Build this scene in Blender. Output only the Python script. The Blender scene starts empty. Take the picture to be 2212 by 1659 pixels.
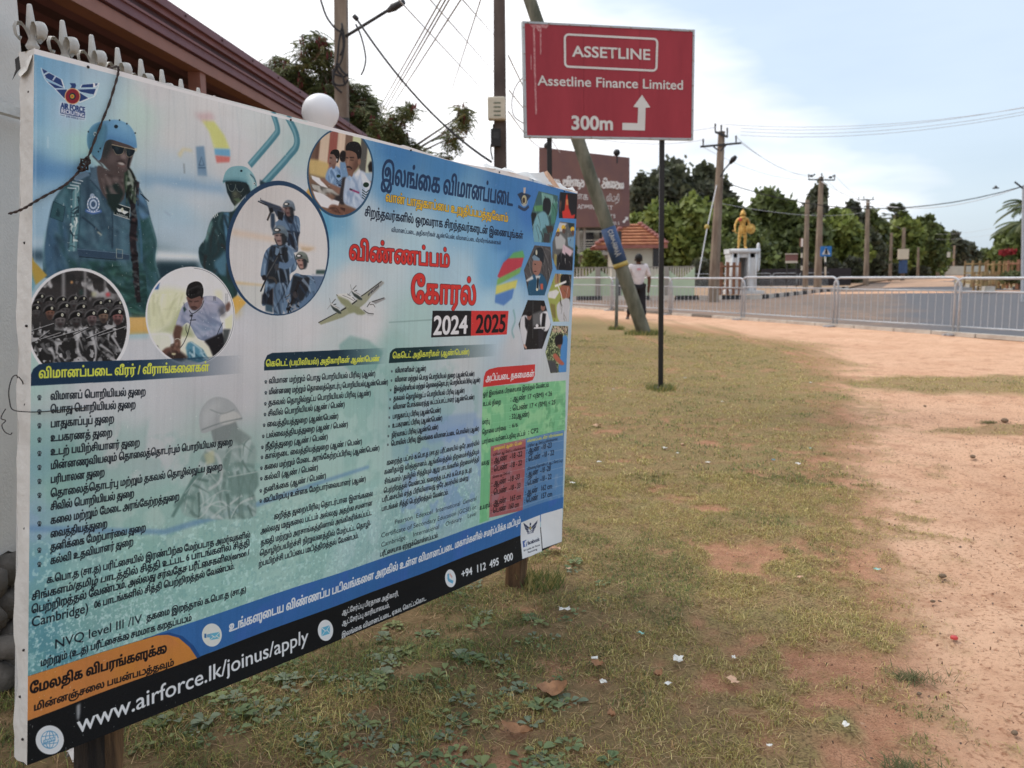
import bpy,bmesh,math,random
import numpy as np
from mathutils import Vector,Matrix
random.seed(7)
rng=np.random.default_rng(11)
SC=bpy.context.scene
COL=SC.collection
R=math.radians
# -- camera
FPX,CX,CY=1800.0,1106.0,829.5
CAM_H=1.13
PITCH,ROLL=math.atan(235/FPX),0.010
_f=Vector((0,math.cos(PITCH),-math.sin(PITCH)))
_u=Vector((0,math.sin(PITCH),math.cos(PITCH)))
_r=Vector((1,0,0))
CAMR=_r*math.cos(ROLL)-_u*math.sin(ROLL)
CAMU=_r*math.sin(ROLL)+_u*math.cos(ROLL)
CAMP=Vector((0,0,CAM_H))
cam_data=bpy.data.cameras.new('camera')
cam=bpy.data.objects.new('camera',cam_data)
COL.objects.link(cam)
cam.matrix_world=Matrix.Translation(CAMP)@Matrix((CAMR,CAMU,-_f)).transposed().to_4x4()
cam_data.sensor_width=36
cam_data.lens=FPX/2212*36
cam_data.clip_start=0.05
cam_data.clip_end=4000
cam_data.dof.use_dof=True
cam_data.dof.focus_distance=2.0
cam_data.dof.aperture_fstop=6.3
SC.camera=cam
# -- world, sun, exposure
SUN_EL,SUN_AZ=R(52),R(-50)
world=bpy.data.worlds.new('World')
SC.world=world
world.use_nodes=True
wn,wl=world.node_tree.nodes,world.node_tree.links
wn.clear()
wout=wn.new('ShaderNodeOutputWorld')
wbg=wn.new('ShaderNodeBackground')
sky=wn.new('ShaderNodeTexSky')
sky.sky_type='NISHITA'
sky.sun_disc=False
sky.sun_elevation=SUN_EL
sky.sun_rotation=SUN_AZ
sky.dust_density=2.0
wbg.inputs['Strength'].default_value=0.12
wl.new(wbg.outputs[0],wout.inputs[0])
tc=wn.new('ShaderNodeTexCoord')
def wnoise(scale,detail,mapscale,loc=(0,0,0)):
 mp=wn.new('ShaderNodeMapping');mp.inputs['Scale'].default_value=mapscale;mp.inputs['Location'].default_value=loc
 wl.new(tc.outputs['Generated'],mp.inputs[0])
 n=wn.new('ShaderNodeTexNoise');n.inputs['Scale'].default_value=scale;n.inputs['Detail'].default_value=detail
 n.inputs['Roughness'].default_value=0.5
 wl.new(mp.outputs[0],n.inputs['Vector'])
 return n
cn=wnoise(2.1,5,(1,1,3.4),(3.1,0.4,0.2))
sep=wn.new('ShaderNodeSeparateXYZ');wl.new(tc.outputs['Generated'],sep.inputs[0])
def wmath(op,a,b,clamp=False):
 m=wn.new('ShaderNodeMath');m.operation=op;m.use_clamp=clamp
 for i,v in enumerate((a,b)):
  if v is None:continue
  if hasattr(v,'links'):wl.new(v,m.inputs[i])
  else:m.inputs[i].default_value=v
 return m.outputs[0]
dx=wmath('MULTIPLY',sep.outputs['X'],-1.35)
cover=wmath('ADD',wmath('MULTIPLY',cn.outputs['Fac'],1.7),dx)
cover=wmath('ADD',cover,0.02)
ramp=wn.new('ShaderNodeValToRGB')
ramp.color_ramp.elements[0].position=0.36;ramp.color_ramp.elements[0].color=(0.18,0.18,0.18,1)
ramp.color_ramp.elements[1].position=0.66;ramp.color_ramp.elements[1].color=(1,1,1,1)
wl.new(cover,ramp.inputs[0])
cn2=wnoise(2.3,4,(1,1,4.5),(9,2,0))
cramp=wn.new('ShaderNodeValToRGB')
cramp.color_ramp.elements[0].position=0.36;cramp.color_ramp.elements[0].color=(5.5,5.6,5.9,1)
cramp.color_ramp.elements[1].position=0.62;cramp.color_ramp.elements[1].color=(7.9,7.9,8.0,1)
wl.new(cn2.outputs['Fac'],cramp.inputs[0])
sunv=wn.new('ShaderNodeVectorMath');sunv.operation='DOT_PRODUCT'
sd=Vector((math.sin(SUN_AZ)*math.cos(SUN_EL),math.cos(SUN_AZ)*math.cos(SUN_EL),math.sin(SUN_EL)))
sunv.inputs[1].default_value=sd
wl.new(tc.outputs['Generated'],sunv.inputs[0])
glow=wn.new('ShaderNodeMapRange');glow.inputs['From Min'].default_value=-0.2;glow.inputs['From Max'].default_value=1.0
glow.inputs['To Min'].default_value=0.80;glow.inputs['To Max'].default_value=1.55
wl.new(sunv.outputs['Value'],glow.inputs[0])
cmul=wn.new('ShaderNodeMix');cmul.data_type='RGBA';cmul.blend_type='MULTIPLY';cmul.inputs[0].default_value=1
wl.new(cramp.outputs[0],cmul.inputs[6]);wl.new(glow.outputs[0],cmul.inputs[7])
blue=wn.new('ShaderNodeMix');blue.data_type='RGBA';blue.inputs[0].default_value=0.60
wl.new(sky.outputs[0],blue.inputs[6]);blue.inputs[7].default_value=(4.3,5.5,6.7,1)
smix=wn.new('ShaderNodeMix');smix.data_type='RGBA'
wl.new(ramp.outputs[0],smix.inputs[0]);wl.new(blue.outputs[2],smix.inputs[6]);wl.new(cmul.outputs[2],smix.inputs[7])
wl.new(smix.outputs[2],wbg.inputs[0])
sl=bpy.data.lights.new('sun','SUN');sl.energy=1.15;sl.angle=R(16);sl.color=(1.0,0.95,0.87)
sun=bpy.data.objects.new('sun',sl);COL.objects.link(sun)
sun.rotation_euler=(-sd).to_track_quat('-Z','Y').to_euler()
SC.view_settings.view_transform='Standard'
SC.view_settings.look='None'
SC.view_settings.gamma=1
SC.view_settings.use_curve_mapping=False
SC.view_settings.exposure=0.40
SC.cycles.max_bounces=6
SC.cycles.transparent_max_bounces=8
# -- placing helpers (measure a point of the place from the photograph)
def ray(px,py):
 return _f+CAMR*float((px-CX)/FPX)-CAMU*float((py-CY)/FPX)
def G(px,py,z=0.0):
 d=ray(px,py);t=(z-CAM_H)/d.z
 return CAMP+d*t
def at(px,py,depth):
 d=ray(px,py);return CAMP+d*(depth/d.y)
def ht(px,py,y):
 return at(px,py,y).z
# -- the printed sheet of the big banner
S_=4096/2212
BANNER_PX=[(137/S_,200/S_),(2310/S_,773/S_),(2247/S_,2166/S_),(108/S_,3062/S_)]
_q=[np.array(ray(*p))for p in BANNER_PX]
_d=np.linalg.solve(np.array([-_q[1],_q[2],-_q[3]]).T,-_q[0])
_Q=[_q[0],_q[1]*_d[0],_q[2]*_d[1],_q[3]*_d[2]]
_g=G(1168,1265)
_s=np.linalg.solve(np.stack([_Q[1]-_Q[0],_Q[3]-_Q[0],-np.array(ray(1168,1183))],1),-_Q[0])
_sc=(_g.y-0.03)/(ray(1168,1183).y*_s[2])
BP=[q*_sc+np.array(CAMP)for q in _Q]
BU,BV=BP[1]-BP[0],BP[3]-BP[0]
BN=np.cross(BV,BU);BN/=np.linalg.norm(BN)
if BN@(np.array(CAMP)-BP[0])<0:BN=-BN
TW=2300
VX=1.03
TH=int(TW/1.489*VX)
def tx(P):
 """points of the photograph (2212 wide) -> texels of the sheet they lie on"""
 P=np.asarray(P,float).reshape(-1,2)
 rr=np.array([ray(a,b)for a,b in P])
 o=np.array(CAMP)
 n=BN
 t=((BP[0]-o)@n)/(rr@n)
 X=o+rr*t[:,None]-BP[0]
 M=np.stack([BU,BV],1)
 uv=X@np.linalg.pinv(M).T
 return uv*[TW,TH/VX]
FR={'D':(0,0,S_),'A':(0,0,.49729),'B':(0,700,.5424),'C':(0,1400,.5424),'d':(0,2200,.52556),'E':(900,400,.67812),'F':(950,1350,.57283),'G':(1500,1350,.57278),'H':(850,1950,.67812),'I':(820,680,.36179),'J':(1230,480,.24116),'K':(2060,750,.46392),'L':(100,1050,.25913),'M':(560,1050,.25924),'N':(1250,1080,.15823)}
def fD(fr,P):
 a,b,k=FR[fr]
 P=np.asarray(P,float).reshape(-1,2)
 return(P*k+[a,b])/S_
def ft(fr,P):return tx(fD(fr,P))
class Sheet:
 def __init__(s,w,h,col=(.8,.8,.8)):
  s.w,s.h=w,h
  s.a=np.empty((h,w,3),np.float32);s.a[:]=col
def coverage(cs,W,H,ss=3,pad=0):
 """non-zero winding coverage of closed contours, returns x0,y0,mask"""
 allp=np.concatenate(cs)
 x0,y0=np.floor(allp.min(0)).astype(int)-pad
 x1,y1=np.ceil(allp.max(0)).astype(int)+1+pad
 x0,y0,x1,y1=max(x0,-pad),max(y0,-pad),min(x1,W+pad),min(y1,H+pad)
 w,h=x1-x0,y1-y0
 if w<=0 or h<=0:return 0,0,None
 A=np.concatenate([c for c in cs]);B=np.concatenate([np.roll(c,-1,0)for c in cs])
 A=(A-[x0,y0])*ss;B=(B-[x0,y0])*ss
 sg=np.where(A[:,1]<B[:,1],1,-1)
 lo=np.minimum(A[:,1],B[:,1]);hi=np.maximum(A[:,1],B[:,1])
 r0=np.clip(np.ceil(lo-.5),0,h*ss).astype(int);r1=np.clip(np.ceil(hi-.5),0,h*ss).astype(int)
 n=np.maximum(r1-r0,0)
 k=n.sum()
 acc=np.zeros((h*ss,w*ss+1),np.int16)
 if k:
  e=np.repeat(np.arange(len(A)),n)
  row=np.arange(k)-np.repeat(np.cumsum(n)-n,n)+r0[e]
  t=(row+.5-A[e,1])/(B[e,1]-A[e,1])
  xx=A[e,0]+t*(B[e,0]-A[e,0])
  c=np.clip(np.ceil(xx-.5),0,w*ss).astype(int)
  np.add.at(acc,(row,c),sg[e])
 m=(np.cumsum(acc,1)[:,:-1]!=0)
 m=m.reshape(h,ss,w,ss).mean((1,3)).astype(np.float32)
 return x0,y0,m
def boxblur(m,r):
 r=max(int(r),1)
 for ax in(0,1):
  for _ in range(2):
   p=np.pad(m,[(r+1,r)if a==ax else(0,0)for a in range(m.ndim)],mode='edge')
   c=np.cumsum(p,ax,dtype=np.float64)
   n=2*r+1
   m=((c[n:]-c[:-n])if ax==0 else(c[:,n:]-c[:,:-n]))/n
   m=m.astype(np.float32)
 return m
def comp(S,x0,y0,m,col,a=1.0,clip=None):
 if m is None:return
 h,w=m.shape
 X0,Y0,X1,Y1=max(x0,0),max(y0,0),min(x0+w,S.w),min(y0+h,S.h)
 if X1<=X0 or Y1<=Y0:return
 m=m[Y0-y0:Y1-y0,X0-x0:X1-x0]*a
 if clip is not None:m=m*clip[Y0:Y1,X0:X1]
 reg=S.a[Y0:Y1,X0:X1]
 if callable(col):
  yy,xx=np.mgrid[Y0:Y1,X0:X1];c=col(xx,yy)
 else:c=np.array(col,np.float32)/255
 reg+=(c-reg)*m[...,None]
def poly(S,P,col,a=1.0,blur=0,clip=None):
 pad=int(blur*2+2)if blur else 0
 x0,y0,m=coverage([np.asarray(P,float)],S.w,S.h,3,pad)
 if m is None:return
 if blur:m=boxblur(m,blur)
 comp(S,x0,y0,m,col,a,clip)
def smooth(P,n=6,closed=True):
 P=np.asarray(P,float)
 if len(P)<3:return P
 idx=range(len(P))if closed else range(len(P)-1)
 out=[]
 for i in idx:
  g=(lambda k:P[k%len(P)])if closed else(lambda k:P[min(max(k,0),len(P)-1)])
  p0,p1,p2,p3=g(i-1),g(i),g(i+1),g(i+2)
  for t in np.arange(n)/n:
   out.append(.5*(2*p1+(p2-p0)*t+(2*p0-5*p1+4*p2-p3)*t*t+(3*p1-p0-3*p2+p3)*t**3))
 if not closed:out.append(P[-1])
 return np.array(out)
def strokepoly(P,w0,w1=None):
 P=np.asarray(P,float)
 w1=w0 if w1 is None else w1
 T=np.gradient(P,axis=0);T/=np.linalg.norm(T,axis=1)[:,None]+1e-9
 N=np.stack([-T[:,1],T[:,0]],1)
 w=np.linspace(w0,w1,len(P))[:,None]/2
 P=P.copy();P[0]-=T[0]*w0*.3;P[-1]+=T[-1]*w1*.3
 return np.concatenate([P+N*w,(P-N*w)[::-1]])
def circle(c,rx,ry=None,n=48,a0=0,a1=2*math.pi):
 ry=rx if ry is None else ry
 t=np.linspace(a0,a1,n,endpoint=abs(a1-a0)<6.28)
 return np.stack([c[0]+rx*np.cos(t),c[1]+ry*np.sin(t)],1)
_nc={}
def vnoise(w,h,cell,seed=0,octs=3):
 """tiled value noise 0..1"""
 r=np.random.default_rng(seed)
 out=np.zeros((h,w),np.float32);amp=1;tot=0
 for o in range(octs):
  cx_,cy_=(cell if np.isscalar(cell)else cell[0])/2**o,(cell if np.isscalar(cell)else cell[1])/2**o
  gw,gh=int(w/cx_)+3,int(h/cy_)+3
  g=r.random((gh,gw),dtype=np.float32)
  X,Y=np.arange(w)/cx_,np.arange(h)/cy_
  xi,yi=X.astype(int),Y.astype(int);fx,fy=X-xi,Y-yi
  fx,fy=(fx*fx*(3-2*fx)).astype(np.float32),(fy*fy*(3-2*fy)).astype(np.float32)
  a=g[yi][:,xi]*(1-fx)+g[yi][:,xi+1]*fx
  b=g[yi+1][:,xi]*(1-fx)+g[yi+1][:,xi+1]*fx
  out+=amp*(a*(1-fy[:,None])+b*fy[:,None]);tot+=amp;amp*=.5
 return out/tot
# ---- letter outlines come from Blender's own fonts, rebuilt as contours so that they can be set as Tamil needs
_gl={}
def glyphs(chars):
 chars=[c for c in dict.fromkeys(chars)if c not in _gl and not c.isspace()]
 obs=[]
 for c in chars:
  cu=bpy.data.curves.new('letter','FONT');cu.body=c+'H';cu.fill_mode='NONE';cu.resolution_u=5
  o=bpy.data.objects.new('letter',cu);COL.objects.link(o);obs.append(o)
 bpy.context.view_layer.update()
 dg=bpy.context.evaluated_depsgraph_get()
 for c,o in zip(chars,obs):
  m=o.evaluated_get(dg).to_mesh()
  n=len(m.vertices);V=np.empty(n*3,np.float32);m.vertices.foreach_get('co',V);V=V.reshape(-1,3)[:,:2].astype(float)
  ne=len(m.edges);E=np.empty(ne*2,np.int32);m.edges.foreach_get('vertices',E);E=E.reshape(-1,2)
  cs,cur=[],[0]
  brk=[0]+[i for i in range(1,n)]
  nxt={}
  for a,b in E:
   if abs(b-a)==1:nxt[min(a,b)]=True
  for i in range(1,n):
   if nxt.get(i-1):cur.append(i)
   else:cs.append(V[cur]);cur=[i]
  cs.append(V[cur])
  cs=[k for k in cs if len(k)>2]
  H=cs[-1]
  _gl[c]=(cs[:-1],H[:,0].min()-.08)
 for o in obs:
  cu=o.data;bpy.data.objects.remove(o);bpy.data.curves.remove(cu)
PRE='ெேை'
G1='பசவயங'
G2='தநறனணலளஞ'
def layout(txt):
 """list of (contours) set along x with em = 1, returns contours, width"""
 t=txt.replace('ொ','\u0bc6\x01').replace('ோ','\u0bc7\x01')
 seq=[]
 for ch in t:
  if ch=='\x01':seq.append('ா');continue
  if ch in PRE and seq:
   seq.insert(len(seq)-1,ch)
  else:seq.append(ch)
 def same(c):
  ref=orient([max((g for g in out),key=lambda q:abs(orient([q])[0]))])[0]if out else-1
  return c if orient([c])[0]*ref>0 else c[::-1]
 out=[];x=0.0;lastx0,lastw,lastc=0,.6,''
 for ch in seq:
  if ch==' ':x+=.27;continue
  if ch=='்':
   cx_=lastx0+lastw*.52
   out.append(same(circle((cx_,.77),.075,n=10)));continue
  if ch in 'ுூ' and lastc:
   r=x-.04
   if lastc in G1:
    P=[(r-.05,.02),(r-.05,-.2),(r-.22,-.2)]
    P2=None
   elif lastc in G2:
    P=[(r-.05,.0),(r-.06,-.14),(r+.02,-.2),(r+.1,-.12),(r+.12,.1),(r+.12,.55)]
    x+=.2
   else:
    P=[(r-.12,.02),(r+.06,.03),(r+.17,.16),(r+.17,.38),(r+.05,.53),(r-.12,.53)]
    x+=.2
   if ch=='ூ':x+=.1;P=P+[(P[-1][0]+.12,P[-1][1]+.1)]
   out.append(same(strokepoly(smooth(P,3,False),.085)));continue
  cs,adv=_gl[ch]
  out+=[c+[x,0]for c in cs]
  lastx0=x if ch not in 'ாிீ' else lastx0
  if ch not in 'ாிீ':lastw=adv
  if ch=='ா':lastx0,lastw=x,adv
  lastc=ch
  x+=adv
 return out,x
def orient(cs):
 ar=[0.5*np.sum(c[:,0]*np.roll(c[:,1],-1)-c[:,1]*np.roll(c[:,0],-1))for c in cs]
 return ar
def text(S,fr,txt,x0,y0,x1,y1,xh,col,bold=0.0,line=None,lw=0,a=1,clip=None,serif=False):
 """baseline from (x0,y0) to (x1,y1), xh = letter height at its start, all in the photograph's frame fr"""
 glyphs(txt+'ாெேை')
 p0,p1,ph=(ft(fr,[(x0,y0),(x1,y1),(x0,y0-xh)])if fr else np.array([(x0,y0),(x1,y1),(x0,y0-xh)],float))
 cs,wd=layout(txt)
 asc=any(ord(c)>0xb00 for c in txt)
 k=(p0[1]-ph[1])/(.55 if asc else .71)
 dx_,dy_=(p1-p0)
 T=np.array([[dx_/wd,dy_/wd],[0,-k]])
 cc=[c@T+p0 for c in cs]
 def put(b,color):
  pad=int(b+2)
  X,Y,m=coverage(cc,S.w,S.h,3,pad)
  if m is None:return
  if b>0:
   M=m
   nd=8 if b<3 else 24
   for q in range(nd):
    ox,oy=b*math.cos(q*6.283/nd),b*math.sin(q*6.283/nd)*.8
    x_,y_,m2=coverage([c+[ox,oy]for c in cc],S.w,S.h,3,pad)
    Z=np.zeros((max(m.shape[0],1),m.shape[1]),np.float32)
    ax,ay=x_-X,y_-Y
    sx0,sy0=max(ax,0),max(ay,0)
    ex,ey=min(ax+m2.shape[1],Z.shape[1]),min(ay+m2.shape[0],Z.shape[0])
    if ex>sx0 and ey>sy0:Z[sy0:ey,sx0:ex]=m2[sy0-ay:ey-ay,sx0-ax:ex-ax]
    M=np.maximum(M,Z)
   m=M
  comp(S,X,Y,m,color,a,clip)
 if line is not None:put(bold*k+lw,line)
 put(bold*k,col)
# -- artwork
AR=Sheet(TW,TH)
def P(fr,pts,col,a=1,blur=0,clip=None,sm=0,S=None):
 q=ft(fr,pts)
 if sm:q=smooth(q,sm)
 poly(S or AR,q,col,a,blur,clip)
def L(fr,pts,w,col,a=1,blur=0,clip=None,w1=None,sm=5):
 q=ft(fr,pts)
 k=1.0
 if len(q)>2 and sm:q=smooth(q,sm,False)
 p=ft(fr,[pts[0],(pts[0][0],pts[0][1]+10),(pts[0][0]+10,pts[0][1])])
 k=(np.linalg.norm(p[1]-p[0])+np.linalg.norm(p[2]-p[0]))/20
 poly(AR,strokepoly(q,w*k,None if w1 is None else w1*k),col,a,blur,clip)
def E(fr,c,rx,ry,col,a=1,blur=0,clip=None,a0=0,a1=6.2832):
 poly(AR,ft(fr,circle(c,rx,ry,56,a0,a1)),col,a,blur,clip)
def mask(fr,pts,blur=0,sm=0):
 q=ft(fr,pts)
 if sm:q=smooth(q,sm)
 m=np.zeros((TH,TW),np.float32)
 x0,y0,c=coverage([q],TW,TH,3,int(blur*2+2))
 if blur:c=boxblur(c,blur)
 X0,Y0,X1,Y1=max(x0,0),max(y0,0),min(x0+c.shape[1],TW),min(y0+c.shape[0],TH)
 m[Y0:Y1,X0:X1]=c[Y0-y0:Y1-y0,X0-x0:X1-x0]
 return m
def bbox(m):
 ys=np.where(m.max(1)>0)[0];xs=np.where(m.max(0)>0)[0]
 return xs[0],ys[0],xs[-1]+1,ys[-1]+1
def folds(m,n,cols,ln,w,ang=None,seed=0,a=.35,blur=1):
 r=np.random.default_rng(seed);x0,y0,x1,y1=bbox(m)
 for _ in range(n):
  x,y=r.uniform(x0,x1),r.uniform(y0,y1)
  th=(r.uniform(0,3.14)if ang is None else ang+r.normal(0,.35))
  l=ln*r.uniform(.5,1.4);b=r.uniform(-.3,.3)*l
  q=np.array([(x,y),(x+math.cos(th)*l*.5-math.sin(th)*b,y+math.sin(th)*l*.5+math.cos(th)*b),(x+math.cos(th)*l,y+math.sin(th)*l)])
  q=smooth(q,4,False)
  poly(AR,strokepoly(q,w*r.uniform(.6,1.3),1),cols[int(r.integers(len(cols)))],a*r.uniform(.5,1.2),blur,m)
def speckle(m,cell,thr,col,seed=0,a=1,octs=2,soft=.05):
 x0,y0,x1,y1=bbox(m)
 n=vnoise(x1-x0,y1-y0,cell,seed,octs)
 k=np.clip((n-thr)/soft,0,1)*a
 comp(AR,x0,y0,k.astype(np.float32),col,1,m)
# ---- base colour field: control colours read off the print, blended smoothly
CT=[(70,115,105,160,195),(70,250,115,165,195),(75,360,85,135,175),(72,450,150,185,205),(130,130,125,170,200),(110,300,150,190,205),(200,140,160,185,200),(220,200,165,195,205),(150,260,165,190,210),(170,300,165,205,195),(330,200,200,200,200),(450,230,202,202,200),(560,260,196,202,200),(300,240,180,205,195),(380,300,200,202,200),(500,330,200,200,200),(640,330,180,202,200),(90,420,150,185,205),(380,370,175,195,205),(430,430,190,200,205),(400,480,160,190,205),(460,560,150,178,192),(420,520,175,195,205),(360,620,60,85,90),(440,640,70,100,100),(660,420,190,200,205),(600,380,198,200,200),(860,330,65,125,180),(960,345,70,130,182),(1100,380,62,122,180),(1220,420,60,118,178),(840,400,100,155,195),(1000,470,120,170,200),(1100,520,80,135,185),(1150,450,60,115,180),(1100,560,70,130,185),(1060,590,110,165,200),(800,470,175,195,205),(730,480,110,165,195),(740,540,150,190,205),(850,560,185,200,203),(900,520,165,195,205),(760,600,198,202,202),(800,700,200,201,200),(660,720,203,203,203),(1000,600,165,195,208),(1060,660,165,200,215),(1090,700,175,200,212),(900,700,165,195,190),(1000,740,180,198,198),(1110,740,190,195,198),(850,760,150,185,178),(700,780,190,200,198),(560,760,198,198,198),(300,720,198,200,202),(300,760,190,192,195),(520,720,200,200,202),(70,840,165,200,190),(100,870,178,190,188),(200,850,192,192,194),(350,850,190,192,193),(450,800,194,194,196),(520,850,194,194,195),(650,870,160,195,185),(760,900,165,198,188),(800,850,150,185,178),(1000,780,190,196,196),(1010,880,165,185,190),(950,950,150,175,190),(900,1000,160,190,185),(80,950,140,180,175),(140,990,140,175,165),(90,1000,130,165,180),(250,960,180,188,186),(330,990,185,190,190),(450,950,170,188,182),(520,1000,155,182,174),(120,1060,150,188,175),(250,1080,172,195,186),(80,1120,135,165,185),(130,1130,155,180,190),(350,1100,165,192,182),(300,1180,150,190,178),(500,1130,165,195,185),(600,1100,170,200,188),(720,1080,165,198,186),(800,1050,165,196,186),(90,1220,110,160,175),(150,1250,140,180,172),(80,1330,90,145,155),(200,1300,130,172,168),(100,1420,85,140,150),(300,1250,150,190,178),(450,1200,160,198,185),(350,1320,150,190,180),(500,1290,155,195,182),(650,1220,160,196,184),(780,1150,165,195,192),(900,1120,155,190,185),(1000,1080,150,180,190),(900,1060,165,190,195),(1030,1120,150,190,180),(1180,800,185,192,192),(1100,640,165,200,218),(1150,560,90,150,200),(1200,520,80,140,195),(1200,700,165,190,205),(1160,760,185,190,195)]
gx,gy=92,62
XX,YY=np.meshgrid((np.arange(gx)+.5)/gx*TW,(np.arange(gy)+.5)/gy*TH)
ct=np.array(CT,float);cp=tx(ct[:,:2])
dd=((XX[...,None]-cp[:,0])**2+(YY[...,None]-cp[:,1])**2)
wgt=1/(dd+900)**1.9
fld=(wgt[...,None]*ct[:,2:]).sum(2)/wgt.sum(2)[...,None]/255
xs,ys=np.clip(np.arange(TW)/TW*gx-.5,0,gx-1.001),np.clip(np.arange(TH)/TH*gy-.5,0,gy-1.001)
xi,yi=xs.astype(int),ys.astype(int);fx,fy=(xs-xi)[None,:,None],(ys-yi)[:,None,None]
AR.a[:]=((fld[yi][:,xi]*(1-fx)+fld[yi][:,xi+1]*fx)*(1-fy)+(fld[yi+1][:,xi]*(1-fx)+fld[yi+1][:,xi+1]*fx)*fy)
full=np.ones((TH,TW),np.float32)
gr=mask('D',[(60,985),(130,950),(160,905),(230,900),(290,930),(330,905),(400,950),(560,960),(640,880),(700,850),(760,790),(800,770),(850,800),(900,760),(960,780),(1035,820),(1030,1100),(830,1205),(60,1500)],14)
speckle(gr,60,.45,(120,168,158),5,.35,4,.12)
lo=mask('D',[(55,1175),(330,1140),(560,1100),(1040,1010),(1040,1120),(60,1545)],18)
speckle(lo,9,.60,(190,222,214),3,.55,3,.1)
speckle(lo,7,.58,(110,160,158),13,.30,3,.1)
speckle(mask('D',[(55,1290),(300,1240),(420,1330),(60,1480)],20),5,.60,(205,228,225),23,.5,2,.1)
speckle(mask('D',[(880,960),(1040,900),(1040,1100),(860,1180)],10),40,.5,(120,150,195),6,.45,3,.1)
for pts,c,a,b in[([(60,1135),(360,1145),(560,1085),(800,1005),(800,1012),(560,1096),(365,1156),(60,1148)],(95,135,175),.6,3),([(735,745),(760,725),(800,735),(830,760),(815,800),(770,810),(745,790)],(95,150,140),.5,4),([(690,800),(740,790),(770,850),(720,900),(690,880)],(140,185,175),.4,8),([(840,850),(870,830),(900,850),(880,1000),(850,990)],(110,160,170),.35,6),([(905,930),(950,900),(1030,890),(1030,930),(930,960)],(110,140,185),.4,6)]:
 P('D',pts,c,a,b)
# ---- faded soldier printed behind the left list
gs=mask('C',[(1590,690),(1700,650),(1800,620),(1880,690),(1905,780),(1890,880),(1925,920),(1910,1000),(1890,1060),(1900,1225),(1700,1250),(1400,1235),(1350,1110),(1420,1010),(1460,900),(1500,790),(1540,730)],2,3)
comp(AR,0,0,gs,(140,165,157),.75);P('C',[(1500,700),(1900,650),(1900,800),(1500,840)],(160,172,170),.6,20,gs)
folds(gs,60,[(112,140,132),(176,192,188),(104,130,122)],150,16,1.2,301,.6,2);folds(gs,40,[(190,200,195),(86,112,104)],110,9,None,302,.7,1)
P('C',[(1700,940),(1910,900),(1925,1000),(1880,1060),(1720,1080)],(108,136,128),.8,3);L('C',[(1700,940),(1910,900)],7,(180,195,188),.8,1)
L('C',[(1540,740),(1620,790),(1650,900),(1630,980),(1560,1030)],24,(186,194,190),.8,2);P('C',[(1520,770),(1590,740),(1600,830),(1540,850)],(190,190,150),.7,3)
P('C',[(1565,590),(1745,515),(1768,580),(1740,640),(1650,692),(1590,690)],(128,138,136),.95,2);P('C',[(1730,560),(1800,600),(1870,650),(1780,700),(1700,660)],(132,146,142),.9,3)
P('C',[(1490,600),(1478,480),(1525,390),(1600,348),(1685,362),(1745,410),(1798,510),(1745,522),(1660,560),(1575,592),(1530,612)],(164,169,169),.95,1,sm=3)
P('C',[(1500,560),(1500,460),(1580,380),(1660,380),(1600,470),(1560,570)],(182,186,185),.8,8);P('C',[(1640,480),(1735,452),(1788,500),(1700,548),(1640,545)],(192,193,188),.9,2,sm=3);L('C',[(1500,590),(1640,540),(1795,505)],8,(120,130,128),.9,1);L('C',[(1560,440),(1650,470),(1740,440)],6,(130,138,136),.9,1)
L('C',[(1292,1230),(1370,1090),(1440,960),(1510,880)],24,(92,124,116),.9,2,w1=34);L('C',[(1310,1150),(1400,1090),(1450,1100)],30,(100,130,122),.9,3);L('C',[(1380,1060),(1470,950)],6,(170,185,180),.8,1)
# ---- grey aircraft behind the pilots
P('A',[(240,1290),(480,1310),(760,1335),(760,1450),(480,1440),(240,1440)],(85,135,180),.75,10)
P('A',[(1100,1400),(1500,1440),(1830,1490),(1830,1560),(1450,1530),(1100,1470)],(95,145,185),.7,14)
P('B',[(215,555),(350,560),(350,640),(215,620)],(35,60,75),.9,8)
P('B',[(1130,555),(1470,585),(1480,640),(1290,640),(1140,640)],(225,232,235),.9,6)
P('B',[(1150,640),(1470,640),(1470,800),(1500,870),(1190,870)],(28,52,62),.95,8)
P('B',[(215,480),(340,460),(340,520),(215,530)],(190,205,212),.6,8)
P('B',[(1130,60),(1640,150),(1640,190),(1130,120)],(195,205,210),.6,9)
P('B',[(1130,330),(1480,370),(1480,540),(1140,500)],(175,195,208),.6,14)
for k,x in enumerate((900,1160,1260,1390,1480,1760,1900,2040)):L('A',[(x,640+(x-900)*.2),(x+20,900+(x-900)*.2),(x+10,1150+(x-900)*.15)],5,(160,172,175),.45,2)
L('B',[(1220,270),(1240,285),(1255,300)],10,(140,160,180),.7,2)
P('A',[(1620,965),(1720,975),(1800,1090),(1845,1200),(1720,1195),(1680,1060)],(198,202,110),.85,3)
P('A',[(1560,915),(1700,905),(1730,960),(1620,975)],(190,150,150),.6,6)
P('A',[(1720,1195),(1845,1200),(1848,1262),(1727,1250)],(100,160,195),.95,2)
P('A',[(1727,1250),(1848,1262),(1842,1305),(1740,1310)],(200,105,98),.9,2)
P('A',[(1430,1240),(1470,1190),(1540,1200),(1545,1220),(1480,1210),(1450,1270)],(205,195,150),.8,3)
P('A',[(1575,1180),(1640,1175),(1665,1420),(1590,1415)],(100,135,165),.85,2)
L('A',[(1600,1330),(1620,1260),(1640,1330),(1600,1330)],7,(50,75,95),.8,1,sm=0);L('A',[(1595,1350),(1650,1350)],7,(50,75,95),.8,1)
L('A',[(1480,1320),(1485,1390)],14,(120,130,135),.6,1)
P('A',[(1590,1400),(1690,1420),(1700,1490),(1590,1460)],(165,185,195),.6,6)
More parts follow.
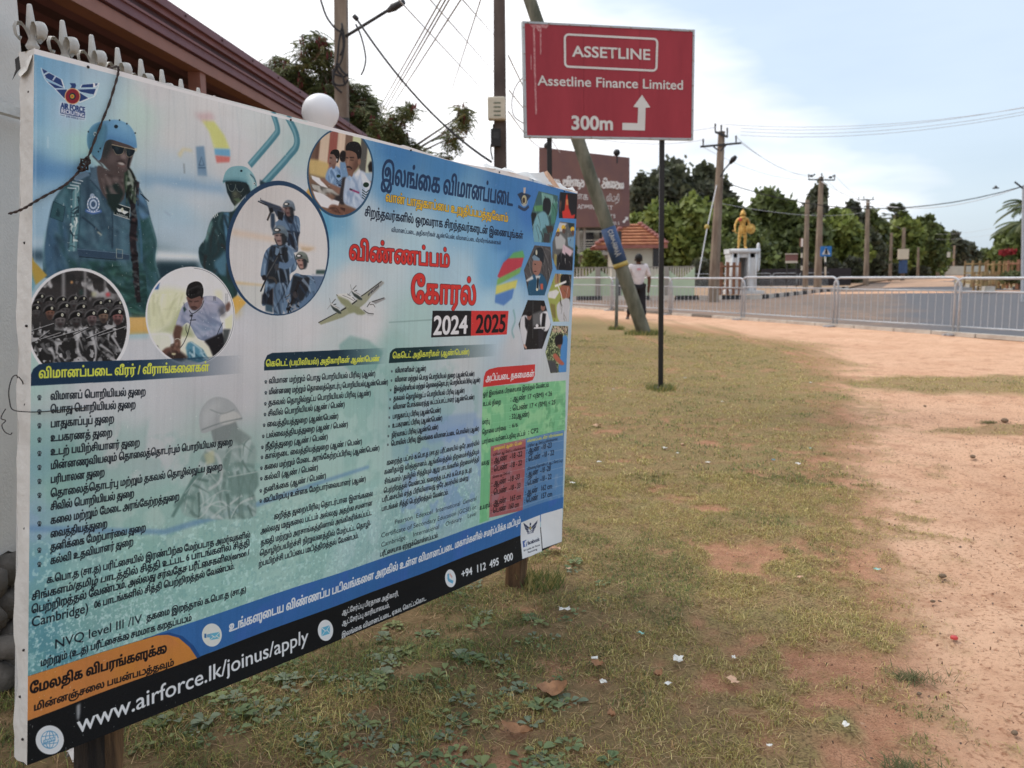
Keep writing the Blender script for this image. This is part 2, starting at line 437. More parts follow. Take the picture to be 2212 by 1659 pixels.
for pts,w in([(285,85),(310,170),(290,215),(150,378)],34),([(375,110),(420,200),(425,270),(380,330),(225,500)],40):
 L('E',pts,w,(70,125,140),1,1,sm=4);L('E',[(x-6,y-3)for x,y in pts],w*.3,(135,180,190),.8,2,sm=4)
P('E',[(205,470),(245,490),(270,520),(210,520)],(40,60,70),1,2)
# ---- pilot on the left, body
suit=mask('B',[(480,80),(545,20),(665,-20),(760,60),(830,180),(900,120),(960,60),(1010,40),(1040,110),(1085,190),(1110,300),(1150,450),(1160,520),(1150,620),(1180,750),(1150,850),(1110,1000),(1075,1045),(960,1050),(560,720),(345,760),(320,680),(325,560),(340,440),(360,320),(380,230),(420,150)],1,4)
comp(AR,0,0,suit,(60,88,104))
P('B',[(320,680),(325,540),(345,420),(370,300),(480,220),(500,420),(490,600),(480,760),(340,760)],(62,96,122),1,3,suit)
P('B',[(420,150),(480,80),(560,30),(580,120),(560,330),(500,330),(480,210),(380,250)],(70,118,128),1,4,suit)
P('B',[(520,630),(1000,640),(1180,760),(1100,1060),(560,1060)],(38,76,68),1,4,suit)
P('B',[(1030,330),(1110,300),(1150,450),(1160,520),(1150,620),(1180,750),(1110,1000),(1040,900)],(40,78,78),1,4,suit)
P('B',[(1020,100),(1085,190),(1110,300),(1060,330),(1020,260)],(90,130,165),1,3,suit)
folds(suit,130,[(32,52,68),(90,125,140),(28,60,62),(70,110,125)],130,12,1.3,1,.5,3)
folds(suit,60,[(30,50,64),(84,118,132)],80,9,None,2,.4,3)
L('B',[(335,420),(322,560),(330,690)],10,(120,165,170),.7,2);L('B',[(1100,300),(1160,520),(1150,640),(1185,760)],8,(120,165,165),.7,2)
folds(mask('B',[(560,660),(1080,680),(1100,1040),(900,1000),(620,700)]),46,[(24,54,50),(66,110,98),(20,40,40)],170,9,.25,3,.6,2)
P('B',[(395,195),(482,235),(465,345),(370,310)],(48,84,92),1,1);L('B',[(395,195),(482,235),(465,345),(370,310),(395,195)],5,(28,50,60),.9,0,sm=0)
P('B',[(425,240),(445,280),(440,310),(410,300)],(28,52,60),.8,1)
P('B',[(530,70),(592,70),(590,240),(575,560),(510,560),(528,300)],(86,130,138),1,2,suit)
L('B',[(560,90),(556,300),(553,400),(550,560)],10,(190,205,205),.55,1);L('B',[(592,80),(592,300),(578,540)],6,(25,45,58),.8,1);L('B',[(530,90),(526,300),(508,540)],6,(25,45,58),.8,1)
folds(mask('B',[(530,70),(592,70),(575,560),(510,560)]),30,[(210,220,215),(30,50,60)],22,5,None,5,.8,0)
L('B',[(820,170),(838,350),(835,540)],6,(24,40,54),.9,1)
L('B',[(610,310),(690,370),(750,430)],9,(26,42,56),.9,1);L('B',[(730,420),(755,442)],12,(170,175,160),.9,1)
P('B',[(570,540),(860,570),(960,585),(960,625),(860,625),(590,600)],(48,70,90),1,1);L('B',[(575,545),(860,573),(960,588)],4,(105,135,155),.8);L('B',[(590,602),(860,626)],5,(18,30,40),.9)
L('B',[(865,545),(910,552),(908,615),(865,612),(865,545)],7,(125,140,140),1,0,sm=0)
P('B',[(660,-60),(760,-40),(800,60),(850,180),(830,190),(760,90),(680,50)],(66,92,110),1,1);L('B',[(665,-10),(690,45),(760,90),(835,190)],6,(26,42,56),.9,1)
P('B',[(850,-60),(960,-50),(1000,30),(960,110),(880,150),(870,60)],(28,48,40),1,2)
folds(mask('B',[(850,-60),(960,-50),(1000,30),(960,110),(880,150)]),16,[(70,95,80),(14,24,20)],70,8,1.2,6,.7,1)
for k in range(4):L('B',[(500+k*17,95-k*22),(560+k*17,100-k*18)],8,(190,205,210),.9,0)
P('B',[(545,5),(640,-25),(665,0),(560,50)],(100,130,155),.9,1)
for k in range(3):L('B',[(1040+k*16,135+k*14),(1070+k*16,165+k*14)],7,(20,32,42),.9,0)
P('A',[(765,1335),(738,1380),(722,1440),(800,1520),(872,1620),(884,1560),(800,1440),(790,1340)],(76,102,120),1,1);L('A',[(725,1445),(800,1525),(872,1620)],6,(26,42,56),.9,1)
L('B',[(1000,60),(985,150),(1000,300),(985,480),(1010,700),(1020,850),(1030,930)],62,(32,26,30),.95,1,w1=34)
folds(mask('B',[(960,60),(1030,60),(1020,500),(1040,900),(1000,900),(955,480)]),60,[(10,10,14),(72,54,54),(90,100,100)],34,8,.1,7,.7,1)
L('B',[(1010,200),(1040,420),(1050,640)],20,(60,100,125),.8,1)
L('B',[(990,60),(975,165)],14,(200,210,212),.9,1)
E('B',(692,215),48,60,(150,172,195));E('B',(692,215),38,49,(70,95,125));E('B',(692,215),28,36,(165,185,205));E('B',(692,215),17,22,(60,85,115))
E('B',(683,155),18,20,(140,160,180));L('B',[(640,262),(690,278),(748,265)],22,(70,105,165),1,1);L('B',[(645,262),(690,275),(742,265)],5,(200,210,220),.9)
for k in range(14):E('B',(692+42*math.cos(k*.45),215+54*math.sin(k*.45)),4,5,(225,230,235))
P('B',[(850,205),(966,242),(962,326),(848,290)],(20,34,36));L('B',[(850,205),(966,242),(962,326),(848,290),(850,205)],5,(215,220,215),1,0,sm=0)
P('B',[(856,235),(890,252),(905,245),(925,262),(958,272),(925,290),(905,275),(880,272)],(205,212,208));E('B',(908,255),9,15,(190,195,175))
text(AR,'B','SUSANTHA',866,290,950,318,13,(215,220,215),.04)
P('A',[(790,1330),(880,1370),(1000,1390),(1010,1480),(1000,1600),(920,1640),(830,1560),(785,1420)],(78,68,66),1,1,sm=3)
P('A',[(850,1500),(960,1470),(1000,1560),(930,1720),(870,1640)],(26,42,40),1,2)
folds(mask('A',[(790,1380),(1000,1420),(990,1560),(850,1560)]),12,[(50,42,42),(120,108,105)],110,10,.6,8,.6,2)
P('A',[(1010,1380),(1060,1370),(1100,1450),(1090,1560),(1020,1560),(1000,1450)],(38,54,42),1,2)
folds(mask('A',[(1010,1350),(1100,1380),(1100,1640),(1020,1640)]),18,[(80,100,80),(14,20,18),(150,160,150)],60,9,1.2,9,.8,1)
P('A',[(820,1120),(890,1105),(960,1120),(1040,1150),(1088,1180),(1075,1240),(1058,1300),(1040,1352),(1000,1392),(940,1402),(880,1372),(830,1320),(790,1290),(800,1200)],(76,66,64),1,1,sm=3)
P('A',[(890,1230),(960,1250),(940,1300),(880,1320),(850,1260)],(98,86,84),.8,6)
P('A',[(975,1240),(1005,1235),(1020,1262),(1012,1280),(975,1272)],(128,112,108),.95,3,sm=3)
P('A',[(1010,1300),(1040,1300),(1035,1345),(990,1375),(960,1350)],(100,88,86),.7,4)
P('A',[(845,1120),(900,1110),(905,1170),(850,1280),(820,1260)],(36,46,48),.9,5)
P('A',[(905,1168),(1003,1188),(990,1230),(962,1243),(930,1236),(910,1212)],(20,32,38),1,0,sm=3)
P('A',[(1010,1192),(1085,1205),(1068,1250),(1040,1262),(1018,1245)],(20,32,38),1,0,sm=3)
L('A',[(900,1163),(1003,1186),(1090,1204)],6,(175,160,130),.9);L('A',[(908,1200),(932,1238),(962,1244),(990,1230),(1003,1188)],4,(160,145,120),.8);L('A',[(1012,1195),(1020,1248),(1042,1264),(1068,1250)],4,(160,145,120),.8)
P('A',[(925,1180),(955,1187),(940,1215)],(90,115,120),.5,3);P('A',[(1025,1205),(1050,1208),(1035,1235)],(90,115,120),.5,3)
P('A',[(952,1306),(985,1308),(1006,1323),(985,1328),(956,1318)],(176,168,162),1,1,sm=3);L('A',[(940,1298),(985,1298),(1014,1318)],6,(44,32,32),1,1);L('A',[(948,1328),(985,1342),(1008,1332)],8,(110,82,78),.9,1)
L('A',[(960,1288),(1000,1292)],7,(48,38,38),.7,2)
L('A',[(1045,1270),(1032,1340),(1050,1365),(1080,1420),(1100,1480)],14,(20,22,24),1,1)
helm=[(735,1240),(702,1175),(697,1100),(715,1040),(760,995),(840,972),(930,962),(1000,982),(1050,1018),(1085,1075),(1098,1130),(1104,1195),(1086,1192),(1040,1168),(960,1142),(890,1122),(848,1140),(828,1200),(805,1285),(760,1272)]
hm=mask('A',helm,0,4)
comp(AR,0,0,hm,(98,150,188))
P('A',[(690,1060),(780,990),(850,1010),(845,1140),(800,1290),(700,1240)],(78,128,150),.9,4,hm)
P('A',[(870,975),(1000,985),(1070,1060),(1030,1060),(950,1010)],(140,185,205),.8,8,hm)
P('A',[(850,1080),(960,1110),(1090,1160),(1104,1200),(960,1150),(850,1145)],(70,118,165),.8,6,hm)
L('A',[(845,1000),(852,1060),(838,1140),(800,1210)],7,(48,85,100),.9,2,hm)
E('A',(932,1018),16,15,(28,42,52));E('A',(762,1078),13,17,(190,205,205));E('A',(762,1078),7,10,(50,80,90))
L('A',helm[:12]+[helm[11]],5,(150,195,205),.7,1)
for q in((880,968),(960,966),(1020,995),(1088,1070),(805,1195),(790,1220),(708,1060)):E('A',q,6,7,(22,34,42))
P('A',[(1085,1190),(1107,1190),(1100,1220),(1088,1215)],(190,190,170),1,1)
L('A',[(745,1255),(790,1300),(830,1340)],9,(50,40,44),1,1)
# ---- second pilot
s2=mask('I',[(75,545),(150,470),(270,465),(330,440),(430,330),(470,240),(500,250),(380,460),(300,640),(270,900),(300,1100),(380,1340),(310,1430),(200,1240),(110,1140),(0,1090),(-50,1000),(-60,860),(10,760),(40,640)],1,3)
comp(AR,0,0,s2,(34,58,62))
P('I',[(75,545),(20,640),(-10,760),(30,800),(90,600)],(120,165,160),.7,3,s2)
P('I',[(205,470),(270,465),(268,640),(245,820),(215,640)],(78,128,158),1,2,s2)
P('I',[(110,1010),(180,960),(240,880),(265,1050),(240,1180),(130,1150)],(76,120,140),.9,4,s2)
P('I',[(110,1150),(240,1180),(380,1340),(310,1430)],(38,70,66),.9,3,s2)
folds(s2,60,[(18,34,40),(66,100,104),(52,40,38)],60,8,1.4,11,.55,2)
for k in range(3):L('I',[(95+k*18,500-k*12),(105+k*18,530-k*12)],9,(215,222,218),.9,0)
P('I',[(215,120),(470,120),(480,250),(400,330),(330,400),(290,350),(240,250)],(30,44,46),1,1)
P('I',[(290,230),(350,225),(400,270),(380,340),(330,390),(300,330)],(58,64,56),1,3)
P('I',[(250,170),(310,165),(330,215),(300,235),(262,215)],(24,38,44),1,1);P('I',[(340,165),(400,170),(420,200),(390,240),(350,225)],(24,38,44),1,1)
L('I',[(246,160),(262,218),(300,238),(328,200),(335,160)],5,(130,145,140),.9);L('I',[(345,200),(360,232),(395,242),(422,205)],5,(130,145,140),.9)
P('I',[(305,245),(345,240),(355,275),(310,285)],(105,112,92),.9,4);P('I',[(310,320),(375,310),(400,350),(340,350)],(88,110,82),.9,2);L('I',[(320,340),(345,345)],5,(20,24,22),1)
L('I',[(420,330),(350,370),(330,420),(345,460)],8,(130,150,110),.7,1)
h2=[(195,150),(200,90),(225,20),(280,-30),(370,-45),(450,-30),(520,30),(560,110),(575,180),(560,260),(510,250),(480,180),(440,140),(330,125),(235,125)]
hm=mask('I',h2,0,4)
comp(AR,0,0,hm,(120,168,176));P('I',[(450,-30),(560,110),(575,200),(520,260),(480,170)],(150,188,192),.9,5,hm);P('I',[(200,110),(330,95),(460,120),(460,160),(200,150)],(70,118,130),.8,5,hm)
E('I',(397,10),14,12,(24,42,52));L('I',[(500,50),(545,100),(560,170)],12,(40,72,86),.9,1);L('I',[(490,60),(520,120),(530,210)],6,(190,205,200),.8)
E('I',(545,150),12,16,(200,210,205));E('I',(545,150),6,8,(40,60,70));L('I',[(195,125),(330,120),(460,145)],8,(30,55,68),.9,1)
P('I',[(440,140),(480,170),(510,250),(480,300),(460,220)],(26,40,44),1,2)
P('B',[(215,560),(255,640),(350,740),(262,812),(240,760),(205,700)],(178,150,68),1,1)
P('B',[(205,650),(215,640),(262,812),(240,860),(205,850)],(95,150,165),.8,2)
P('B',[(940,1050),(1100,1050),(1100,1170),(940,1178)],(205,165,92),1,1);P('B',[(940,1050),(1100,1050),(1100,1110),(940,1110)],(216,176,110),.6,8);P('B',[(940,1170),(1100,1165),(1100,1200),(940,1205)],(130,180,185),.6,5)
P('B',[(1700,930),(1765,885),(1830,940),(1760,1020),(1700,1050)],(212,168,80),1,2);P('B',[(1740,990),(1800,980),(1790,1040),(1720,1060)],(200,180,130),.6,8)
P('I',[(1120,270),(1175,190),(1320,430),(1280,480),(1200,400)],(190,150,75),1,2)
P('I',[(1280,480),(1320,430),(1400,440),(1420,700),(1380,780)],(85,155,190),.8,8)
# ---- round picture of armed guards
E('D',(603,536),113,146,(38,66,95),1,0,None);
cm=mask('D',circle((605,539.5),107,139.5,60))
comp(AR,0,0,cm,(205,203,200))
P('I',[(300,655),(800,740),(1250,860),(1240,890),(780,790),(300,715)],(214,190,165),.8,6,cm)
P('I',[(300,1225),(700,1270),(700,1290),(330,1265)],(205,180,130),.9,3,cm);P('I',[(330,1270),(700,1290),(700,1520),(500,1520),(360,1320)],(196,198,192),.9,3,cm)
for x in(430,580):L('I',[(x,1260),(x,1500)],5,(165,168,165),.8,1,cm)
for x in(530,690,420):L('I',[(x,200),(x+5,640)],5,(190,190,188),.8,1,cm)
P('I',[(1200,1160),(1370,1165),(1370,1350),(1200,1440)],(92,114,140),1,3,cm);P('I',[(1250,1105),(1370,1105),(1370,1150),(1245,1150)],(62,84,80),1,2,cm);L('I',[(1190,1162),(1370,1168)],8,(200,205,210),.9,1,cm)
P('I',[(1080,850),(1240,860),(1170,900),(1100,890)],(190,165,130),.9,3,cm)
def soldier(fr,hx,hy,hs,gog=True,skin=(120,98,92),helm=(110,120,125)):
 """helmeted head, hx,hy face centre, hs half width"""
 P(fr,[(hx-hs*.72,hy-hs*.5),(hx+hs*.75,hy-hs*.5),(hx+hs*.8,hy+hs*.6),(hx+hs*.35,hy+hs*1.3),(hx-hs*.2,hy+hs*1.25),(hx-hs*.6,hy+hs*.6)],skin,1,1,sm=3)
 P(fr,[(hx+hs*.3,hy-hs*.4),(hx+hs*.95,hy-hs*.4),(hx+hs*.95,hy+hs*.8),(hx+hs*.45,hy+hs*1.3)],(34,40,44),.9,2,sm=3)
 P(fr,[(hx-hs,hy-hs*.3),(hx-hs*.95,hy-hs*1.0),(hx-hs*.4,hy-hs*1.6),(hx+hs*.3,hy-hs*1.62),(hx+hs*.95,hy-hs*1.15),(hx+hs*1.25,hy-hs*.1),(hx+hs*1.1,hy+hs*.25),(hx+hs*.7,hy-hs*.4),(hx,hy-hs*.55),(hx-hs*.7,hy-hs*.4)],helm,1,1,sm=3)
 P(fr,[(hx-hs*.4,hy-hs*1.5),(hx+hs*.5,hy-hs*1.5),(hx+hs*.9,hy-hs),(hx,hy-hs*1.1)],tuple(min(255,c+45)for c in helm),.6,3,sm=3)
 if gog:
  E(fr,(hx-hs*.35,hy-hs*.95),hs*.55,hs*.28,(60,62,62));E(fr,(hx-hs*.42,hy-hs*.98),hs*.3,hs*.16,(225,222,212))
 L(fr,[(hx-hs*1.0,hy-hs*.3),(hx,hy-hs*.52),(hx+hs*1.15,hy+hs*.15)],hs*.14,(40,48,52),.9,1)
 for k in(-.35,.25):L(fr,[(hx+hs*(k-.18),hy-hs*.16),(hx+hs*(k+.18),hy-hs*.16)],hs*.14,(30,24,24),.9,1)
 L(fr,[(hx-hs*.12,hy-.1*hs),(hx-hs*.15,hy+hs*.3)],hs*.16,(165,140,130),.8,2)
 L(fr,[(hx-hs*.3,hy+hs*.62),(hx+hs*.15,hy+hs*.62)],hs*.16,(70,40,40),.9,1)
 L(fr,[(hx-hs*.7,hy+hs*.3),(hx-hs*.2,hy+hs*1.3),(hx+hs*.5,hy+hs*1.2)],hs*.14,(24,28,32),.9,1)
blu,dk=(96,122,148),(32,36,44)
u=mask('I',[(880,500),(1040,505),(1075,570),(1075,700),(1040,760),(1050,900),(900,900),(880,800),(800,600),(830,560)],0,3)*cm
comp(AR,0,0,u,blu);P('I',[(900,470),(1010,480),(1000,600),(940,580),(905,530)],dk,1,2,cm)
P('I',[(880,660),(1075,680),(1060,750),(1050,900),(900,900)],dk,1,2,cm)
P('I',[(745,470),(790,480),(800,600),(775,690),(750,620)],(50,66,84),1,2,cm)
folds(u,34,[(44,62,84),(150,172,192)],70,9,.9,21,.7,1)
P('I',[(610,335),(640,330),(850,400),(900,440),(890,480),(850,470),(820,520),(790,460),(720,420),(700,390)],(58,68,84),1,1,cm);L('I',[(598,345),(720,395),(880,440)],12,(34,40,50),1,0,cm);L('I',[(625,310),(630,340)],7,(34,40,50),1,0,cm)
L('I',[(740,480),(712,550)],22,(70,66,66),1,0,cm);P('I',[(720,420),(765,415),(780,460),(740,480)],(26,28,32),1,1,cm);P('I',[(820,450),(900,470),(880,560),(830,540)],(30,34,40),1,1,cm)
L('I',[(700,390),(850,430)],5,(120,130,140),.8,1,cm)
soldier('I',945,435,62,True,(112,88,84),(96,110,122));P('I',[(860,400),(905,420),(900,470),(870,450)],(150,120,110),.6,3,cm)
u=mask('I',[(640,1140),(680,930),(740,850),(820,820),(930,830),(1000,900),(1040,1010),(1030,1100),(960,1160),(970,1290),(930,1330),(870,1592),(780,1592),(780,1300),(700,1480),(650,1480),(690,1250),(655,1190)],0,3)*cm
comp(AR,0,0,u,blu);P('I',[(760,830),(860,850),(940,850),(950,1000),(960,1150),(950,1240),(700,1260),(720,1000),(735,900)],(34,40,46),1,2,cm)
P('I',[(780,1250),(960,1250),(920,1400),(880,1592),(780,1592)],(84,108,132),1,2,cm);P('I',[(655,1380),(780,1300),(775,1520),(650,1480)],(30,30,36),1,2,cm);P('I',[(690,1480),(770,1500),(770,1580),(690,1560)],(60,84,100),1,2,cm)
folds(u,60,[(40,56,76),(140,162,182),(24,30,38)],80,9,1.3,22,.6,1)
P('I',[(810,850),(850,870),(840,960),(800,930)],(110,135,160),.9,1,cm)
soldier('I',850,735,76,True,(140,118,112),(92,108,118))
L('I',[(850,930),(760,1080),(640,1340)],30,(38,40,44),1,0,cm,16);L('I',[(735,1190),(790,1200),(815,1250)],26,(62,60,58),1,0,cm);L('I',[(850,930),(900,935)],10,(26,28,30),1,0,cm);L('I',[(830,960),(700,1190)],6,(130,138,140),.8,1,cm)
E('I',(825,1075),34,36,(60,62,66),1,1,cm);E('I',(680,1190),24,30,(32,30,34),1,1,cm);L('I',[(1000,1000),(930,1060),(860,1050)],60,(92,118,146),1,1,cm)
u=mask('I',[(980,1200),(1030,1140),(1100,1160),(1200,1170),(1240,1250),(1230,1400),(1050,1560),(900,1592),(900,1400)],0,3)*cm
comp(AR,0,0,u,blu);P('I',[(1000,1160),(1100,1190),(1180,1180),(1160,1330),(1100,1440),(980,1500),(960,1350)],(36,40,46),1,2,cm)
folds(u,34,[(44,60,80),(150,170,190),(24,28,34)],60,9,.8,23,.6,1)
soldier('I',1090,1010,64,True,(165,128,116),(98,106,98))
L('I',[(1060,1240),(1000,1400),(950,1540)],34,(34,32,34),1,0,cm,20);E('I',(1020,1380),30,36,(60,56,58),1,1,cm);L('I',[(1200,1380),(1080,1500),(1010,1530)],44,(88,114,142),1,1,cm)
folds(mask('I',[(900,1400),(1060,1300),(1060,1540),(920,1590)]),14,[(18,20,22),(150,150,150)],30,7,None,24,.8,0)
# ---- round picture of the parade
E('D',(169,703),113.5,124.5,(222,222,222))
cm=mask('D',circle((168.5,703),107,118.5,60))
comp(AR,0,0,cm,(52,50,50))
speckle(mask('L',[(150,110),(1500,110),(1600,560),(100,560)],6)*cm,(16,26),.60,(205,205,205),31,.75,2,.12)
speckle(mask('L',[(150,110),(1500,110),(1500,330),(150,330)],6)*cm,20,.55,(40,40,40),32,.9,2,.1)
for x,w in((600,50),(940,40),(1255,34)):L('L',[(x,130),(x,560)],w,(150,150,150),.8,2,cm)
E('L',(728,305),20,24,(190,140,90),1,1);E('L',(1300,495),34,34,(190,80,85),1,2);E('L',(1080,490),40,40,(170,170,130),.8,3);E('L',(880,460),24,50,(40,70,65),.8,3)
low=mask('L',[(50,1000),(1600,900),(1600,1640),(50,1640)],10)*cm
comp(AR,0,0,low,(36,36,36));speckle(low,9,.56,(205,205,205),33,.85,2,.06)
for x in(380,680,920,1180,1330):P('L',[(x-60,1150),(x+70,1100),(x+90,1420),(x+20,1560),(x-60,1400)],(34,34,34),.92,8,cm)
folds(low,60,[(190,190,190),(20,20,20)],60,8,.9,34,.7,1)
def beret(x,y,s,tint=(92,88,86),a=1):
 P('L',[(x-s*.55,y-s*.1),(x+s*.62,y-s*.1),(x+s*.6,y+s*.75),(x+s*.2,y+s*1.25),(x-s*.2,y+s*1.2),(x-s*.5,y+s*.6)],tint,a,1,cm,3)
 P('L',[(x-s*.45,y+s*.55),(x+s*.5,y+s*.55),(x+s*.25,y+s*1.3),(x-s*.2,y+s*1.25)],(34,32,32),.8*a,3,cm,3)
 L('L',[(x-s*.3,y+s*.22),(x-s*.02,y+s*.22)],s*.12,(20,18,18),a,1,cm);L('L',[(x+s*.2,y+s*.22),(x+s*.45,y+s*.22)],s*.12,(20,18,18),a,1,cm)
 L('L',[(x+.1*s,y+s*.2),(x+.08*s,y+s*.55)],s*.14,tuple(min(255,c+40)for c in tint),a*.8,2,cm);L('L',[(x-s*.08,y+s*.75),(x+s*.26,y+s*.75)],s*.12,(60,40,40),a,1,cm)
 P('L',[(x-s*.95,y+s*.35),(x-s*.8,y-s*.3),(x-s*.3,y-s*.75),(x+s*.35,y-s*.85),(x+s*.75,y-s*.6),(x+s*.78,y-s*.05),(x+s*.1,y-.12*s),(x-s*.5,y+s*.05)],(18,18,18),a,0,cm,4)
 L('L',[(x-s*.9,y+s*.1),(x-s*.75,y-s*.38),(x-s*.25,y-s*.78),(x+s*.35,y-s*.86),(x+s*.72,y-s*.62)],s*.09,(170,170,170),.8*a,1,cm)
 E('L',(x+s*.33,y-s*.42),s*.17,s*.22,(205,205,190),a,0,cm);E('L',(x+s*.33,y-s*.42),s*.06,s*.08,(90,90,40),a,0,cm)
for x,y,s,t in[(235,560,95,(60,60,60)),(375,600,95,(66,64,64)),(570,605,95,(70,68,68)),(760,590,100,(84,82,82)),(900,590,85,(70,70,70)),(1160,660,98,(74,72,72)),(1300,630,85,(70,70,70)),(1460,660,90,(80,78,78)),(180,640,70,(60,60,60)),(160,740,100,(78,76,76)),(385,750,105,(120,82,66)),(620,710,110,(80,78,78)),(890,720,105,(72,70,70)),(545,860,120,(104,98,98)),(800,855,125,(72,70,70)),(1045,830,112,(112,92,92)),(1225,800,108,(120,96,80)),(1440,810,118,(128,84,80))]:beret(x,y,s,t)
for p0,p1 in(((70,1060),(450,940)),((150,1210),(560,1080)),((400,1170),(990,1000)),((760,1110),(990,1000)),((960,1170),(1420,980)),((1150,1130),(1560,990)),((230,1160),(380,1050))):L('L',[p0,p1],12,(175,175,175),.9,0,cm);L('L',[(p0[0],p0[1]+14),(p1[0],p1[1]+14)],12,(16,16,16),.9,0,cm)
E('D',(168.5,703),108,119.5,(40,40,40),0)
# ---- round picture of the medic
E('D',(413.5,683),98,107,(226,226,226));L('D',circle((413.5,683),95.6,104,50,-1.5,1.2),.8,(40,44,50),.9,0,sm=0)
cm=mask('D',circle((413,683),94,102.5,60))
comp(AR,0,0,cm,(214,214,212))
P('M',[(100,480),(420,390),(760,440),(720,560),(650,720),(480,960),(280,1090),(120,1150)],(212,214,176),1,8,cm)
P('M',[(600,710),(680,700),(650,1000),(520,1100),(260,1090),(480,950)],(176,182,134),.9,6,cm)
folds(mask('M',[(120,500),(700,460),(600,720),(300,1060),(120,1100)])*cm,30,[(188,190,150),(232,232,205)],260,7,-.95,41,.6,2)
P('M',[(560,1000),(760,950),(880,1180),(600,1180)],(158,166,122),.9,6,cm)
P('M',[(230,290),(320,290),(295,415),(225,415)],(70,110,165),1,1,cm)
P('M',[(120,1130),(400,1090),(480,1120),(500,1300),(380,1400),(160,1280)],(214,216,196),1,4,cm);L('M',[(140,1110),(400,1100),(480,1150),(505,1290)],14,(235,236,225),.9,2,cm)
P('M',[(600,1140),(900,1160),(1100,1300),(1160,1480),(1080,1560),(700,1500),(560,1250)],(222,220,196),1,4,cm)
P('M',[(740,1240),(800,1220),(980,1340),(1080,1500),(1040,1580),(740,1500),(710,1310)],(84,138,160),1,2,cm)
folds(mask('M',[(740,1240),(800,1220),(980,1340),(1080,1500),(740,1500)])*cm,26,[(180,205,212),(44,92,112)],110,6,.8,42,.8,1)
P('M',[(1160,420),(1280,430),(1300,520),(1260,700),(1180,520)],(212,210,182),.9,5,cm)
sh=mask('M',[(640,720),(690,640),(760,600),(980,530),(1100,515),(1220,540),(1320,640),(1340,760),(1250,840),(1290,960),(1290,1100),(1180,1190),(1060,1210),(900,1170),(780,960),(720,930),(640,1000),(560,960),(600,830)],0,3)*cm
comp(AR,0,0,sh,(158,160,178));P('M',[(700,950),(1290,850),(1290,1110),(1060,1220),(880,1170)],(112,136,160),.9,22,sh)
folds(sh,46,[(120,130,156),(186,188,204),(96,110,136)],130,10,.6,43,.55,2)
P('M',[(1230,700),(1335,640),(1335,830),(1250,830)],(86,84,84),.8,5,cm)
P('M',[(1000,1210),(1290,1080),(1330,1180),(1320,1330),(1160,1490),(1080,1300)],(26,26,30),1,2,cm)
P('M',[(1330,880),(1450,800),(1450,1030),(1340,1020)],(214,214,178),1,2,cm);P('M',[(1300,1030),(1420,1030),(1330,1330),(1310,1200)],(60,66,66),.9,2,cm)
for x in(1345,1370):L('M',[(x,480),(x+4,760)],6,(70,74,80),.9,1,cm)
P('M',[(1340,660),(1400,600),(1425,660),(1400,740),(1350,760)],(112,84,74),1,2,cm)
P('M',[(565,965),(660,1000),(640,1100),(620,1200),(550,1210),(515,1130),(530,1040)],(92,66,56),1,2,cm,3)
P('M',[(540,1190),(620,1200),(630,1290),(590,1370),(540,1390),(470,1370),(460,1300),(520,1270)],(104,76,64),1,2,cm,3)
P('M',[(330,1400),(380,1330),(460,1310),(480,1400),(380,1480)],(100,72,62),1,2,cm,3);P('M',[(400,1420),(480,1360),(600,1350),(760,1470),(640,1520),(400,1500)],(54,42,38),1,3,cm)
P('M',[(190,1290),(250,1280),(330,1400),(320,1450)],(80,62,56),1,2,cm);E('M',(262,1310),20,28,(24,24,28),1,1,cm)
E('M',(522,1408),34,22,(196,190,150),1,1,cm);L('M',[(545,1185),(590,1175),(625,1195)],10,(205,200,180),.9,0,cm)
folds(mask('M',[(470,1260),(640,1220),(620,1400),(470,1400)])*cm,10,[(60,42,36),(140,104,88)],60,8,1.2,44,.7,1)
P('M',[(740,520),(970,520),(985,600),(950,680),(900,725),(830,735),(775,690),(745,600)],(104,76,68),1,1,cm,3)
P('M',[(840,600),(920,600),(930,660),(860,680)],(138,100,90),.7,6,cm);L('M',[(755,592),(815,606)],11,(28,20,20),.9,1,cm);L('M',[(850,606),(915,596)],11,(28,20,20),.9,1,cm)
L('M',[(828,610),(815,660),(835,672)],9,(150,112,100),.8,2,cm);L('M',[(800,690),(850,684),(890,700)],13,(34,26,26),1,1,cm);P('M',[(800,700),(890,705),(860,735),(820,730)],(50,38,36),.8,2,cm)
P('M',[(722,500),(728,420),(760,340),(830,300),(900,292),(960,325),(990,400),(990,480),(965,560),(940,520),(860,545),(800,560),(760,540)],(26,24,24),1,0,cm,4)
folds(mask('M',[(730,420),(960,330),(980,480),(760,520)])*cm,22,[(50,50,50),(10,10,10)],40,6,None,45,.7,1)
L('M',[(985,580),(975,680),(860,770),(770,720),(750,660)],16,(175,178,180),.9,1,cm);L('M',[(1000,590),(950,700),(820,790),(770,740)],10,(30,32,36),1,0,cm)
L('M',[(815,800),(800,880),(770,1000),(740,1110),(680,1240),(630,1310)],11,(26,28,34),1,0,cm);L('M',[(720,960),(715,1040),(745,1110)],8,(26,28,34),1,0,cm);L('M',[(1300,930),(1240,1040),(1190,1160)],8,(26,28,34),1,0,cm)
E('M',(800,820),26,16,(26,28,34),1,1,cm);L('M',[(780,890),(868,886)],14,(50,56,66),1,0,cm)
P('M',[(1040,520),(1195,520),(1195,600),(1040,585)],(170,172,186),1,1,cm)
for k in range(4):L('M',[(1150+k*12,525),(1150+k*12,590)],5,(40,42,52),1,0,cm)
P('M',[(672,700),(690,680),(720,730),(690,770)],(36,62,60),1,1,cm);L('M',[(685,620),(700,690),(730,730)],8,(30,40,42),.9,1,cm)
for q in((960,775),(990,905),(1025,1020),(1140,850),(1060,1130)):E('M',q,5,5,(225,228,235),.9,0,cm)
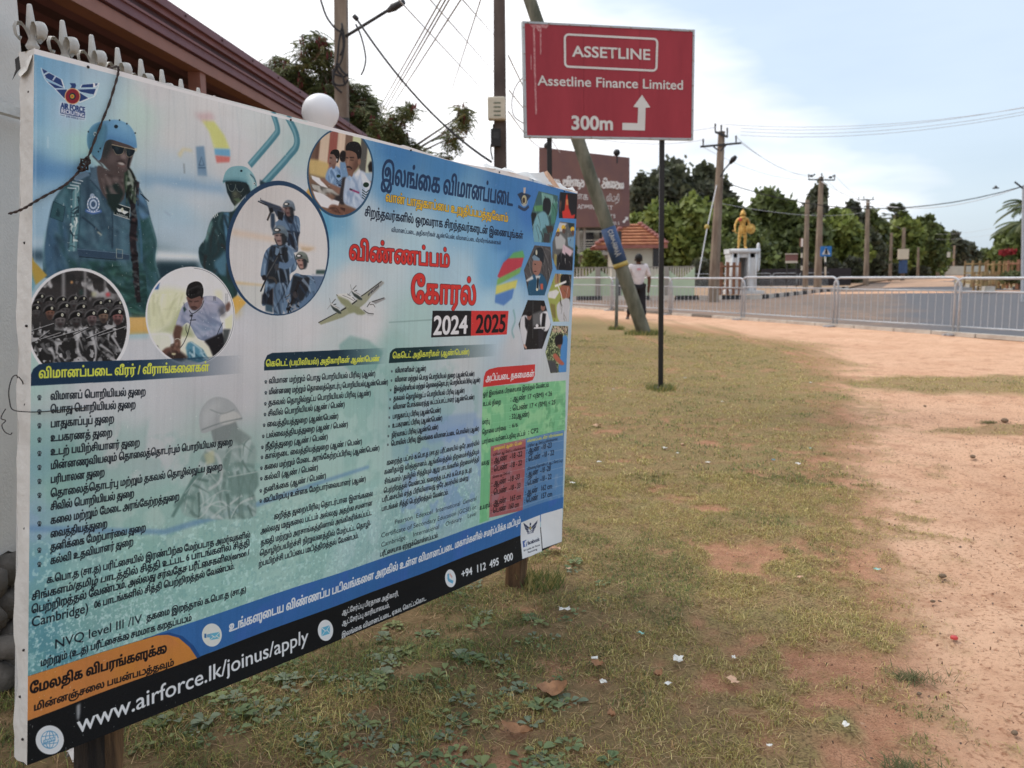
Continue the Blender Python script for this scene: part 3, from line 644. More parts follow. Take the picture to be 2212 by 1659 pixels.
# ---- round picture of the office
E('D',(738.5,373),72,97,(42,80,110));cm=mask('D',circle((738.5,372),68.5,92.5,60))
comp(AR,0,0,cm,(120,92,74))
for x0_,x1_,c in((60,150,(110,84,70)),(150,215,(100,74,62)),(215,370,(205,184,160)),(370,500,(150,86,76)),(500,630,(214,192,168)),(630,745,(120,96,80)),(745,890,(196,204,160)),(890,1000,(84,84,80)),(1000,1110,(190,196,172))):
 P('J',[(x0_+20,100),(x1_+20,100),(x1_-20,900),(x0_-20,900)],c,1,2,cm)
P('J',[(40,640),(200,660),(390,720),(340,980),(60,900)],(196,170,110),1,3,cm);P('J',[(60,900),(330,960),(330,1010),(60,960)],(120,110,84),.9,4,cm)
P('J',[(80,1050),(260,1080),(560,1200),(600,1260),(300,1260),(90,1130)],(92,90,84),1,4,cm)
folds(mask('J',[(80,1050),(560,1180),(600,1260),(200,1240)])*cm,14,[(40,38,36),(180,178,170)],160,12,.35,51,.8,2)
P('J',[(90,915),(230,960),(375,1130),(250,1090),(110,980)],(228,228,226),1,1,cm);L('J',[(110,980),(250,1095),(375,1135)],6,(120,120,118),.9,0,cm)
P('J',[(560,690),(640,690),(690,760),(700,960),(600,960),(560,800)],(108,142,176),1,2,cm);E('J',(605,600),56,95,(30,26,26),1,1,cm)
P('J',[(390,790),(480,760),(560,800),(600,900),(606,1120),(480,1130),(360,1030),(325,980),(340,880)],(118,152,188),1,2,cm,3)
folds(mask('J',[(390,790),(560,800),(606,1120),(360,1030)])*cm,20,[(74,104,140),(160,188,214)],80,10,1.1,52,.6,1)
P('J',[(402,540),(470,520),(525,640),(500,720),(430,770),(392,760),(376,690)],(128,100,88),1,1,cm,3);P('J',[(430,740),(490,720),(480,800),(440,810)],(112,84,74),1,1,cm)
P('J',[(395,560),(420,505),(480,485),(535,510),(550,590),(530,700),(500,690),(500,640),(455,570)],(24,22,22),1,0,cm,4)
L('J',[(395,622),(425,628)],12,(24,18,18),1,1,cm);L('J',[(388,715),(415,722)],11,(90,40,40),1,1,cm);L('J',[(385,640),(378,690)],10,(160,130,115),.9,1,cm);E('J',(508,660),12,26,(205,205,205),.8,0,cm)
E('J',(540,928),34,26,(26,50,44),1,0,cm)
for k in range(3):L('J',[(508,985+k*28),(548,1020+k*28),(590,985+k*28)],9,(36,54,74),1,0,cm,sm=0)
P('J',[(540,1070),(585,1070),(585,1095),(540,1095)],(36,48,80),1,0,cm)
P('J',[(230,970),(300,960),(390,1040),(600,1130),(605,1230),(540,1230),(380,1090),(260,1010)],(134,100,84),1,2,cm)
P('J',[(600,960),(660,940),(640,1180),(640,1400),(600,1400),(440,1330),(420,1270),(560,1250)],(48,44,46),1,2,cm)
P('J',[(660,960),(760,900),(880,830),(1000,890),(1080,1060),(1075,1200),(990,1340),(900,1480),(760,1440),(640,1380),(620,1250),(640,1060)],(164,182,202),1,2,cm,3)
P('J',[(900,850),(1000,900),(1080,1060),(1075,1190),(930,1060)],(208,212,216),.9,4,cm);P('J',[(800,900),(880,790),(900,850),(850,1010)],(214,216,218),1,2,cm)
P('J',[(680,960),(740,900),(760,960),(740,1010)],(140,172,204),1,1,cm)
folds(mask('J',[(660,960),(900,850),(1060,1080),(900,1470),(640,1370)])*cm,36,[(126,150,180),(196,210,224)],120,12,1.0,53,.55,2)
P('J',[(655,520),(700,500),(800,520),(850,600),(860,760),(790,860),(760,940),(700,890),(670,800),(650,660)],(124,92,76),1,1,cm,3)
P('J',[(800,660),(870,640),(880,760),(790,880),(760,830)],(92,66,56),.8,5,cm);P('J',[(670,640),(720,640),(730,740),(690,760)],(158,122,100),.7,6,cm)
P('J',[(648,500),(650,420),(700,370),(780,355),(860,385),(900,470),(905,560),(890,640),(850,650),(820,560),(760,520),(700,505)],(26,24,24),1,0,cm,4);E('J',(875,690),24,54,(140,104,86),1,1,cm)
L('J',[(655,622),(690,626)],12,(26,20,20),1,1,cm);L('J',[(720,622),(785,622)],13,(26,20,20),1,1,cm);L('J',[(725,660),(780,665)],9,(36,26,24),1,1,cm);L('J',[(695,640),(688,740),(705,752)],12,(170,134,112),.8,2,cm)
L('J',[(675,778),(720,778),(755,808)],20,(28,22,22),1,1,cm);L('J',[(690,826),(735,830)],11,(96,56,52),1,1,cm)
E('J',(997,1072),50,42,(24,48,36),1,0,cm)
for k in range(4):L('J',[(935,1155+k*42),(1000,1200+k*42),(1070,1145+k*42)],13,(26,50,40),1,0,cm,sm=0)
L('J',[(730,1148),(780,1165),(880,1205)],24,(140,44,90),1,1,cm);L('J',[(730,1142),(770,1155)],16,(24,50,44),1,1,cm)
P('J',[(1020,760),(1050,690),(1110,680),(1120,860),(1040,860)],(30,26,26),1,2,cm);P('J',[(970,880),(1110,870),(1110,1020),(1040,1000)],(150,176,196),1,2,cm)
P('J',[(120,1170),(280,1220),(420,1300),(560,1350),(540,1430),(440,1480),(260,1430),(170,1300)],(224,224,226),1,1,cm)
P('J',[(400,1420),(480,1400),(660,1460),(780,1480),(860,1500),(700,1590),(520,1560),(380,1510)],(116,80,64),1,2,cm,3);folds(mask('J',[(400,1410),(660,1460),(640,1570),(390,1500)])*cm,9,[(70,46,38),(160,120,98)],80,10,.4,54,.8,1)
P('J',[(330,1210),(440,1220),(500,1280),(440,1330),(380,1270)],(128,98,80),.9,3,cm)
# ---- air force recruiting emblem
NAVY=(40,62,112)
wings=[[(335,548),(388,575),(352,596)],[(352,600),(392,580),(500,640),(522,708),(362,625),(358,610)],[(440,716),(545,716),(520,800)],[(372,650),(525,712),(440,712)],[(655,680),(797,668),(770,704),(640,706)],[(612,718),(780,712),(760,765),(640,740)],[(640,742),(715,790),(635,822),(628,780)]]
for w in wings:poly(AR,ft('A',w),(215,225,232));
for w in wings:
 q=ft('A',w);c=q.mean(0);poly(AR,c+(q-c)*.88,NAVY)
L('A',[(330,545),(365,640),(440,712),(520,800)],5,(215,225,232));L('A',[(798,668),(765,765),(715,792),(640,825)],5,(215,225,232))
P('A',[(560,668),(605,670),(612,690),(600,720),(560,720),(575,692)],NAVY);P('A',[(748,668),(762,668),(770,700),(748,704)],(215,225,232));P('A',[(440,612),(452,618),(430,650),(420,645)],(215,225,232),.8)
E('A',(582,775),62,66,(225,180,120));E('A',(582,775),56,60,(132,38,48));E('A',(582,775),26,28,(28,44,60));E('A',(580,775),17,18,(190,160,60));E('A',(580,775),8,9,(190,70,50))
P('A',[(485,820),(684,865),(684,970),(478,925)],(205,214,224),.85,2)
text(AR,'A','AIR FORCE',488,868,680,905,44,NAVY,.05)
P('A',[(484,870),(682,908),(680,952),(484,912)],NAVY);text(AR,'A','RECRUITING',490,906,676,944,32,(215,222,232),.04)
text(AR,'A','JOIN WITH US',532,942,628,962,15,(50,70,110),.04);L('A',[(484,924),(524,932)],3,(50,70,110));L('A',[(634,955),(676,963)],3,(50,70,110))
# ---- aeroplane
Y=(140,144,110);G_=(196,196,190)
P('N',[(650,620),(720,600),(900,590),(1010,640),(1100,760),(1160,800),(1050,880),(960,840),(880,920),(760,830),(690,720)],(206,206,200),1,1)
P('N',[(650,640),(760,680),(950,760),(1050,870),(1160,800),(1250,700),(1530,650),(1400,820),(1240,960),(1330,1000),(1400,1100),(1300,1140),(1180,1130),(1100,1080),(960,1110),(800,1190),(790,1000),(880,930),(760,840),(690,730)],Y,1,2)
P('N',[(175,1330),(640,1090),(900,950),(960,1080),(800,1200),(240,1385)],(150,152,122),1,1);P('N',[(1050,860),(1260,670),(1800,285),(1870,320),(1500,690),(1240,940),(1100,900)],(150,152,128),1,1);P('N',[(1500,520),(1800,285),(1870,320),(1640,550),(1500,660)],(148,148,146),1,3)
L('N',[(180,1330),(640,1090)],20,(38,38,38));L('N',[(750,1035),(885,960)],32,(50,50,50));L('N',[(1050,860),(1170,775)],32,(44,44,44));L('N',[(1255,675),(1380,600),(1800,288)],20,(36,36,36))
P('N',[(1240,960),(1330,900),(1420,930),(1510,800),(1560,830),(1640,900),(1620,960),(1590,1110),(1480,1110),(1340,1040)],(200,200,198),1,1);P('N',[(1550,800),(1860,700),(1900,735),(1640,860)],(140,140,138),1,1);L('N',[(1550,805),(1860,703)],16,(40,40,40))
L('N',[(1430,930),(1510,815)],20,(60,60,60));L('N',[(1500,880),(1580,870),(1630,940)],14,(50,50,50));L('N',[(1340,1010),(1450,1090),(1590,1110)],18,(50,50,50));P('N',[(1400,1110),(1590,1120),(1580,1160),(1430,1140)],(165,165,162),.9,2)
for ex,ey in((0,0),(540,-345)):
 P('N',[(470+ex,850+ey),(520+ex,840+ey),(640+ex,920+ey),(760+ex,1040+ey),(720+ex,1090+ey),(600+ex,1010+ey)],(202,202,198),1,1)
 P('N',[(480+ex,860+ey),(560+ex,930+ey),(660+ex,980+ey),(760+ex,1060+ey),(770+ex,1110+ey),(690+ex,1100+ey),(560+ex,1010+ey),(510+ex,930+ey)],(52,62,58),1,1)
 L('N',[(490+ex,845+ey),(465+ex,710+ey)],12,(120,120,118),.9);L('N',[(525+ex,840+ey),(615+ex,740+ey)],22,(84,84,84),.9);L('N',[(480+ex,890+ey),(405+ex,990+ey)],12,(140,140,138),.9)
 L('N',[(570+ex,880+ey),(630+ex,862+ey)],20,(44,44,44));L('N',[(600+ex,910+ey),(720+ex,970+ey)],8,(110,110,108))
L('N',[(800,640),(950,700),(1100,785)],9,(80,80,80));L('N',[(650,625),(665,650)],20,(70,74,50));
for q in((930,605),(975,630),(1060,690),(1100,730)):L('N',[q,(q[0]+26,q[1]+26)],14,(50,50,50))
text(AR,'N','SMR2202',1450,670,1740,415,60,(50,50,50),.05)
L('E',[(975,1312),(1240,1295)],5,(120,150,145),.8,1);L('E',[(1700,1240),(1712,1300),(1695,1360),(1708,1400)],12,(110,160,160),.6,2)
# ---- painted flag smear on the right
P('E',[(1700,900),(1755,888),(1765,930),(1700,960),(1665,940)],(95,165,100),1,3)
P('E',[(1668,935),(1760,930),(1745,985),(1620,1055),(1605,1040),(1640,960)],(186,62,74),1,2)
P('E',[(1605,1055),(1745,985),(1735,1020),(1600,1095)],(120,170,90),1,3);P('E',[(1598,1095),(1722,1060),(1710,1110),(1592,1150)],(205,200,100),1,3);P('E',[(1592,1150),(1702,1110),(1690,1170),(1640,1212),(1588,1195)],(82,128,190),1,3)
P('E',[(1560,900),(1680,885),(1640,950),(1600,1000)],(110,165,205),.6,8)
# ---- small crest right of the title
E('K',(84,112),30,52,(150,160,165),1,1);P('K',[(26,58),(60,40),(118,58),(140,70),(112,110),(100,140),(62,140),(50,100)],(44,58,78),1,1);E('K',(84,105),20,40,(170,165,130));E('K',(80,110),12,24,(70,60,50));L('K',[(38,165),(84,190),(118,165)],20,(48,64,90));P('K',[(76,0),(96,0),(92,50),(78,50)],(180,170,160))
# ---- honeycomb of small pictures
def hexa(pts,base):
 m=mask('K',pts,0);comp(AR,0,0,m,base);return m
m=hexa([(205,30),(372,70),(382,200),(310,478),(165,468),(138,240)],(62,96,96));K=lambda p,c,a=1,b=2,sm=0:P('K',p,c,a,b,m,sm)
K([(230,40),(330,70),(360,140),(300,260),(240,160)],(110,158,150));K([(165,160),(240,150),(245,205),(170,205)],(84,140,90));K([(140,215),(190,220),(190,300),(160,420)],(30,34,34))
K([(250,100),(300,95),(318,160),(300,230),(260,230),(245,180)],(34,38,40),1,2,3);K([(190,240),(250,205),(285,240),(300,330),(240,360),(230,478),(160,478),(160,330)],(112,164,176),1,3,3);K([(270,330),(330,330),(345,370),(290,400)],(66,54,48))
K([(320,150),(372,120),(360,300),(320,320)],(70,130,110),.9,3);folds(m,26,[(40,60,60),(150,190,180),(30,30,30)],60,5,1.2,61,.6,1);K([(255,390),(310,400),(300,478),(250,470)],(60,60,62))
m=hexa([(388,38),(543,55),(530,270),(388,262),(380,120)],(36,34,36));K([(435,210),(445,60),(455,60),(466,150),(470,220)],(190,60,40));K([(415,205),(470,180),(490,240),(520,230),(510,268),(420,268)],(200,52,44));K([(446,100),(462,100),(466,150),(448,150)],(205,130,80));K([(385,110),(410,120),(400,220)],(110,80,70),.8,4)
m=hexa([(398,292),(515,310),(495,718),(362,712),(325,600),(330,470)],(92,94,92));K([(390,300),(450,310),(430,380),(370,380)],(190,190,186));K([(460,300),(510,310),(505,360),(470,350)],(40,56,60))
K([(350,430),(400,400),(440,450),(430,530),(360,530)],(170,172,170),1,3);K([(455,430),(515,420),(510,530),(460,500)],(110,152,180));K([(360,600),(400,560),(500,600),(495,715),(370,712)],(26,28,32),1,3);K([(345,570),(365,580),(360,680),(340,660)],(150,140,80));K([(420,490),(505,550),(465,610),(408,560)],(202,178,186));K([(436,560),(470,590),(500,640),(470,715),(440,715)],(30,30,34))
for x,y in((375,370),(424,345),(498,360)):E('K',(x,y),17,22,(214,176,60),1,0,m);E('K',(x+2,y+30),13,22,(96,72,62),1,1,m)
folds(m,24,[(220,220,216),(24,24,26),(120,120,120)],36,5,1.4,62,.6,1)
m=hexa([(168,498),(312,510),(328,700),(260,930),(118,930),(72,712)],(78,76,76));folds(m,34,[(120,118,116),(44,42,44),(30,30,30)],120,6,1.0,63,.7,1)
K([(120,800),(170,745),(240,750),(280,830),(268,930),(118,930)],(34,82,112),1,2,3);K([(92,800),(150,760),(160,790),(100,812)],(196,198,196));K([(160,620),(232,625),(228,700),(200,760),(165,745),(150,700)],(146,106,92),1,1,3);K([(150,600),(175,540),(215,515),(250,545),(248,660),(232,640),(205,620)],(34,40,46),1,1,3);K([(146,600),(165,580),(215,612),(215,632),(160,628)],(112,140,160),1,1)
K([(175,760),(225,760),(205,800),(215,880),(185,880),(192,800)],(190,196,196));K([(193,780),(208,780),(206,880),(190,890)],(18,26,32));K([(222,830),(245,828),(248,880),(225,880)],(190,90,70));E('K',(194,880),9,12,(205,205,180),1,0,m);L('K',[(168,660),(180,664)],6,(30,24,24),1,0,m);L('K',[(163,725),(185,722)],6,(90,50,46),1,0,m);E('K',(186,560),9,24,(190,190,170),1,1,m)
m=hexa([(350,742),(488,752),(468,1155),(335,1158),(285,930)],(150,160,80));K([(350,742),(400,742),(380,830),(345,830)],(160,124,90),1,4);K([(400,750),(488,750),(488,1000),(440,950),(405,860)],(52,44,42),1,3);K([(395,850),(470,850),(475,940),(430,960),(395,930)],(150,92,70),1,2,3);K([(400,760),(460,750),(470,840),(400,830)],(28,28,28),1,1,3)
K([(290,900),(360,880),(385,900),(350,960),(290,950)],(205,206,200));L('K',[(350,850),(440,812)],14,(212,212,206),1,1,m);L('K',[(370,840),(400,920),(410,980)],8,(212,212,206),1,1,m);K([(380,990),(470,960),(468,1155),(390,1155),(365,1060)],(182,184,186),1,2,3);folds(m,22,[(90,80,60),(210,210,205),(40,40,36)],44,5,1.2,64,.6,1);K([(310,1000),(350,1010),(360,1130),(330,1120)],(120,110,60),.9,3)
m=hexa([(112,970),(258,975),(318,1180),(245,1390),(95,1398),(35,1180)],(32,32,32));K([(160,1090),(240,1060),(230,1180),(165,1200)],(110,112,112),.8,4);K([(60,1115),(115,1110),(120,1200),(100,1360),(85,1360),(50,1230)],(196,198,200),1,2,3);K([(90,1110),(130,1150),(115,1240),(95,1200)],(26,26,28));E('K',(130,1110),20,34,(126,90,78),1,1,m);E('K',(128,1090),22,20,(22,20,20),1,1,m)
K([(228,1090),(300,1070),(315,1180),(280,1240),(235,1210)],(205,206,208),1,2,3);K([(245,1080),(275,1090),(265,1230),(235,1200)],(26,26,28));E('K',(248,1030),19,34,(136,98,84),1,1,m);E('K',(250,1005),20,20,(22,20,20),1,1,m);K([(210,1225),(260,1225),(245,1390),(215,1390)],(44,44,48));L('K',[(175,1212),(270,1208)],10,(190,190,190),1,0,m);E('K',(200,1192),12,15,(205,205,205),1,0,m);L('K',[(160,980),(165,1300)],5,(90,90,90),.8,1,m);L('K',[(90,1360),(110,1385)],14,(190,150,130),1,1,m)
m=hexa([(332,1192),(462,1195),(445,1590),(318,1602),(272,1420)],(92,104,70));K([(332,1192),(462,1195),(460,1260),(330,1250)],(190,160,140),.9,4);speckle(m,7,.55,(190,200,150),65,.8,2,.1);speckle(m,7,.58,(36,48,34),66,.9,2,.1)
K([(405,1310),(455,1290),(455,1590),(385,1590),(400,1450)],(74,136,196),1,3,3);K([(355,1290),(410,1265),(415,1350),(365,1370)],(30,28,30),1,2,3);K([(360,1430),(400,1480),(430,1520),(400,1530),(340,1460)],(176,96,76),1,2,3);K([(270,1480),(360,1500),(380,1600),(310,1600)],(70,72,74),1,4);K([(370,1360),(410,1350),(400,1400)],(130,84,68))
for pts in([(390,38),(386,270)],[(325,470),(398,285)],[(362,715),(500,722)]):L('K',pts,6,(80,140,200),.7,1)
# ---- headings, lists and paragraphs
INK=(24,30,38);YEL=(208,214,72)
def band(fr,pts,xa,xb,c0,top=None):
 q=ft(fr,pts);xa,xb=ft(fr,[(xa,pts[0][1]),(xb,pts[0][1])])[:,0]
 x0,y0,mm=coverage([q],TW,TH,3,0)
 gx_=np.clip((xb-np.arange(x0,x0+mm.shape[1]))/(xb-xa),0,1)
 comp(AR,x0,y0,(mm*gx_[None]).astype(np.float32),c0)
band('C',[(218,266),(222,195),(245,140),(290,105),(400,92),(1150,70),(1800,38),(1830,170),(1530,192),(900,230)],1000,1800,(26,52,76))
band('F',[(193,232),(195,170),(215,125),(250,108),(900,80),(1050,72),(1050,182)],700,1050,(24,50,66))
band('G',[(102,180),(110,110),(128,85),(150,74),(600,55),(860,44),(860,128)],330,850,(22,50,54))
text(AR,'C','விமானப்படை வீரர் / வீராங்கனைகள்',285,208,1548,155,56,YEL,.03)
text(AR,'F','கெடெட் (பயிலியல்) அதிகாரிகள் ஆண்/பெண்',205,203,1000,165,32,YEL,.04)
text(AR,'G','கெடெட் அதிகாரிகள் (ஆண்/பெண்)',127,146,662,117,30,YEL,.03)
text(AR,'E','இலங்கை விமானப்படை',930,484,1702,624,92,(34,58,92),.03)
text(AR,'E','வான் பாதுகாப்பை உறுதிப்படுத்துவோம்',960,595,1675,719,42,(222,178,50),.025,(60,62,60),1.6)
text(AR,'E','சிறந்தவர்களில் ஒருவராக சிறந்தவர்களுடன் இணையுங்கள்',835,682,1757,820,40,(26,34,52),.03)
text(AR,'E','விமானப்படை அதிகாரிகள் ஆண்/பெண், விமானப்படை வீர/வீராங்கனைகள்',998,776,1632,853,20,(30,44,64),.02)
text(AR,'E','விண்ணப்பம்',742,938,1330,986,84,(206,52,46),.032,(70,30,40),2.4)
text(AR,'E','கோரல்',1100,1196,1482,1204,112,(206,52,46),.035,(70,30,40),2.4)
P('E',[(1225,1243),(1455,1243),(1452,1391),(1217,1401)],(30,30,32));P('E',[(1455,1243),(1670,1244),(1663,1383),(1452,1391)],(204,52,50))
text(AR,'E','2024',1228,1384,1432,1376,112,(230,230,230),.03);text(AR,'E','2025',1478,1373,1654,1366,108,(26,22,24),.03)
left=[('விமானப் பொறியியல் துறை',368,1072,330),('பொது பொறியியல் துறை',466,997,425),('பாதுகாப்புப் துறை',572,838,530),('உபகரணத் துறை',675,825,632),('உடற் பயிற்சியாளர் துறை',777,1030,705),('மின்னணுவியலும் தொலைத்தொடர்பும் பொறியியல துறை',880,1728,700),('பரிபாலன துறை',982,770,925),('தொலைத்தொடர்பு மற்றும் தகவல் தொழில்நுட்ப துறை',1086,1655,882),('சிவில் பொறியியல் துறை',1182,995,1082),('கலை மற்றும் மேடை அரங்கேற்றத்துறை',1285,1340,1106),('வைத்தியத்துறை',1385,797,1305),('தனிக்கை மேற்பார்வை துறை',1482,1090,1336),('கல்வி உதவியாளர் துறை',1582,998,1440)]
for t,y0,x1,y1 in left:text(AR,'C',t,372,y0,x1,y1,43,INK,.03)
def bullet(fr,x,y,r):
 E(fr,(x,y-r*.2),r,r,INK);E(fr,(x,y-r*.2),r*.62,r*.66,(150,170,170));L(fr,[(x,y-r*.7),(x,y+r)],r*.35,INK);L(fr,[(x-r*.6,y+r*1.15),(x+r*.6,y+r*1.1)],r*.5,INK)
for k,y in enumerate((350,455,557,662,762,865,968,1070,1170,1280,1378,1475,1580)):bullet('C',291,y,15)
for t,x0,y0,x1,y1,h,b in[('க.பொ.த (சா.த) பரிட்சையில் இரண்டிற்கு மேற்படாத அமர்வுகளில்',355,255,1920,-93,38,.025),('சிங்களம்/தமிழ் பாடத்தில் சித்தி உட்பட 6 பாடங்களில் சித்தி',240,385,1914,-31,40,.025),('பெற்றிருத்தல் வேண்டும். அல்லது சர்வதேச பரீட்சைகளில(earson /',238,486,1905,42,42,.025),('Cambridge)',238,588,685,475,70,.01),('06 பாடங்களில் சித்தி பெற்றிருத்தல் வேண்டும்.',728,448,1797,146,36,.025),('NVQ level III /IV',415,756,1095,560,66,.005),('தகமை இருந்தால் க.பொ.த (சா.த)',1130,546,1885,322,34,.025),('மற்றும் (உ.த) பரீட்சைக்கு சமமாக கருதப்படும்',308,888,1468,540,38,.025)]:
 text(AR,'d',t,x0,y0,x1,y1,h*1.1,INK,b*1.3)
mid=[('விமான மற்றும் பொது பொறியியல் பிரிவு (ஆண்)',225,322,972,270),('மின்னணு மற்றும் தொலைத்தொடர்பு பொறியியல்(ஆண்/பெண்)',225,398,1058,328),('தகவல் தொழில்நுட்ப பொறியியல் பிரிவு (ஆண்)',222,475,942,405),('சிவில் பொறியியல் (ஆண் / பெண்)',220,550,765,485),('வைத்தியத்துறை (ஆண்/பெண்)',215,625,722,568),('பல்வைத்தியத்துறை (ஆண் / பெண்)',210,703,788,625),('நீதித்துறை (ஆண் / பெண்)',205,780,650,713),('கால்நடை வைத்தியத்துறை (ஆண் / பெண்)',203,850,882,745),('கலை மற்றும் மேடை அரங்கேற்றப்பிரிவு (ஆண்/பெண்)',200,926,1000,788),('கல்வி (ஆண் / பெண்)',200,1000,583,928),('தனிக்கை (ஆண் / பெண்)',197,1085,637,985),('குடியிருப்பு உள்ளக மேற்பார்வையாளர் (ஆண்)',197,1156,903,1005)]
for k,(t,x0,y0,x1,y1)in enumerate(mid):
 text(AR,'F',t,x0,y0,x1,y1,30,INK,.03);bullet('F',x0-20,y0-12,9)
for t,x0,y0,x1,y1 in[('குறித்த துறை/பிரிவு தொடர்பான இளங்கலை',270,1275,945,1105),('அல்லது முதுகலை பட்டம் அல்லது அதற்கு சமனான',175,1375,943,1172),('தகுதி மற்றும் அரசாங்கத்தினால் அங்கிகரிக்கப்பட்ட',172,1456,938,1238),('தொழிற்பயிற்ச்சி நிறுவனத்தில் மேற்பட்ட தொழி-',165,1530,932,1313),('ற்பயிற்ச்சி படிப்பை முடித்திருத்தல் வேண்டும்.',160,1605,845,1398)]:
 text(AR,'F',t,x0,y0,x1,y1,30,INK,.028)
rt=[('விமானிகள் (ஆண்)',145,246,362,232),('விமான மற்றும் பொது பொறியியல் துறை (ஆண்/பெண்)',143,310,697,268),('இலத்திரனியல் மற்றும் தொலைத்தொடர்பு பொறியியல்பிரிவு (ஆண்)',138,377,737,310),('தகவல் தொழில்நுட்ப பொறியியல் பிரிவு (ஆண்)',135,442,630,385),('விமான போக்குவரத்து கட்டுப்பாட்டாளர் (ஆண்/பெண்)',132,503,697,430),('பாதுகாப்பு பிரிவு (ஆண்/பெண்)',130,569,470,522),('உபகரணப் பிரிவு (ஆண்/பெண்)',128,631,478,578),('நிர்வாகப் பிரிவு (ஆண்/பெண்)',123,699,450,640),('பொலிஸ் பிரிவு (இலங்கை விமானப்படை பொலிஸ்) (ஆண்)',120,759,728,650)]
for t,x0,y0,x1,y1 in rt:
 text(AR,'G',t,x0,y0,x1,y1,26,INK,.035);bullet('G',x0-22,y0-10,6)
for t,x0,y0,x1,y1 in[('குறைந்த பட்சம் க.பொ.த (சா.த) பரீட்சையில் ஒரே அமர்வில்',88,893,730,748),('கணிதம்இ விஞ்ஞானம், ஆங்கிலத்தில் திறமைச்சித்தியும்',70,957,728,810),('சிங்களம் / தமிழில் சித்தியும் ஆறு பாடங்களில் திறமைச்சித்தி',68,1024,728,863),('பெற்றிருத்தல் வேண்டும். குறைந்த பட்சம் க.பொ.த (உ.த)',62,1088,675,935),('பரீட்சையில் எந்த பிரிவிலாவது ஒரே அமர்வில் மூன்று',52,1150,650,993),('பாடங்கள் சித்தி பெற்றிருத்தல் வேண்டும்.',48,1214,507,1093),('பரீட்சையாக ஏற்றுக்கொள்ளப்படும்.',37,1532,438,1393)]:
 text(AR,'G',t,x0,y0,x1,y1,26,INK,.03)
for t,x0,y0,x1,y1 in[('Pearson  Edexcel  International  General',138,1307,713,1135),('Certificate of Secondary Education (GCSE) or',43,1400,712,1195),('Cambridge     International     Ordinary     Level',43,1465,713,1243)]:
 text(AR,'G',t,x0,y0,x1,y1,33,INK,.0)
# ---- qualifications table
gm=[(757,347),(1335,300),(1328,655),(1055,710),(812,762),(806,1275),(738,1300),(745,700)]
P('G',gm,(112,186,128),.92,0);speckle(mask('G',gm),46,.52,(150,205,150),71,.7,3,.15);speckle(mask('G',[(1190,440),(1335,400),(1328,640),(1200,640)],8),20,.45,(84,150,104),72,.6,3,.2)
P('G',[(812,762),(1055,706),(1045,1208),(805,1260)],(162,92,94));P('G',[(1055,706),(1322,645),(1312,1118),(1250,1150),(1045,1205)],(84,128,172))
speckle(mask('G',[(812,762),(1055,706),(1322,645),(1312,1118),(805,1260)]),30,.55,(150,160,175),73,.25,3,.2)
for k in range(8):L('G',[(812,770+k*66),(1055,714+k*66),(1320,655+k*62)],2,(190,200,205),.45)
for k in range(6):L('G',[(750,430+k*60),(1330,372+k*50)],2,(150,205,160),.6)
P('G',[(757,347),(762,280),(775,240),(800,222),(860,208),(1128,188),(1125,265),(1110,298),(1070,312)],(200,52,50));text(AR,'G','அடிப்படை தகமைகள்',775,306,1120,272,34,(232,230,228),.03)
TK=(24,44,40)
for t,x0,y0,x1,y1,h in[('ஓர் இலங்கை பிரசையாக இருத்தல் வேண்டும்.',757,412,1225,343,22),('உடல் நிறை',757,478,888,464,22),(': ஆண் 17 <(BMI) < 26',955,447,1245,406,24),(': பெண் 17 < (BMI) < 25',952,514,1268,466,24),('மார்பு',750,607,808,600,22),(': 32(ஆண்)',947,572,1082,550,24),('தொலை பார்வை',750,677,922,645,22),(': 6/6',945,632,1003,622,24),('பார்வை வர்ணப்பதிவு மட்டம்',748,745,1052,682,22),(': CP2',1072,676,1145,662,30),('வயது',745,895,802,880,22),('உயரம் :',737,1205,822,1180,22)]:
 text(AR,'G',t,x0,y0,x1,y1,h*1.1,TK,.03)
for t,x0,y0,x1,y1,h,c in[('அலுவலர் ஆண் / பெண்',833,788,1030,746,15,(215,190,70)),('(பிரிவா ஆட்சேர்ப்பு விளக்கமாக)',828,830,1055,776,12,(60,30,34)),(': ஆண்  -18 -22',818,880,1030,828,27,(40,26,30)),(': பெண்  -18 - 22',818,942,1028,890,27,(40,26,30)),('(சேவை ஆட்சேர்ப்பு)',825,986,945,950,12,(60,30,34)),(': ஆண்  -18 -33',818,1042,1015,988,27,(40,26,30)),(': பெண்  -18 - 33',818,1105,1022,1050,27,(40,26,30)),('ஆண்   165 cm',833,1172,1028,1126,27,(40,26,30)),(': பெண்  160 cm',815,1232,1015,1182,27,(40,26,30)),('விமானப்படை வீரர் / வீராங்கனை',1065,732,1315,682,13,(205,205,80)),('(பிரிவா ஆட்சேர்ப்பு விளக்கமாக)',1068,766,1280,716,12,(26,40,60)),(': ஆண்  -18 -23',1060,810,1243,768,27,(26,40,60)),(': பெண்  -18 - 22',1060,870,1258,820,27,(26,40,60)),('(சேவை/தொண்டர் ஆட்சேர்ப்பு)',1068,928,1312,866,12,(26,40,60)),(': ஆண்  -18 -28',1060,978,1238,930,27,(26,40,60)),(': பெண்  -18 - 22',1060,1040,1243,988,27,(26,40,60)),(': ஆண்   162 cm',1058,1105,1247,1055,27,(26,40,60)),(': பெண்   157 cm',1055,1160,1247,1110,27,(26,40,60))]:
 text(AR,'G',t,x0,y0,x1,y1,h*1.1,c,.03)
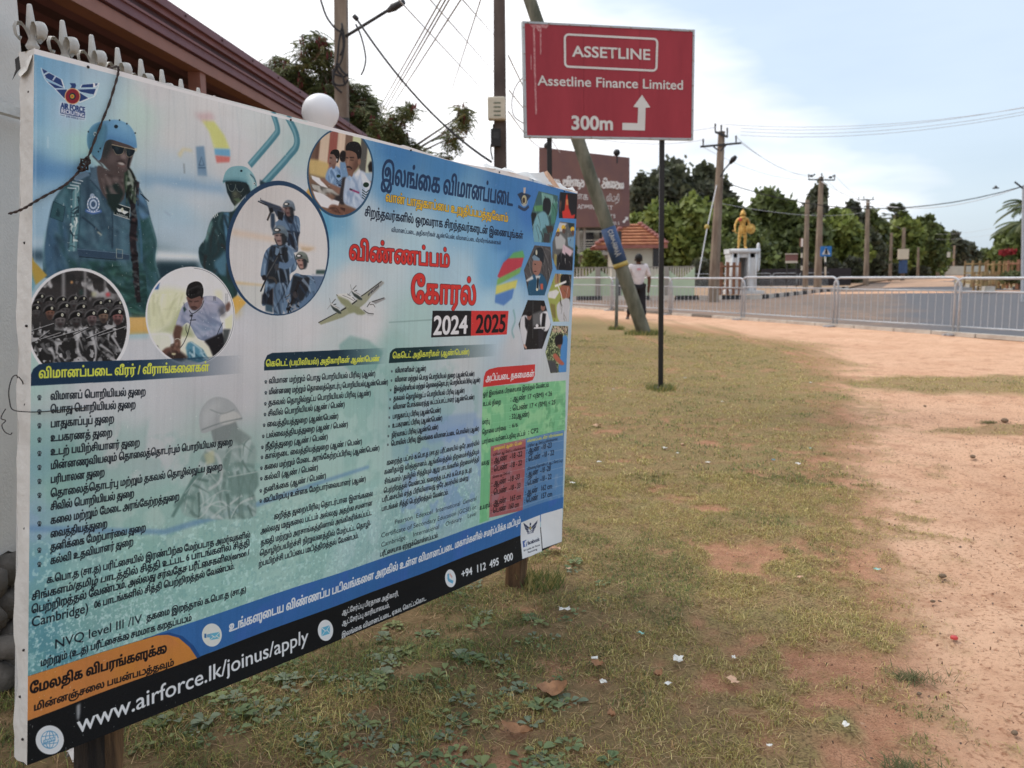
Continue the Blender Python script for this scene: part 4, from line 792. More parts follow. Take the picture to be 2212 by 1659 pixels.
# ---- strips at the foot
a0,a1=fD('d',[(1240,632)])[0],fD('G',[(1316,1113)])[0]
b0,b1=fD('d',[(1500,824)])[0],fD('G',[(1030,1385)])[0]
fl=[fD('d',[(150,1312)])[0],np.array([45,1660])]
c0=fD('d',[(1100,690)])[0]
P('D',[tuple(c0),tuple(a0),tuple(a1),(1216,1100),tuple(b1),tuple(b0),tuple(fD('d',[(1200,900)])[0])],(52,104,164),1,0)
speckle(mask('D',[tuple(a0),tuple(a1),tuple(b1),tuple(b0)]),90,.5,(62,100,176),81,.5,3,.2)
P('D',[(45,1562),tuple(fD('d',[(215,1297)])[0]),tuple(b0),tuple(b1),(1218,1122),(1225,1175),(1120,1235),(40,1670)],(24,25,27))
P('d',[(1100,682),(1210,650),(1300,632),(1400,660),(1480,730),(1532,815),(1400,866),(1200,800)],(36,76,132),1,0)
P('d',[(150,980),(1210,655),(1290,650),(1370,672),(1450,742),(1506,826),(215,1297),(150,1322)],(202,128,56));speckle(mask('d',[(150,980),(1290,650),(1506,826),(150,1322)]),120,.5,(196,120,66),82,.6,3,.2)
L('d',[(150,980),(700,810),(1210,655)],3,(80,60,50),.8)
text(AR,'d','மேலதிக விபரங்களுக்கு',225,1098,1277,782,60,(24,22,26),.04);text(AR,'d','மின்னஞ்சலை பயன்படுத்தவும்',255,1226,1332,880,42,(30,26,28),.04)
text(AR,'H','உங்களுடைய விண்ணப்ப படிவங்களை அருகில் உள்ள விமானப்படை முகாம்களில் சமர்ப்பிக்க முடியும்',103,855,1830,213,42,(226,230,232),.035)
W_=(228,229,227)
u0,u1=fD('d',[(590,1400)])[0],fD('H',[(565,912)])[0]
text(AR,'D','www.airforce.lk/joinus/apply',u0[0],u0[1],u1[0],u1[1],38,W_,.012)
for t,x0,y0,x1,y1 in[('ஆட்சேர்ப்பு பிரதான அதிகாரி,',765,752,1100,638),('ஆட்சேர்ப்பு காரியாலயம்,',765,815,1047,706),('இலங்கை விமானப்படை, ஏகல, கொட்டுகொட.',762,886,1262,664)]:text(AR,'H',t,x0,y0,x1,y1,22,W_,.02)
text(AR,'H','+94  112  495   900',1472,535,1775,425,44,W_,.03)
E('d',(380,1446),108,110,W_);
for k in(1.0,.5):L('d',circle((380,1444),66*k,66,40),6,(96,150,186),1,0,sm=0)
for y in(-30,30):L('d',[(322,1450+y),(438,1438+y)],6,(96,150,186))
L('d',[(380,1378),(380,1510)],6,(96,150,186));P('d',[(330,1448),(424,1420),(424,1452),(330,1478)],(96,150,186));text(AR,'d','WWW',336,1470,420,1446,20,W_,.03)
E('d',(1620,650),76,88,(222,220,205));P('d',[(1600,640),(1680,625),(1680,675),(1605,690)],(98,172,196));L('d',[(1600,642),(1645,668),(1680,627)],5,(222,220,205),sm=0);L('d',[(1605,688),(1635,662)],5,(222,220,205));L('d',[(1680,673),(1650,655)],5,(222,220,205))
P('d',[(1562,640),(1578,640),(1578,672),(1562,672)],(60,110,160));P('d',[(1582,645),(1610,640),(1620,655),(1600,668),(1582,668)],(110,160,190))
E('H',(668,843),45,62,W_);P('H',[(644,828),(694,812),(694,862),(644,878)],(98,172,200));L('H',[(646,830),(670,848),(693,814)],4,W_,sm=0);L('H',[(646,876),(664,848)],3,W_);L('H',[(693,860),(676,840)],3,W_)
E('H',(1408,537),32,52,W_);L('H',[(1396,515),(1398,545),(1420,558)],13,(98,160,190));L('H',[(1406,512),(1418,530)],8,(205,150,140),.8)
P('G',[(1035,1296),(1171,1242),(1166,1500),(1030,1547)],(226,226,226));P('G',[(1176,1240),(1310,1192),(1305,1425),(1172,1475)],(212,214,214))
for s_ in(-1,1):
 for k,q in enumerate(([(10,22),(55,-18),(48,8),(14,34)],[(14,36),(46,12),(38,34),(16,48)],[(14,50),(34,40),(16,66)])):
  P('G',[(1103+s_*x*.92,1305+y-s_*x*.16)for x,y in q],(48,56,84))
E('G',(1103,1334),9,12,(60,40,50));E('G',(1103,1334),5,6,(200,190,100));P('G',[(1098,1300),(1108,1296),(1108,1316),(1098,1318)],(48,56,84))
text(AR,'G','AIR FORCE',1082,1366,1124,1354,9,(60,66,92),.04);text(AR,'G','RECRUITING',1082,1378,1124,1366,9,(60,66,92),.04)
P('G',[(1040,1425),(1160,1380),(1160,1430),(1040,1476)],(206,208,210));P('G',[(1044,1426),(1070,1416),(1070,1458),(1044,1468)],(66,90,150));text(AR,'G','f',1055,1460,1066,1456,32,W_,.06);text(AR,'G','facebook',1076,1450,1156,1420,24,(50,54,72),.05)
text(AR,'G','Sri Lanka Air Force',1044,1496,1156,1454,12,(50,54,60),.04);text(AR,'G','Recruiting',1070,1508,1134,1484,12,(50,54,60),.04)
# ---- white margin along the top edge, wear, drips and dust
tp=fD('D',[(60,105),(1250,411)])
P('D',[(55,98),(400,196),(660,263),(900,322),(1060,358),(1250,402),(1250,419),(1150,392),(1060,371),(900,328),(660,269),(400,201),(56,112)],(238,238,238))
dirt=vnoise(TW,TH,(7,420),91,3);AR.a*=(1-.03*np.clip((dirt-.5)/.3,0,1))[...,None]
dirt=vnoise(TW,TH,260,92,4);AR.a*=(.95+.10*dirt)[...,None]
sp=vnoise(TW,TH,5,93,1);sp2=vnoise(TW,TH,340,94,3);k=np.clip((sp-.955)/.02,0,1)*np.clip((sp2-.45)/.1,0,1)*.5
AR.a+=(np.array([.85,.87,.85],np.float32)-AR.a)*k[...,None]
for fr,pts,w in(('B',[(255,250),(256,400),(255,640)],5),('A',[(285,490),(290,1000),(285,1500)],5),('A',[(385,1100),(386,1190)],8)):L(fr,pts,w,(225,230,230),.45,1)
P('d',[(590,1185),(620,1170),(618,1240),(605,1300),(592,1290),(588,1230)],(190,190,190),.75,2)
ng=rng.normal(0,.012,(TH,TW)).astype(np.float32);AR.a+=ng[...,None]
AR.a=np.clip(AR.a,0,1)
# -- scene helpers
def tag(o,label=None,cat=None,group=None,kind=None):
 if label:o['label']=label
 if cat:o['category']=cat
 if group:o['group']=group
 if kind:o['kind']=kind
 return o
def empty(name,loc=(0,0,0),rz=0.0,label=None,cat=None,group=None):
 o=bpy.data.objects.new(name,None);COL.objects.link(o)
 o.location=loc;o.rotation_euler=(0,0,rz);o.empty_display_size=.2
 return tag(o,label,cat,group)
def link(name,me,parent=None,loc=None):
 o=bpy.data.objects.new(name,me);COL.objects.link(o)
 if parent is not None:o.parent=parent
 if loc is not None:o.location=loc
 return o
def copy_tree(o,parent=None):
 c=o.copy();COL.objects.link(c)
 if parent is not None:
  c.parent=parent
 for ch in list(o.children):copy_tree(ch,c)
 return c
def srgb(c):
 return tuple((v/255/12.92 if v/255<=.04045 else((v/255+.055)/1.055)**2.4)for v in c)
class MB:
 def __init__(s):s.v=[];s.f=[];s.m=[]
 def add(s,V,F,mi=0):
  k=len(s.v);s.v+=[tuple(p)for p in V];s.f+=[tuple(i+k for i in f)for f in F];s.m+=[mi]*len(F);return s
 def box(s,c,d,M=None,mi=0):
  x,y,z=d[0]/2,d[1]/2,d[2]/2
  V=[Vector((a,b,e))for a in(-x,x)for b in(-y,y)for e in(-z,z)]
  V=[(M@p if M is not None else p)+Vector(c)for p in V]
  return s.add(V,[(0,1,3,2),(4,6,7,5),(0,4,5,1),(2,3,7,6),(0,2,6,4),(1,5,7,3)],mi)
 def tube(s,P,r,n=8,mi=0,cap=True,flat=None):
  P=[Vector(p)for p in P];R_=r if hasattr(r,'__len__')else[r]*len(P)
  k=len(s.v);up=Vector((0,0,1));prev=None
  for i,p in enumerate(P):
   t=(P[min(i+1,len(P)-1)]-P[max(i-1,0)]).normalized()
   if prev is None:
    a=t.cross(up)
    if a.length<.05:a=t.cross(Vector((1,0,0)))
   else:a=prev-t*prev.dot(t)
   a.normalize();b=t.cross(a);prev=a
   for q in range(n):
    th=2*math.pi*q/n+(math.pi/4 if n==4 else 0)
    s.v.append(tuple(p+(a*math.cos(th)+b*math.sin(th)*(flat or 1))*R_[i]))
  for i in range(len(P)-1):
   for q in range(n):
    s.f.append((k+i*n+q,k+i*n+(q+1)%n,k+(i+1)*n+(q+1)%n,k+(i+1)*n+q));s.m.append(mi)
  if cap:
   s.f.append(tuple(k+q for q in range(n))[::-1]);s.f.append(tuple(k+(len(P)-1)*n+q for q in range(n)));s.m+=[mi,mi]
  return s
 def lathe(s,prof,n=12,c=(0,0,0),mi=0):
  k=len(s.v);c=Vector(c)
  for r,z in prof:
   for q in range(n):s.v.append(tuple(c+Vector((r*math.cos(2*math.pi*q/n),r*math.sin(2*math.pi*q/n),z))))
  for i in range(len(prof)-1):
   for q in range(n):s.f.append((k+i*n+q,k+i*n+(q+1)%n,k+(i+1)*n+(q+1)%n,k+(i+1)*n+q));s.m.append(mi)
  return s
 def ball(s,c,r,n=12,m=8,mi=0,jit=0,rnd=None):
  k=len(s.v);rr=r if hasattr(r,'__len__')else(r,r,r)
  for i in range(m+1):
   ph=math.pi*i/m
   for q in range(n):
    th=2*math.pi*q/n;j=1+(rnd.uniform(-jit,jit)if rnd else 0)
    s.v.append((c[0]+rr[0]*j*math.sin(ph)*math.cos(th),c[1]+rr[1]*j*math.sin(ph)*math.sin(th),c[2]+rr[2]*j*math.cos(ph)))
  for i in range(m):
   for q in range(n):s.f.append((k+i*n+q,k+(i+1)*n+q,k+(i+1)*n+(q+1)%n,k+i*n+(q+1)%n));s.m.append(mi)
  return s
 def prism(s,poly,z0,z1,mi=0,M=None):
  n=len(poly);V=[Vector((x,y,z0))for x,y in poly]+[Vector((x,y,z1))for x,y in poly]
  if M is not None:V=[M@p for p in V]
  return s.add(V,[tuple(range(n))[::-1],tuple(range(n,2*n))]+[(i,(i+1)%n,n+(i+1)%n,n+i)for i in range(n)],mi)
 def mesh(s,name,mats,smooth_=False):
  me=bpy.data.meshes.new(name);me.from_pydata(s.v,[],s.f)
  for m in(mats if isinstance(mats,(list,tuple))else[mats]):me.materials.append(m)
  if len(me.materials)>1:me.polygons.foreach_set('material_index',s.m)
  if smooth_:me.polygons.foreach_set('use_smooth',[True]*len(me.polygons))
  me.update();return me
 def build(s,name,mats,parent=None,smooth_=False,loc=None):
  return link(name,s.mesh(name,mats,smooth_),parent,loc)
def np_mesh(name,V,F,mats,cols=None,smooth_=False,mi=None):
 """V (n,3), F (m,k) arrays"""
 me=bpy.data.meshes.new(name);k=F.shape[1]
 me.vertices.add(len(V));me.vertices.foreach_set('co',V.astype(np.float32).ravel())
 me.loops.add(F.size);me.loops.foreach_set('vertex_index',F.astype(np.int32).ravel())
 me.polygons.add(len(F));me.polygons.foreach_set('loop_start',np.arange(len(F),dtype=np.int32)*k)
 try:me.polygons.foreach_set('loop_total',np.full(len(F),k,np.int32))
 except Exception:pass
 for m in(mats if isinstance(mats,(list,tuple))else[mats]):me.materials.append(m)
 if mi is not None:me.polygons.foreach_set('material_index',mi.astype(np.int32))
 if smooth_:me.polygons.foreach_set('use_smooth',np.ones(len(F),bool))
 if cols is not None:
  a=me.color_attributes.new('Col','FLOAT_COLOR','POINT')
  a.data.foreach_set('color',np.concatenate([cols,np.ones((len(cols),1))],1).astype(np.float32).ravel())
 me.update(calc_edges=True);me.validate();return me
# -- materials
def mat(name,col,rough=.7,var=.12,scale=8,bump=0.0,bscale=40,metal=0.0,col2=None,spec=.4,thr=None,stretch=None,attr=False,trans=0.0,coord='Object'):
 m=bpy.data.materials.new(name);m.use_nodes=True
 n,l=m.node_tree.nodes,m.node_tree.links;b=n['Principled BSDF']
 b.inputs['Roughness'].default_value=rough;b.inputs['Metallic'].default_value=metal;b.inputs['Specular IOR Level'].default_value=spec
 c1=srgb(col)if max(col)>1 else col
 tcn=n.new('ShaderNodeTexCoord');mp=n.new('ShaderNodeMapping');l.new(tcn.outputs[coord],mp.inputs[0])
 if stretch:mp.inputs['Scale'].default_value=stretch
 nz=n.new('ShaderNodeTexNoise');nz.inputs['Scale'].default_value=scale;nz.inputs['Detail'].default_value=6;nz.inputs['Roughness'].default_value=.6;l.new(mp.outputs[0],nz.inputs['Vector'])
 rp=n.new('ShaderNodeValToRGB');l.new(nz.outputs['Fac'],rp.inputs[0])
 c2=(srgb(col2)if max(col2)>1 else col2)if col2 else tuple(v*(1-var)for v in c1)
 c3=c1 if col2 else tuple(min(1,v*(1+var))for v in c1)
 lo,hi=thr or(.35,.65)
 rp.color_ramp.elements[0].position=lo;rp.color_ramp.elements[0].color=(*c2,1)
 rp.color_ramp.elements[1].position=hi;rp.color_ramp.elements[1].color=(*c3,1)
 src=rp.outputs[0]
 if attr:
  at_=n.new('ShaderNodeVertexColor');at_.layer_name='Col'
  mx=n.new('ShaderNodeMix');mx.data_type='RGBA';mx.blend_type='MULTIPLY';mx.inputs[0].default_value=1
  l.new(src,mx.inputs[6]);l.new(at_.outputs[0],mx.inputs[7]);src=mx.outputs[2]
 l.new(src,b.inputs['Base Color'])
 if bump:
  nb=n.new('ShaderNodeTexNoise');nb.inputs['Scale'].default_value=bscale;nb.inputs['Detail'].default_value=5;l.new(mp.outputs[0],nb.inputs['Vector'])
  bp=n.new('ShaderNodeBump');bp.inputs['Strength'].default_value=min(1,bump);bp.inputs['Distance'].default_value=.01*max(1,bump);l.new(nb.outputs['Fac'],bp.inputs['Height']);l.new(bp.outputs[0],b.inputs['Normal'])
 if trans:
  b.inputs['Transmission Weight'].default_value=0
  out=n['Material Output'];tr=n.new('ShaderNodeBsdfTranslucent');l.new(src,tr.inputs[0]);ms=n.new('ShaderNodeMixShader');ms.inputs[0].default_value=trans
  l.new(b.outputs[0],ms.inputs[1]);l.new(tr.outputs[0],ms.inputs[2]);l.new(ms.outputs[0],out.inputs[0])
 return m
M={}
M['white_paint']=mat('white_paint',(205,203,198),.5,.06,12,.25,60,col2=(176,172,166))
M['plaster']=mat('plaster',(214,212,208),.85,.05,3,.22,140)
M['stone']=mat('stone',(92,88,84),.9,.3,9,1.0,30)
M['mortar']=mat('mortar',(118,112,104),.95,.2,14,.8,40)
M['maroon']=mat('maroon',(116,76,82),.55,.10,3,.1,30)
M['maroon_light']=mat('maroon_light',(126,80,80),.5,.10,3,.1,30)
M['maroon_dark']=mat('maroon_dark',(76,48,54),.6,.15,3)
M['beam_tan']=mat('beam_tan',(144,98,84),.55,.1,3)
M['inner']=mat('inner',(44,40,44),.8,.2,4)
M['concrete']=mat('concrete',(146,132,116),.85,.2,4,.5,30,col2=(108,92,80),stretch=(1,1,.25))
M['concrete_dark']=mat('concrete_dark',(98,86,80),.85,.25,4,.5,30,col2=(66,56,54),stretch=(1,1,.25))
M['concrete_green']=mat('concrete_green',(128,126,112),.9,.3,5,.9,24,col2=(80,82,70),stretch=(1,1,.35))
M['galv']=mat('galvanised',(172,176,182),.45,.12,9,metal=.2)
M['galv_far']=mat('galvanised_far',(168,174,180),.5,.1,4,metal=.2)
M['black_metal']=mat('black_metal',(26,25,27),.45,.2,12,.1,50)
M['dark_metal']=mat('dark_metal',(52,52,54),.6,.2,12)
M['wire']=mat('wire',(40,38,40),.6,.1,20)
M['wire_pale']=mat('wire_pale',(196,196,198),.6,.1,20)
M['rust_wire']=mat('rust_wire',(74,58,54),.7,.3,160,.5,300,col2=(38,32,32))
M['wood']=mat('wood',(146,112,80),.85,.3,7,.8,60,col2=(64,48,38),stretch=(6,6,.5))
M['wood_dark']=mat('wood_dark',(70,60,52),.9,.3,7,.8,60,col2=(34,30,30),stretch=(6,6,.5))
M['red_sign']=mat('red_sign',(156,46,58),.5,.05,1.6,.15,5,col2=(142,38,50),stretch=(3,3,.7))
M['sign_white']=mat('sign_white',(206,206,204),.5,.05,4)
M['alu']=mat('aluminium',(170,172,172),.4,.08,8,metal=.5)
M['letter_pale']=mat('letter_pale',(236,230,224),.5,.08,10)
M['brown_sign']=mat('brown_sign',(134,96,84),.7,.08,.7,col2=(116,84,82))
M['tile_red']=mat('tile_red',(184,128,92),.8,.25,3,.3,20,col2=(150,92,68))
M['tile_edge']=mat('tile_edge',(150,98,90),.7,.15,3)
M['wall_white']=mat('wall_white',(196,192,180),.85,.08,1)
M['wall_green']=mat('wall_green',(178,196,172),.85,.08,1)
M['glass_dark']=mat('glass_dark',(34,36,42),.2,.2,1,spec=.6)
M['kerb_white']=mat('kerb_white',(204,198,188),.8,.1,3,col2=(170,160,150))
M['kerb_black']=mat('kerb_black',(48,50,52),.8,.2,3)
M['gold']=mat('gold',(222,182,100),.4,.2,9,metal=.3,col2=(168,122,58))
M['plinth']=mat('plinth',(204,206,208),.6,.1,1.5)
M['skin']=mat('skin',(92,62,48),.6,.1,10)
M['hair']=mat('hair',(22,20,20),.7,.2,30)
M['shirt']=mat('shirt',(206,200,204),.85,.08,14,.4,20)
M['trousers']=mat('trousers',(26,26,32),.85,.2,14,.4,20)
M['shoe']=mat('shoe',(60,46,40),.6,.1,10)
M['rack_rust']=mat('rack_rust',(142,104,82),.8,.2,5,col2=(112,74,56))
M['rack_yellow']=mat('rack_yellow',(152,134,92),.8,.25,5,col2=(124,92,66))
M['blue_sign']=mat('blue_sign',(44,112,178),.5,.05,3)
M['blue_paint']=mat('blue_paint',(52,78,118),.6,.1,10,.2,40)
M['yellow_paint']=mat('yellow_paint',(176,154,84),.6,.1,10)
M['globe']=mat('globe_glass',(226,226,230),.35,.02,3)
M['meter']=mat('meter_box',(198,190,172),.6,.06,12)
M['vinyl']=mat('vinyl_back',(214,213,210),.45,.05,9,.5,26)
M['screw']=mat('screw',(40,34,34),.6,.2,40)
M['leaf']=mat('leaf',(1,1,1),.6,.18,2.5,attr=True,trans=.28,coord='Object')
M['bark']=mat('bark',(88,74,62),.95,.3,5,.8,20)
M['blade']=mat('blade',(1,1,1),.7,.15,3,attr=True,trans=.3)
M['weed']=mat('weed',(1,1,1),.8,.18,30,attr=True,trans=.25)
M['paper']=mat('paper',(222,220,214),.7,.08,60,.3,60)
M['paper_tan']=mat('paper_tan',(206,168,140),.8,.12,60,.3,60)
M['dry_leaf']=mat('dry_leaf',(158,116,84),.7,.25,40,.4,60)
M['mint']=mat('mint_plastic',(150,196,186),.4,.1,40)
M['teal_plastic']=mat('teal_plastic',(96,150,164),.4,.1,40)
M['red_plastic']=mat('red_plastic',(190,66,62),.4,.1,40)
M['pebble']=mat('pebble',(132,112,92),.9,.25,40,.6,60)
# -- ground
def gz(y):return np.maximum(np.asarray(y,float)-45,0)*.0052
def GG(px,py):
 """ground point where the land rises gently beyond 45 m"""
 p=G(px,py)
 d=ray(px,py)
 if p.y<45 and d.z<0:return p
 k=.0052;t=(CAM_H+45*k)/(k*d.y-d.z)
 return CAMP+d*t
_bp=[GG(*q)for q in[(1240,684),(1500,707),(1640,731),(1735,748),(1800,790),(1828,870),(1845,960),(1850,1060),(1880,1150),(1905,1230),(1950,1380),(1985,1500),(2010,1659)]]
_by=np.array([p.y for p in _bp])[::-1];_bx=np.array([p.x for p in _bp])[::-1]
_ns={}
def wnz(X,Y,cell,seed,octs=3):
 """value noise on world metres"""
 out=np.zeros(np.shape(X));amp=1;tot=0
 for o in range(octs):
  if(seed,o)not in _ns:_ns[(seed,o)]=np.random.default_rng(seed*10+o).random((256,256))
  g=_ns[(seed,o)];c=cell/2**o
  x,y=np.asarray(X)/c+1000,np.asarray(Y)/c+1000
  xi,yi=np.floor(x).astype(int),np.floor(y).astype(int);fx,fy=x-xi,y-yi
  fx,fy=fx*fx*(3-2*fx),fy*fy*(3-2*fy)
  a=g[yi%256,xi%256]*(1-fx)+g[yi%256,(xi+1)%256]*fx
  b=g[(yi+1)%256,xi%256]*(1-fx)+g[(yi+1)%256,(xi+1)%256]*fx
  out+=amp*(a*(1-fy)+b*fy);tot+=amp;amp*=.5
 return out/tot
_rp=[GG(*q)for q in[(2125,808),(2160,800),(2300,800),(2300,866),(2190,868),(2150,845)]]
_sp=GG(1640,1300)
def grassness(X,Y):
 """1 in the turf, 0 on the trodden sand"""
 b=np.interp(Y,_by,_bx)
 fine=(wnz(X,Y,.30,1,3)-.5)*.9+(wnz(X,Y,.07,14,2)-.5)*.55
 wid=.12+.035*Y
 e=(b-X)/wid
 g=np.clip(.5+e*.55+fine*1.3,0,1)
 far=np.clip((_bp[0].y-.2-Y-.12*np.maximum(X-2,0)+fine*1.6)/.8,0,1)
 g=g*far
 near=np.clip(1-(b-X)/2.0,0,1)*np.clip((5.6-Y)/2.2,0,1)
 wn_=wnz(X,Y,.46,3,3)*.52+wnz(X,Y,.075,15,3)*.48
 worn=np.clip((wn_-(.625-.14*near))/.12,0,1)
 g=g*(1-.9*worn)
 cx_,cy_=np.mean([p.x for p in _rp]),np.mean([p.y for p in _rp])
 r2=((X-cx_)/1.6)**2+((Y-cy_)/.75)**2
 g=np.maximum(g,np.clip(1.5-r2+(wnz(X,Y,.5,4)-.5)*2,0,.9)*(X>3.4))
 c2=GG(2190,925);r2=((X-c2.x)/.7)**2+((Y-c2.y)/.16)**2
 g=np.maximum(g,np.clip(1.3-r2+(wnz(X,Y,.3,5)-.5)*2,0,.7)*(X>2.6))
 c2=GG(1965,1500)
 spots=np.clip((wnz(X,Y,.20,6)*.7+wnz(X,Y,.06,16,2)*.3-.62)/.05,0,1)*(X>b)*np.clip((b+.7-X)/.4,0,1)*(Y<7)
 return np.maximum(g,spots*.6)
def grid_axis(lo,mid0,mid1,hi,fine,nfar):
 a=np.arange(mid0,mid1,fine)
 l=mid0-np.geomspace(fine,mid0-lo,nfar)[::-1];h=mid1+np.geomspace(fine,hi-mid1,nfar)
 return np.concatenate([l,a,h])
gxs=grid_axis(-900,-2.2,6.5,900,.035,34);gys=grid_axis(-40,1.2,9.0,2600,.035,60)
GX,GY=np.meshgrid(gxs,gys)
gr_=grassness(GX,GY)
GZ=gz(GY)+np.where((GX>-3)&(GY<14)&(GX<12),(wnz(GX,GY,.25,8)-.5)*.034+(wnz(GX,GY,.07,9,2)-.5)*.012+.012*gr_-.012,0.0)
V=np.stack([GX,GY,GZ],-1).reshape(-1,3)
nx_,ny_=len(gxs),len(gys)
i0=(np.arange(ny_-1)[:,None]*nx_+np.arange(nx_-1)[None]).ravel()
F=np.stack([i0,i0+1,i0+nx_+1,i0+nx_],1)
gcol=np.zeros((len(V),3));gcol[:,0]=gr_.ravel()
gcol[:,1]=np.clip(.35+(GX-np.interp(GY,_by,_bx))/(.13+.03*GY)+(wnz(GX,GY,.6,12)-.5)*1.4,0,1).ravel()
gcol[:,2]=(np.clip((GG(600,1300).x+1.6-GX)/.8,0,1)*np.clip((3.6-GY)/1.0,0,1)).ravel()
gm_=bpy.data.materials.new('ground_soil');gm_.use_nodes=True
n,l=gm_.node_tree.nodes,gm_.node_tree.links;b=n['Principled BSDF'];b.inputs['Roughness'].default_value=.95;b.inputs['Specular IOR Level'].default_value=.1
geo=n.new('ShaderNodeNewGeometry')
def gn(scale,det=6,ro=.6):
 q=n.new('ShaderNodeTexNoise');q.inputs['Scale'].default_value=scale;q.inputs['Detail'].default_value=det;q.inputs['Roughness'].default_value=ro;l.new(geo.outputs['Position'],q.inputs['Vector']);return q.outputs['Fac']
def ramp2(fac,p0,c0,p1,c1):
 q=n.new('ShaderNodeValToRGB');q.color_ramp.elements[0].position=p0;q.color_ramp.elements[0].color=(*c0,1);q.color_ramp.elements[1].position=p1;q.color_ramp.elements[1].color=(*c1,1);l.new(fac,q.inputs[0]);return q.outputs[0]
def mixc(f,a,b_,mode='MIX'):
 q=n.new('ShaderNodeMix');q.data_type='RGBA';q.blend_type=mode
 for k,v in((0,f),(6,a),(7,b_)):
  if hasattr(v,'links'):l.new(v,q.inputs[k])
  else:q.inputs[k].default_value=v if not isinstance(v,tuple)else(*v,1)
 return q.outputs[2]
vc=n.new('ShaderNodeVertexColor');vc.layer_name='Col';sx=n.new('ShaderNodeSeparateColor');l.new(vc.outputs[0],sx.inputs[0])
sand=ramp2(gn(.9),.3,srgb((208,164,134)),.7,srgb((226,186,156)))
sand=mixc(ramp2(gn(55,4,.7),.52,(0,0,0),.66,(.8,.8,.8)),sand,srgb((148,102,76)))
sand=mixc(ramp2(gn(4.5,6,.65),.50,(0,0,0),.68,(.5,.5,.5)),sand,srgb((164,118,92)))
sand=mixc(ramp2(gn(420,2,.5),.60,(0,0,0),.72,(.5,.5,.5)),sand,srgb((110,78,62)))
dirt=ramp2(gn(16),.34,srgb((176,126,100)),.66,srgb((204,154,124)))
dirt=mixc(ramp2(gn(190,4,.7),.48,(0,0,0),.62,(.75,.75,.75)),dirt,srgb((126,88,70)))
sand=mixc(sx.outputs['Green'],dirt,sand)
turf=ramp2(gn(7),.35,srgb((164,136,100)),.65,srgb((154,142,96)))
turf=mixc(ramp2(gn(120,3,.6),.45,(0,0,0),.62,(.8,.8,.8)),turf,srgb((92,78,56)))
soil=ramp2(gn(30),.35,srgb((122,104,76)),.65,srgb((142,120,90)))
turf=mixc(sx.outputs['Blue'],turf,soil)
c_=mixc(sx.outputs['Red'],sand,turf)
l.new(c_,b.inputs['Base Color'])
bp_=n.new('ShaderNodeBump');bp_.inputs['Strength'].default_value=.9;bp_.inputs['Distance'].default_value=.016;l.new(gn(60,8,.7),bp_.inputs['Height']);l.new(bp_.outputs[0],b.inputs['Normal'])
tag(link('ground',np_mesh('ground',V,F,gm_,gcol,True)),kind='structure')
# -- the big banner on its posts
def V3(p):return Vector([float(v)for v in p])
nB=V3(BN)
def bp(u,v,w=0.0):
 return V3(BP[0]+BU*u+BV*v)+nB*w
def vbot(u):return 1+.0115*math.sin(math.pi*min(max(u,0),1))**.8
def vtop(u):return-.002+.0035*math.sin(u*23)*(u>.5)-.006*math.exp(-((u-.83)/.08)**2)
img=bpy.data.images.new('banner_print',TW,TH,alpha=False)
_px=np.ones((TH,TW,4),np.float32)
_a=AR.a*.92+AR.a.mean(2,keepdims=True)*.08
_lin=np.clip(_a,0,1)**2.2
_px[...,:3]=np.minimum(_lin*1.26,.86)[::-1]**(1/2.2)
img.pixels.foreach_set(_px.ravel());img.update();img.pack()
pm=bpy.data.materials.new('banner_print');pm.use_nodes=True
n,l=pm.node_tree.nodes,pm.node_tree.links;b=n['Principled BSDF'];b.inputs['Roughness'].default_value=.6;b.inputs['Specular IOR Level'].default_value=.16
ti=n.new('ShaderNodeTexImage');ti.image=img;ti.extension='EXTEND';l.new(ti.outputs[0],b.inputs['Base Color'])
uvn=n.new('ShaderNodeUVMap');uvn.uv_map='UV';l.new(uvn.outputs[0],ti.inputs[0])
mpn=n.new('ShaderNodeMapping');mpn.inputs['Scale'].default_value=(60,2.5,1);l.new(uvn.outputs[0],mpn.inputs[0])
nz=n.new('ShaderNodeTexNoise');nz.inputs['Scale'].default_value=1;nz.inputs['Detail'].default_value=4;l.new(mpn.outputs[0],nz.inputs['Vector'])
nz2=n.new('ShaderNodeTexNoise');nz2.inputs['Scale'].default_value=9;nz2.inputs['Detail'].default_value=3;nz2.inputs['Distortion'].default_value=.6;l.new(uvn.outputs[0],nz2.inputs['Vector'])
ad=n.new('ShaderNodeMath');ad.operation='MULTIPLY_ADD';ad.inputs[1].default_value=.12;l.new(nz.outputs['Fac'],ad.inputs[0]);l.new(nz2.outputs['Fac'],ad.inputs[2])
bpn=n.new('ShaderNodeBump');bpn.inputs['Strength'].default_value=.2;bpn.inputs['Distance'].default_value=.02;l.new(ad.outputs[0],bpn.inputs['Height']);l.new(bpn.outputs[0],b.inputs['Normal'])
banner=empty('banner_sign',bp(.5,1.0,-.02),0,'large printed recruiting banner with pilots and Tamil lists, stretched over a frame on wooden posts','banner')
bo=banner.location.copy()
nu,nv=150,90
us=np.linspace(0,1,nu);vs=np.linspace(0,1,nv)
V,UV=[],[]
for j in range(nv):
 for i in range(nu):
  u=us[i];v=vtop(u)+(vbot(u)-vtop(u))*vs[j]
  e=min(u,1-u,vs[j],1-vs[j]);ed=min(1,e/.06)
  w=ed*(.0030*math.sin(u*9+v*3.1)+.0022*math.sin(v*14+u*5)+.0018*math.sin(u*31+v*9)-.004)+.0035*ed*math.exp(-((v-.73-.05*math.sin(u*7))/.008)**2)*(u<.55)
  w+=.002*ed*math.exp(-((u*.9+v-.35)/.03)**2)*(u<.3)
  V.append(bp(u,v,w)-bo);UV.append((u,1-v/VX))
i0=(np.arange(nv-1)[:,None]*nu+np.arange(nu-1)[None]).ravel()
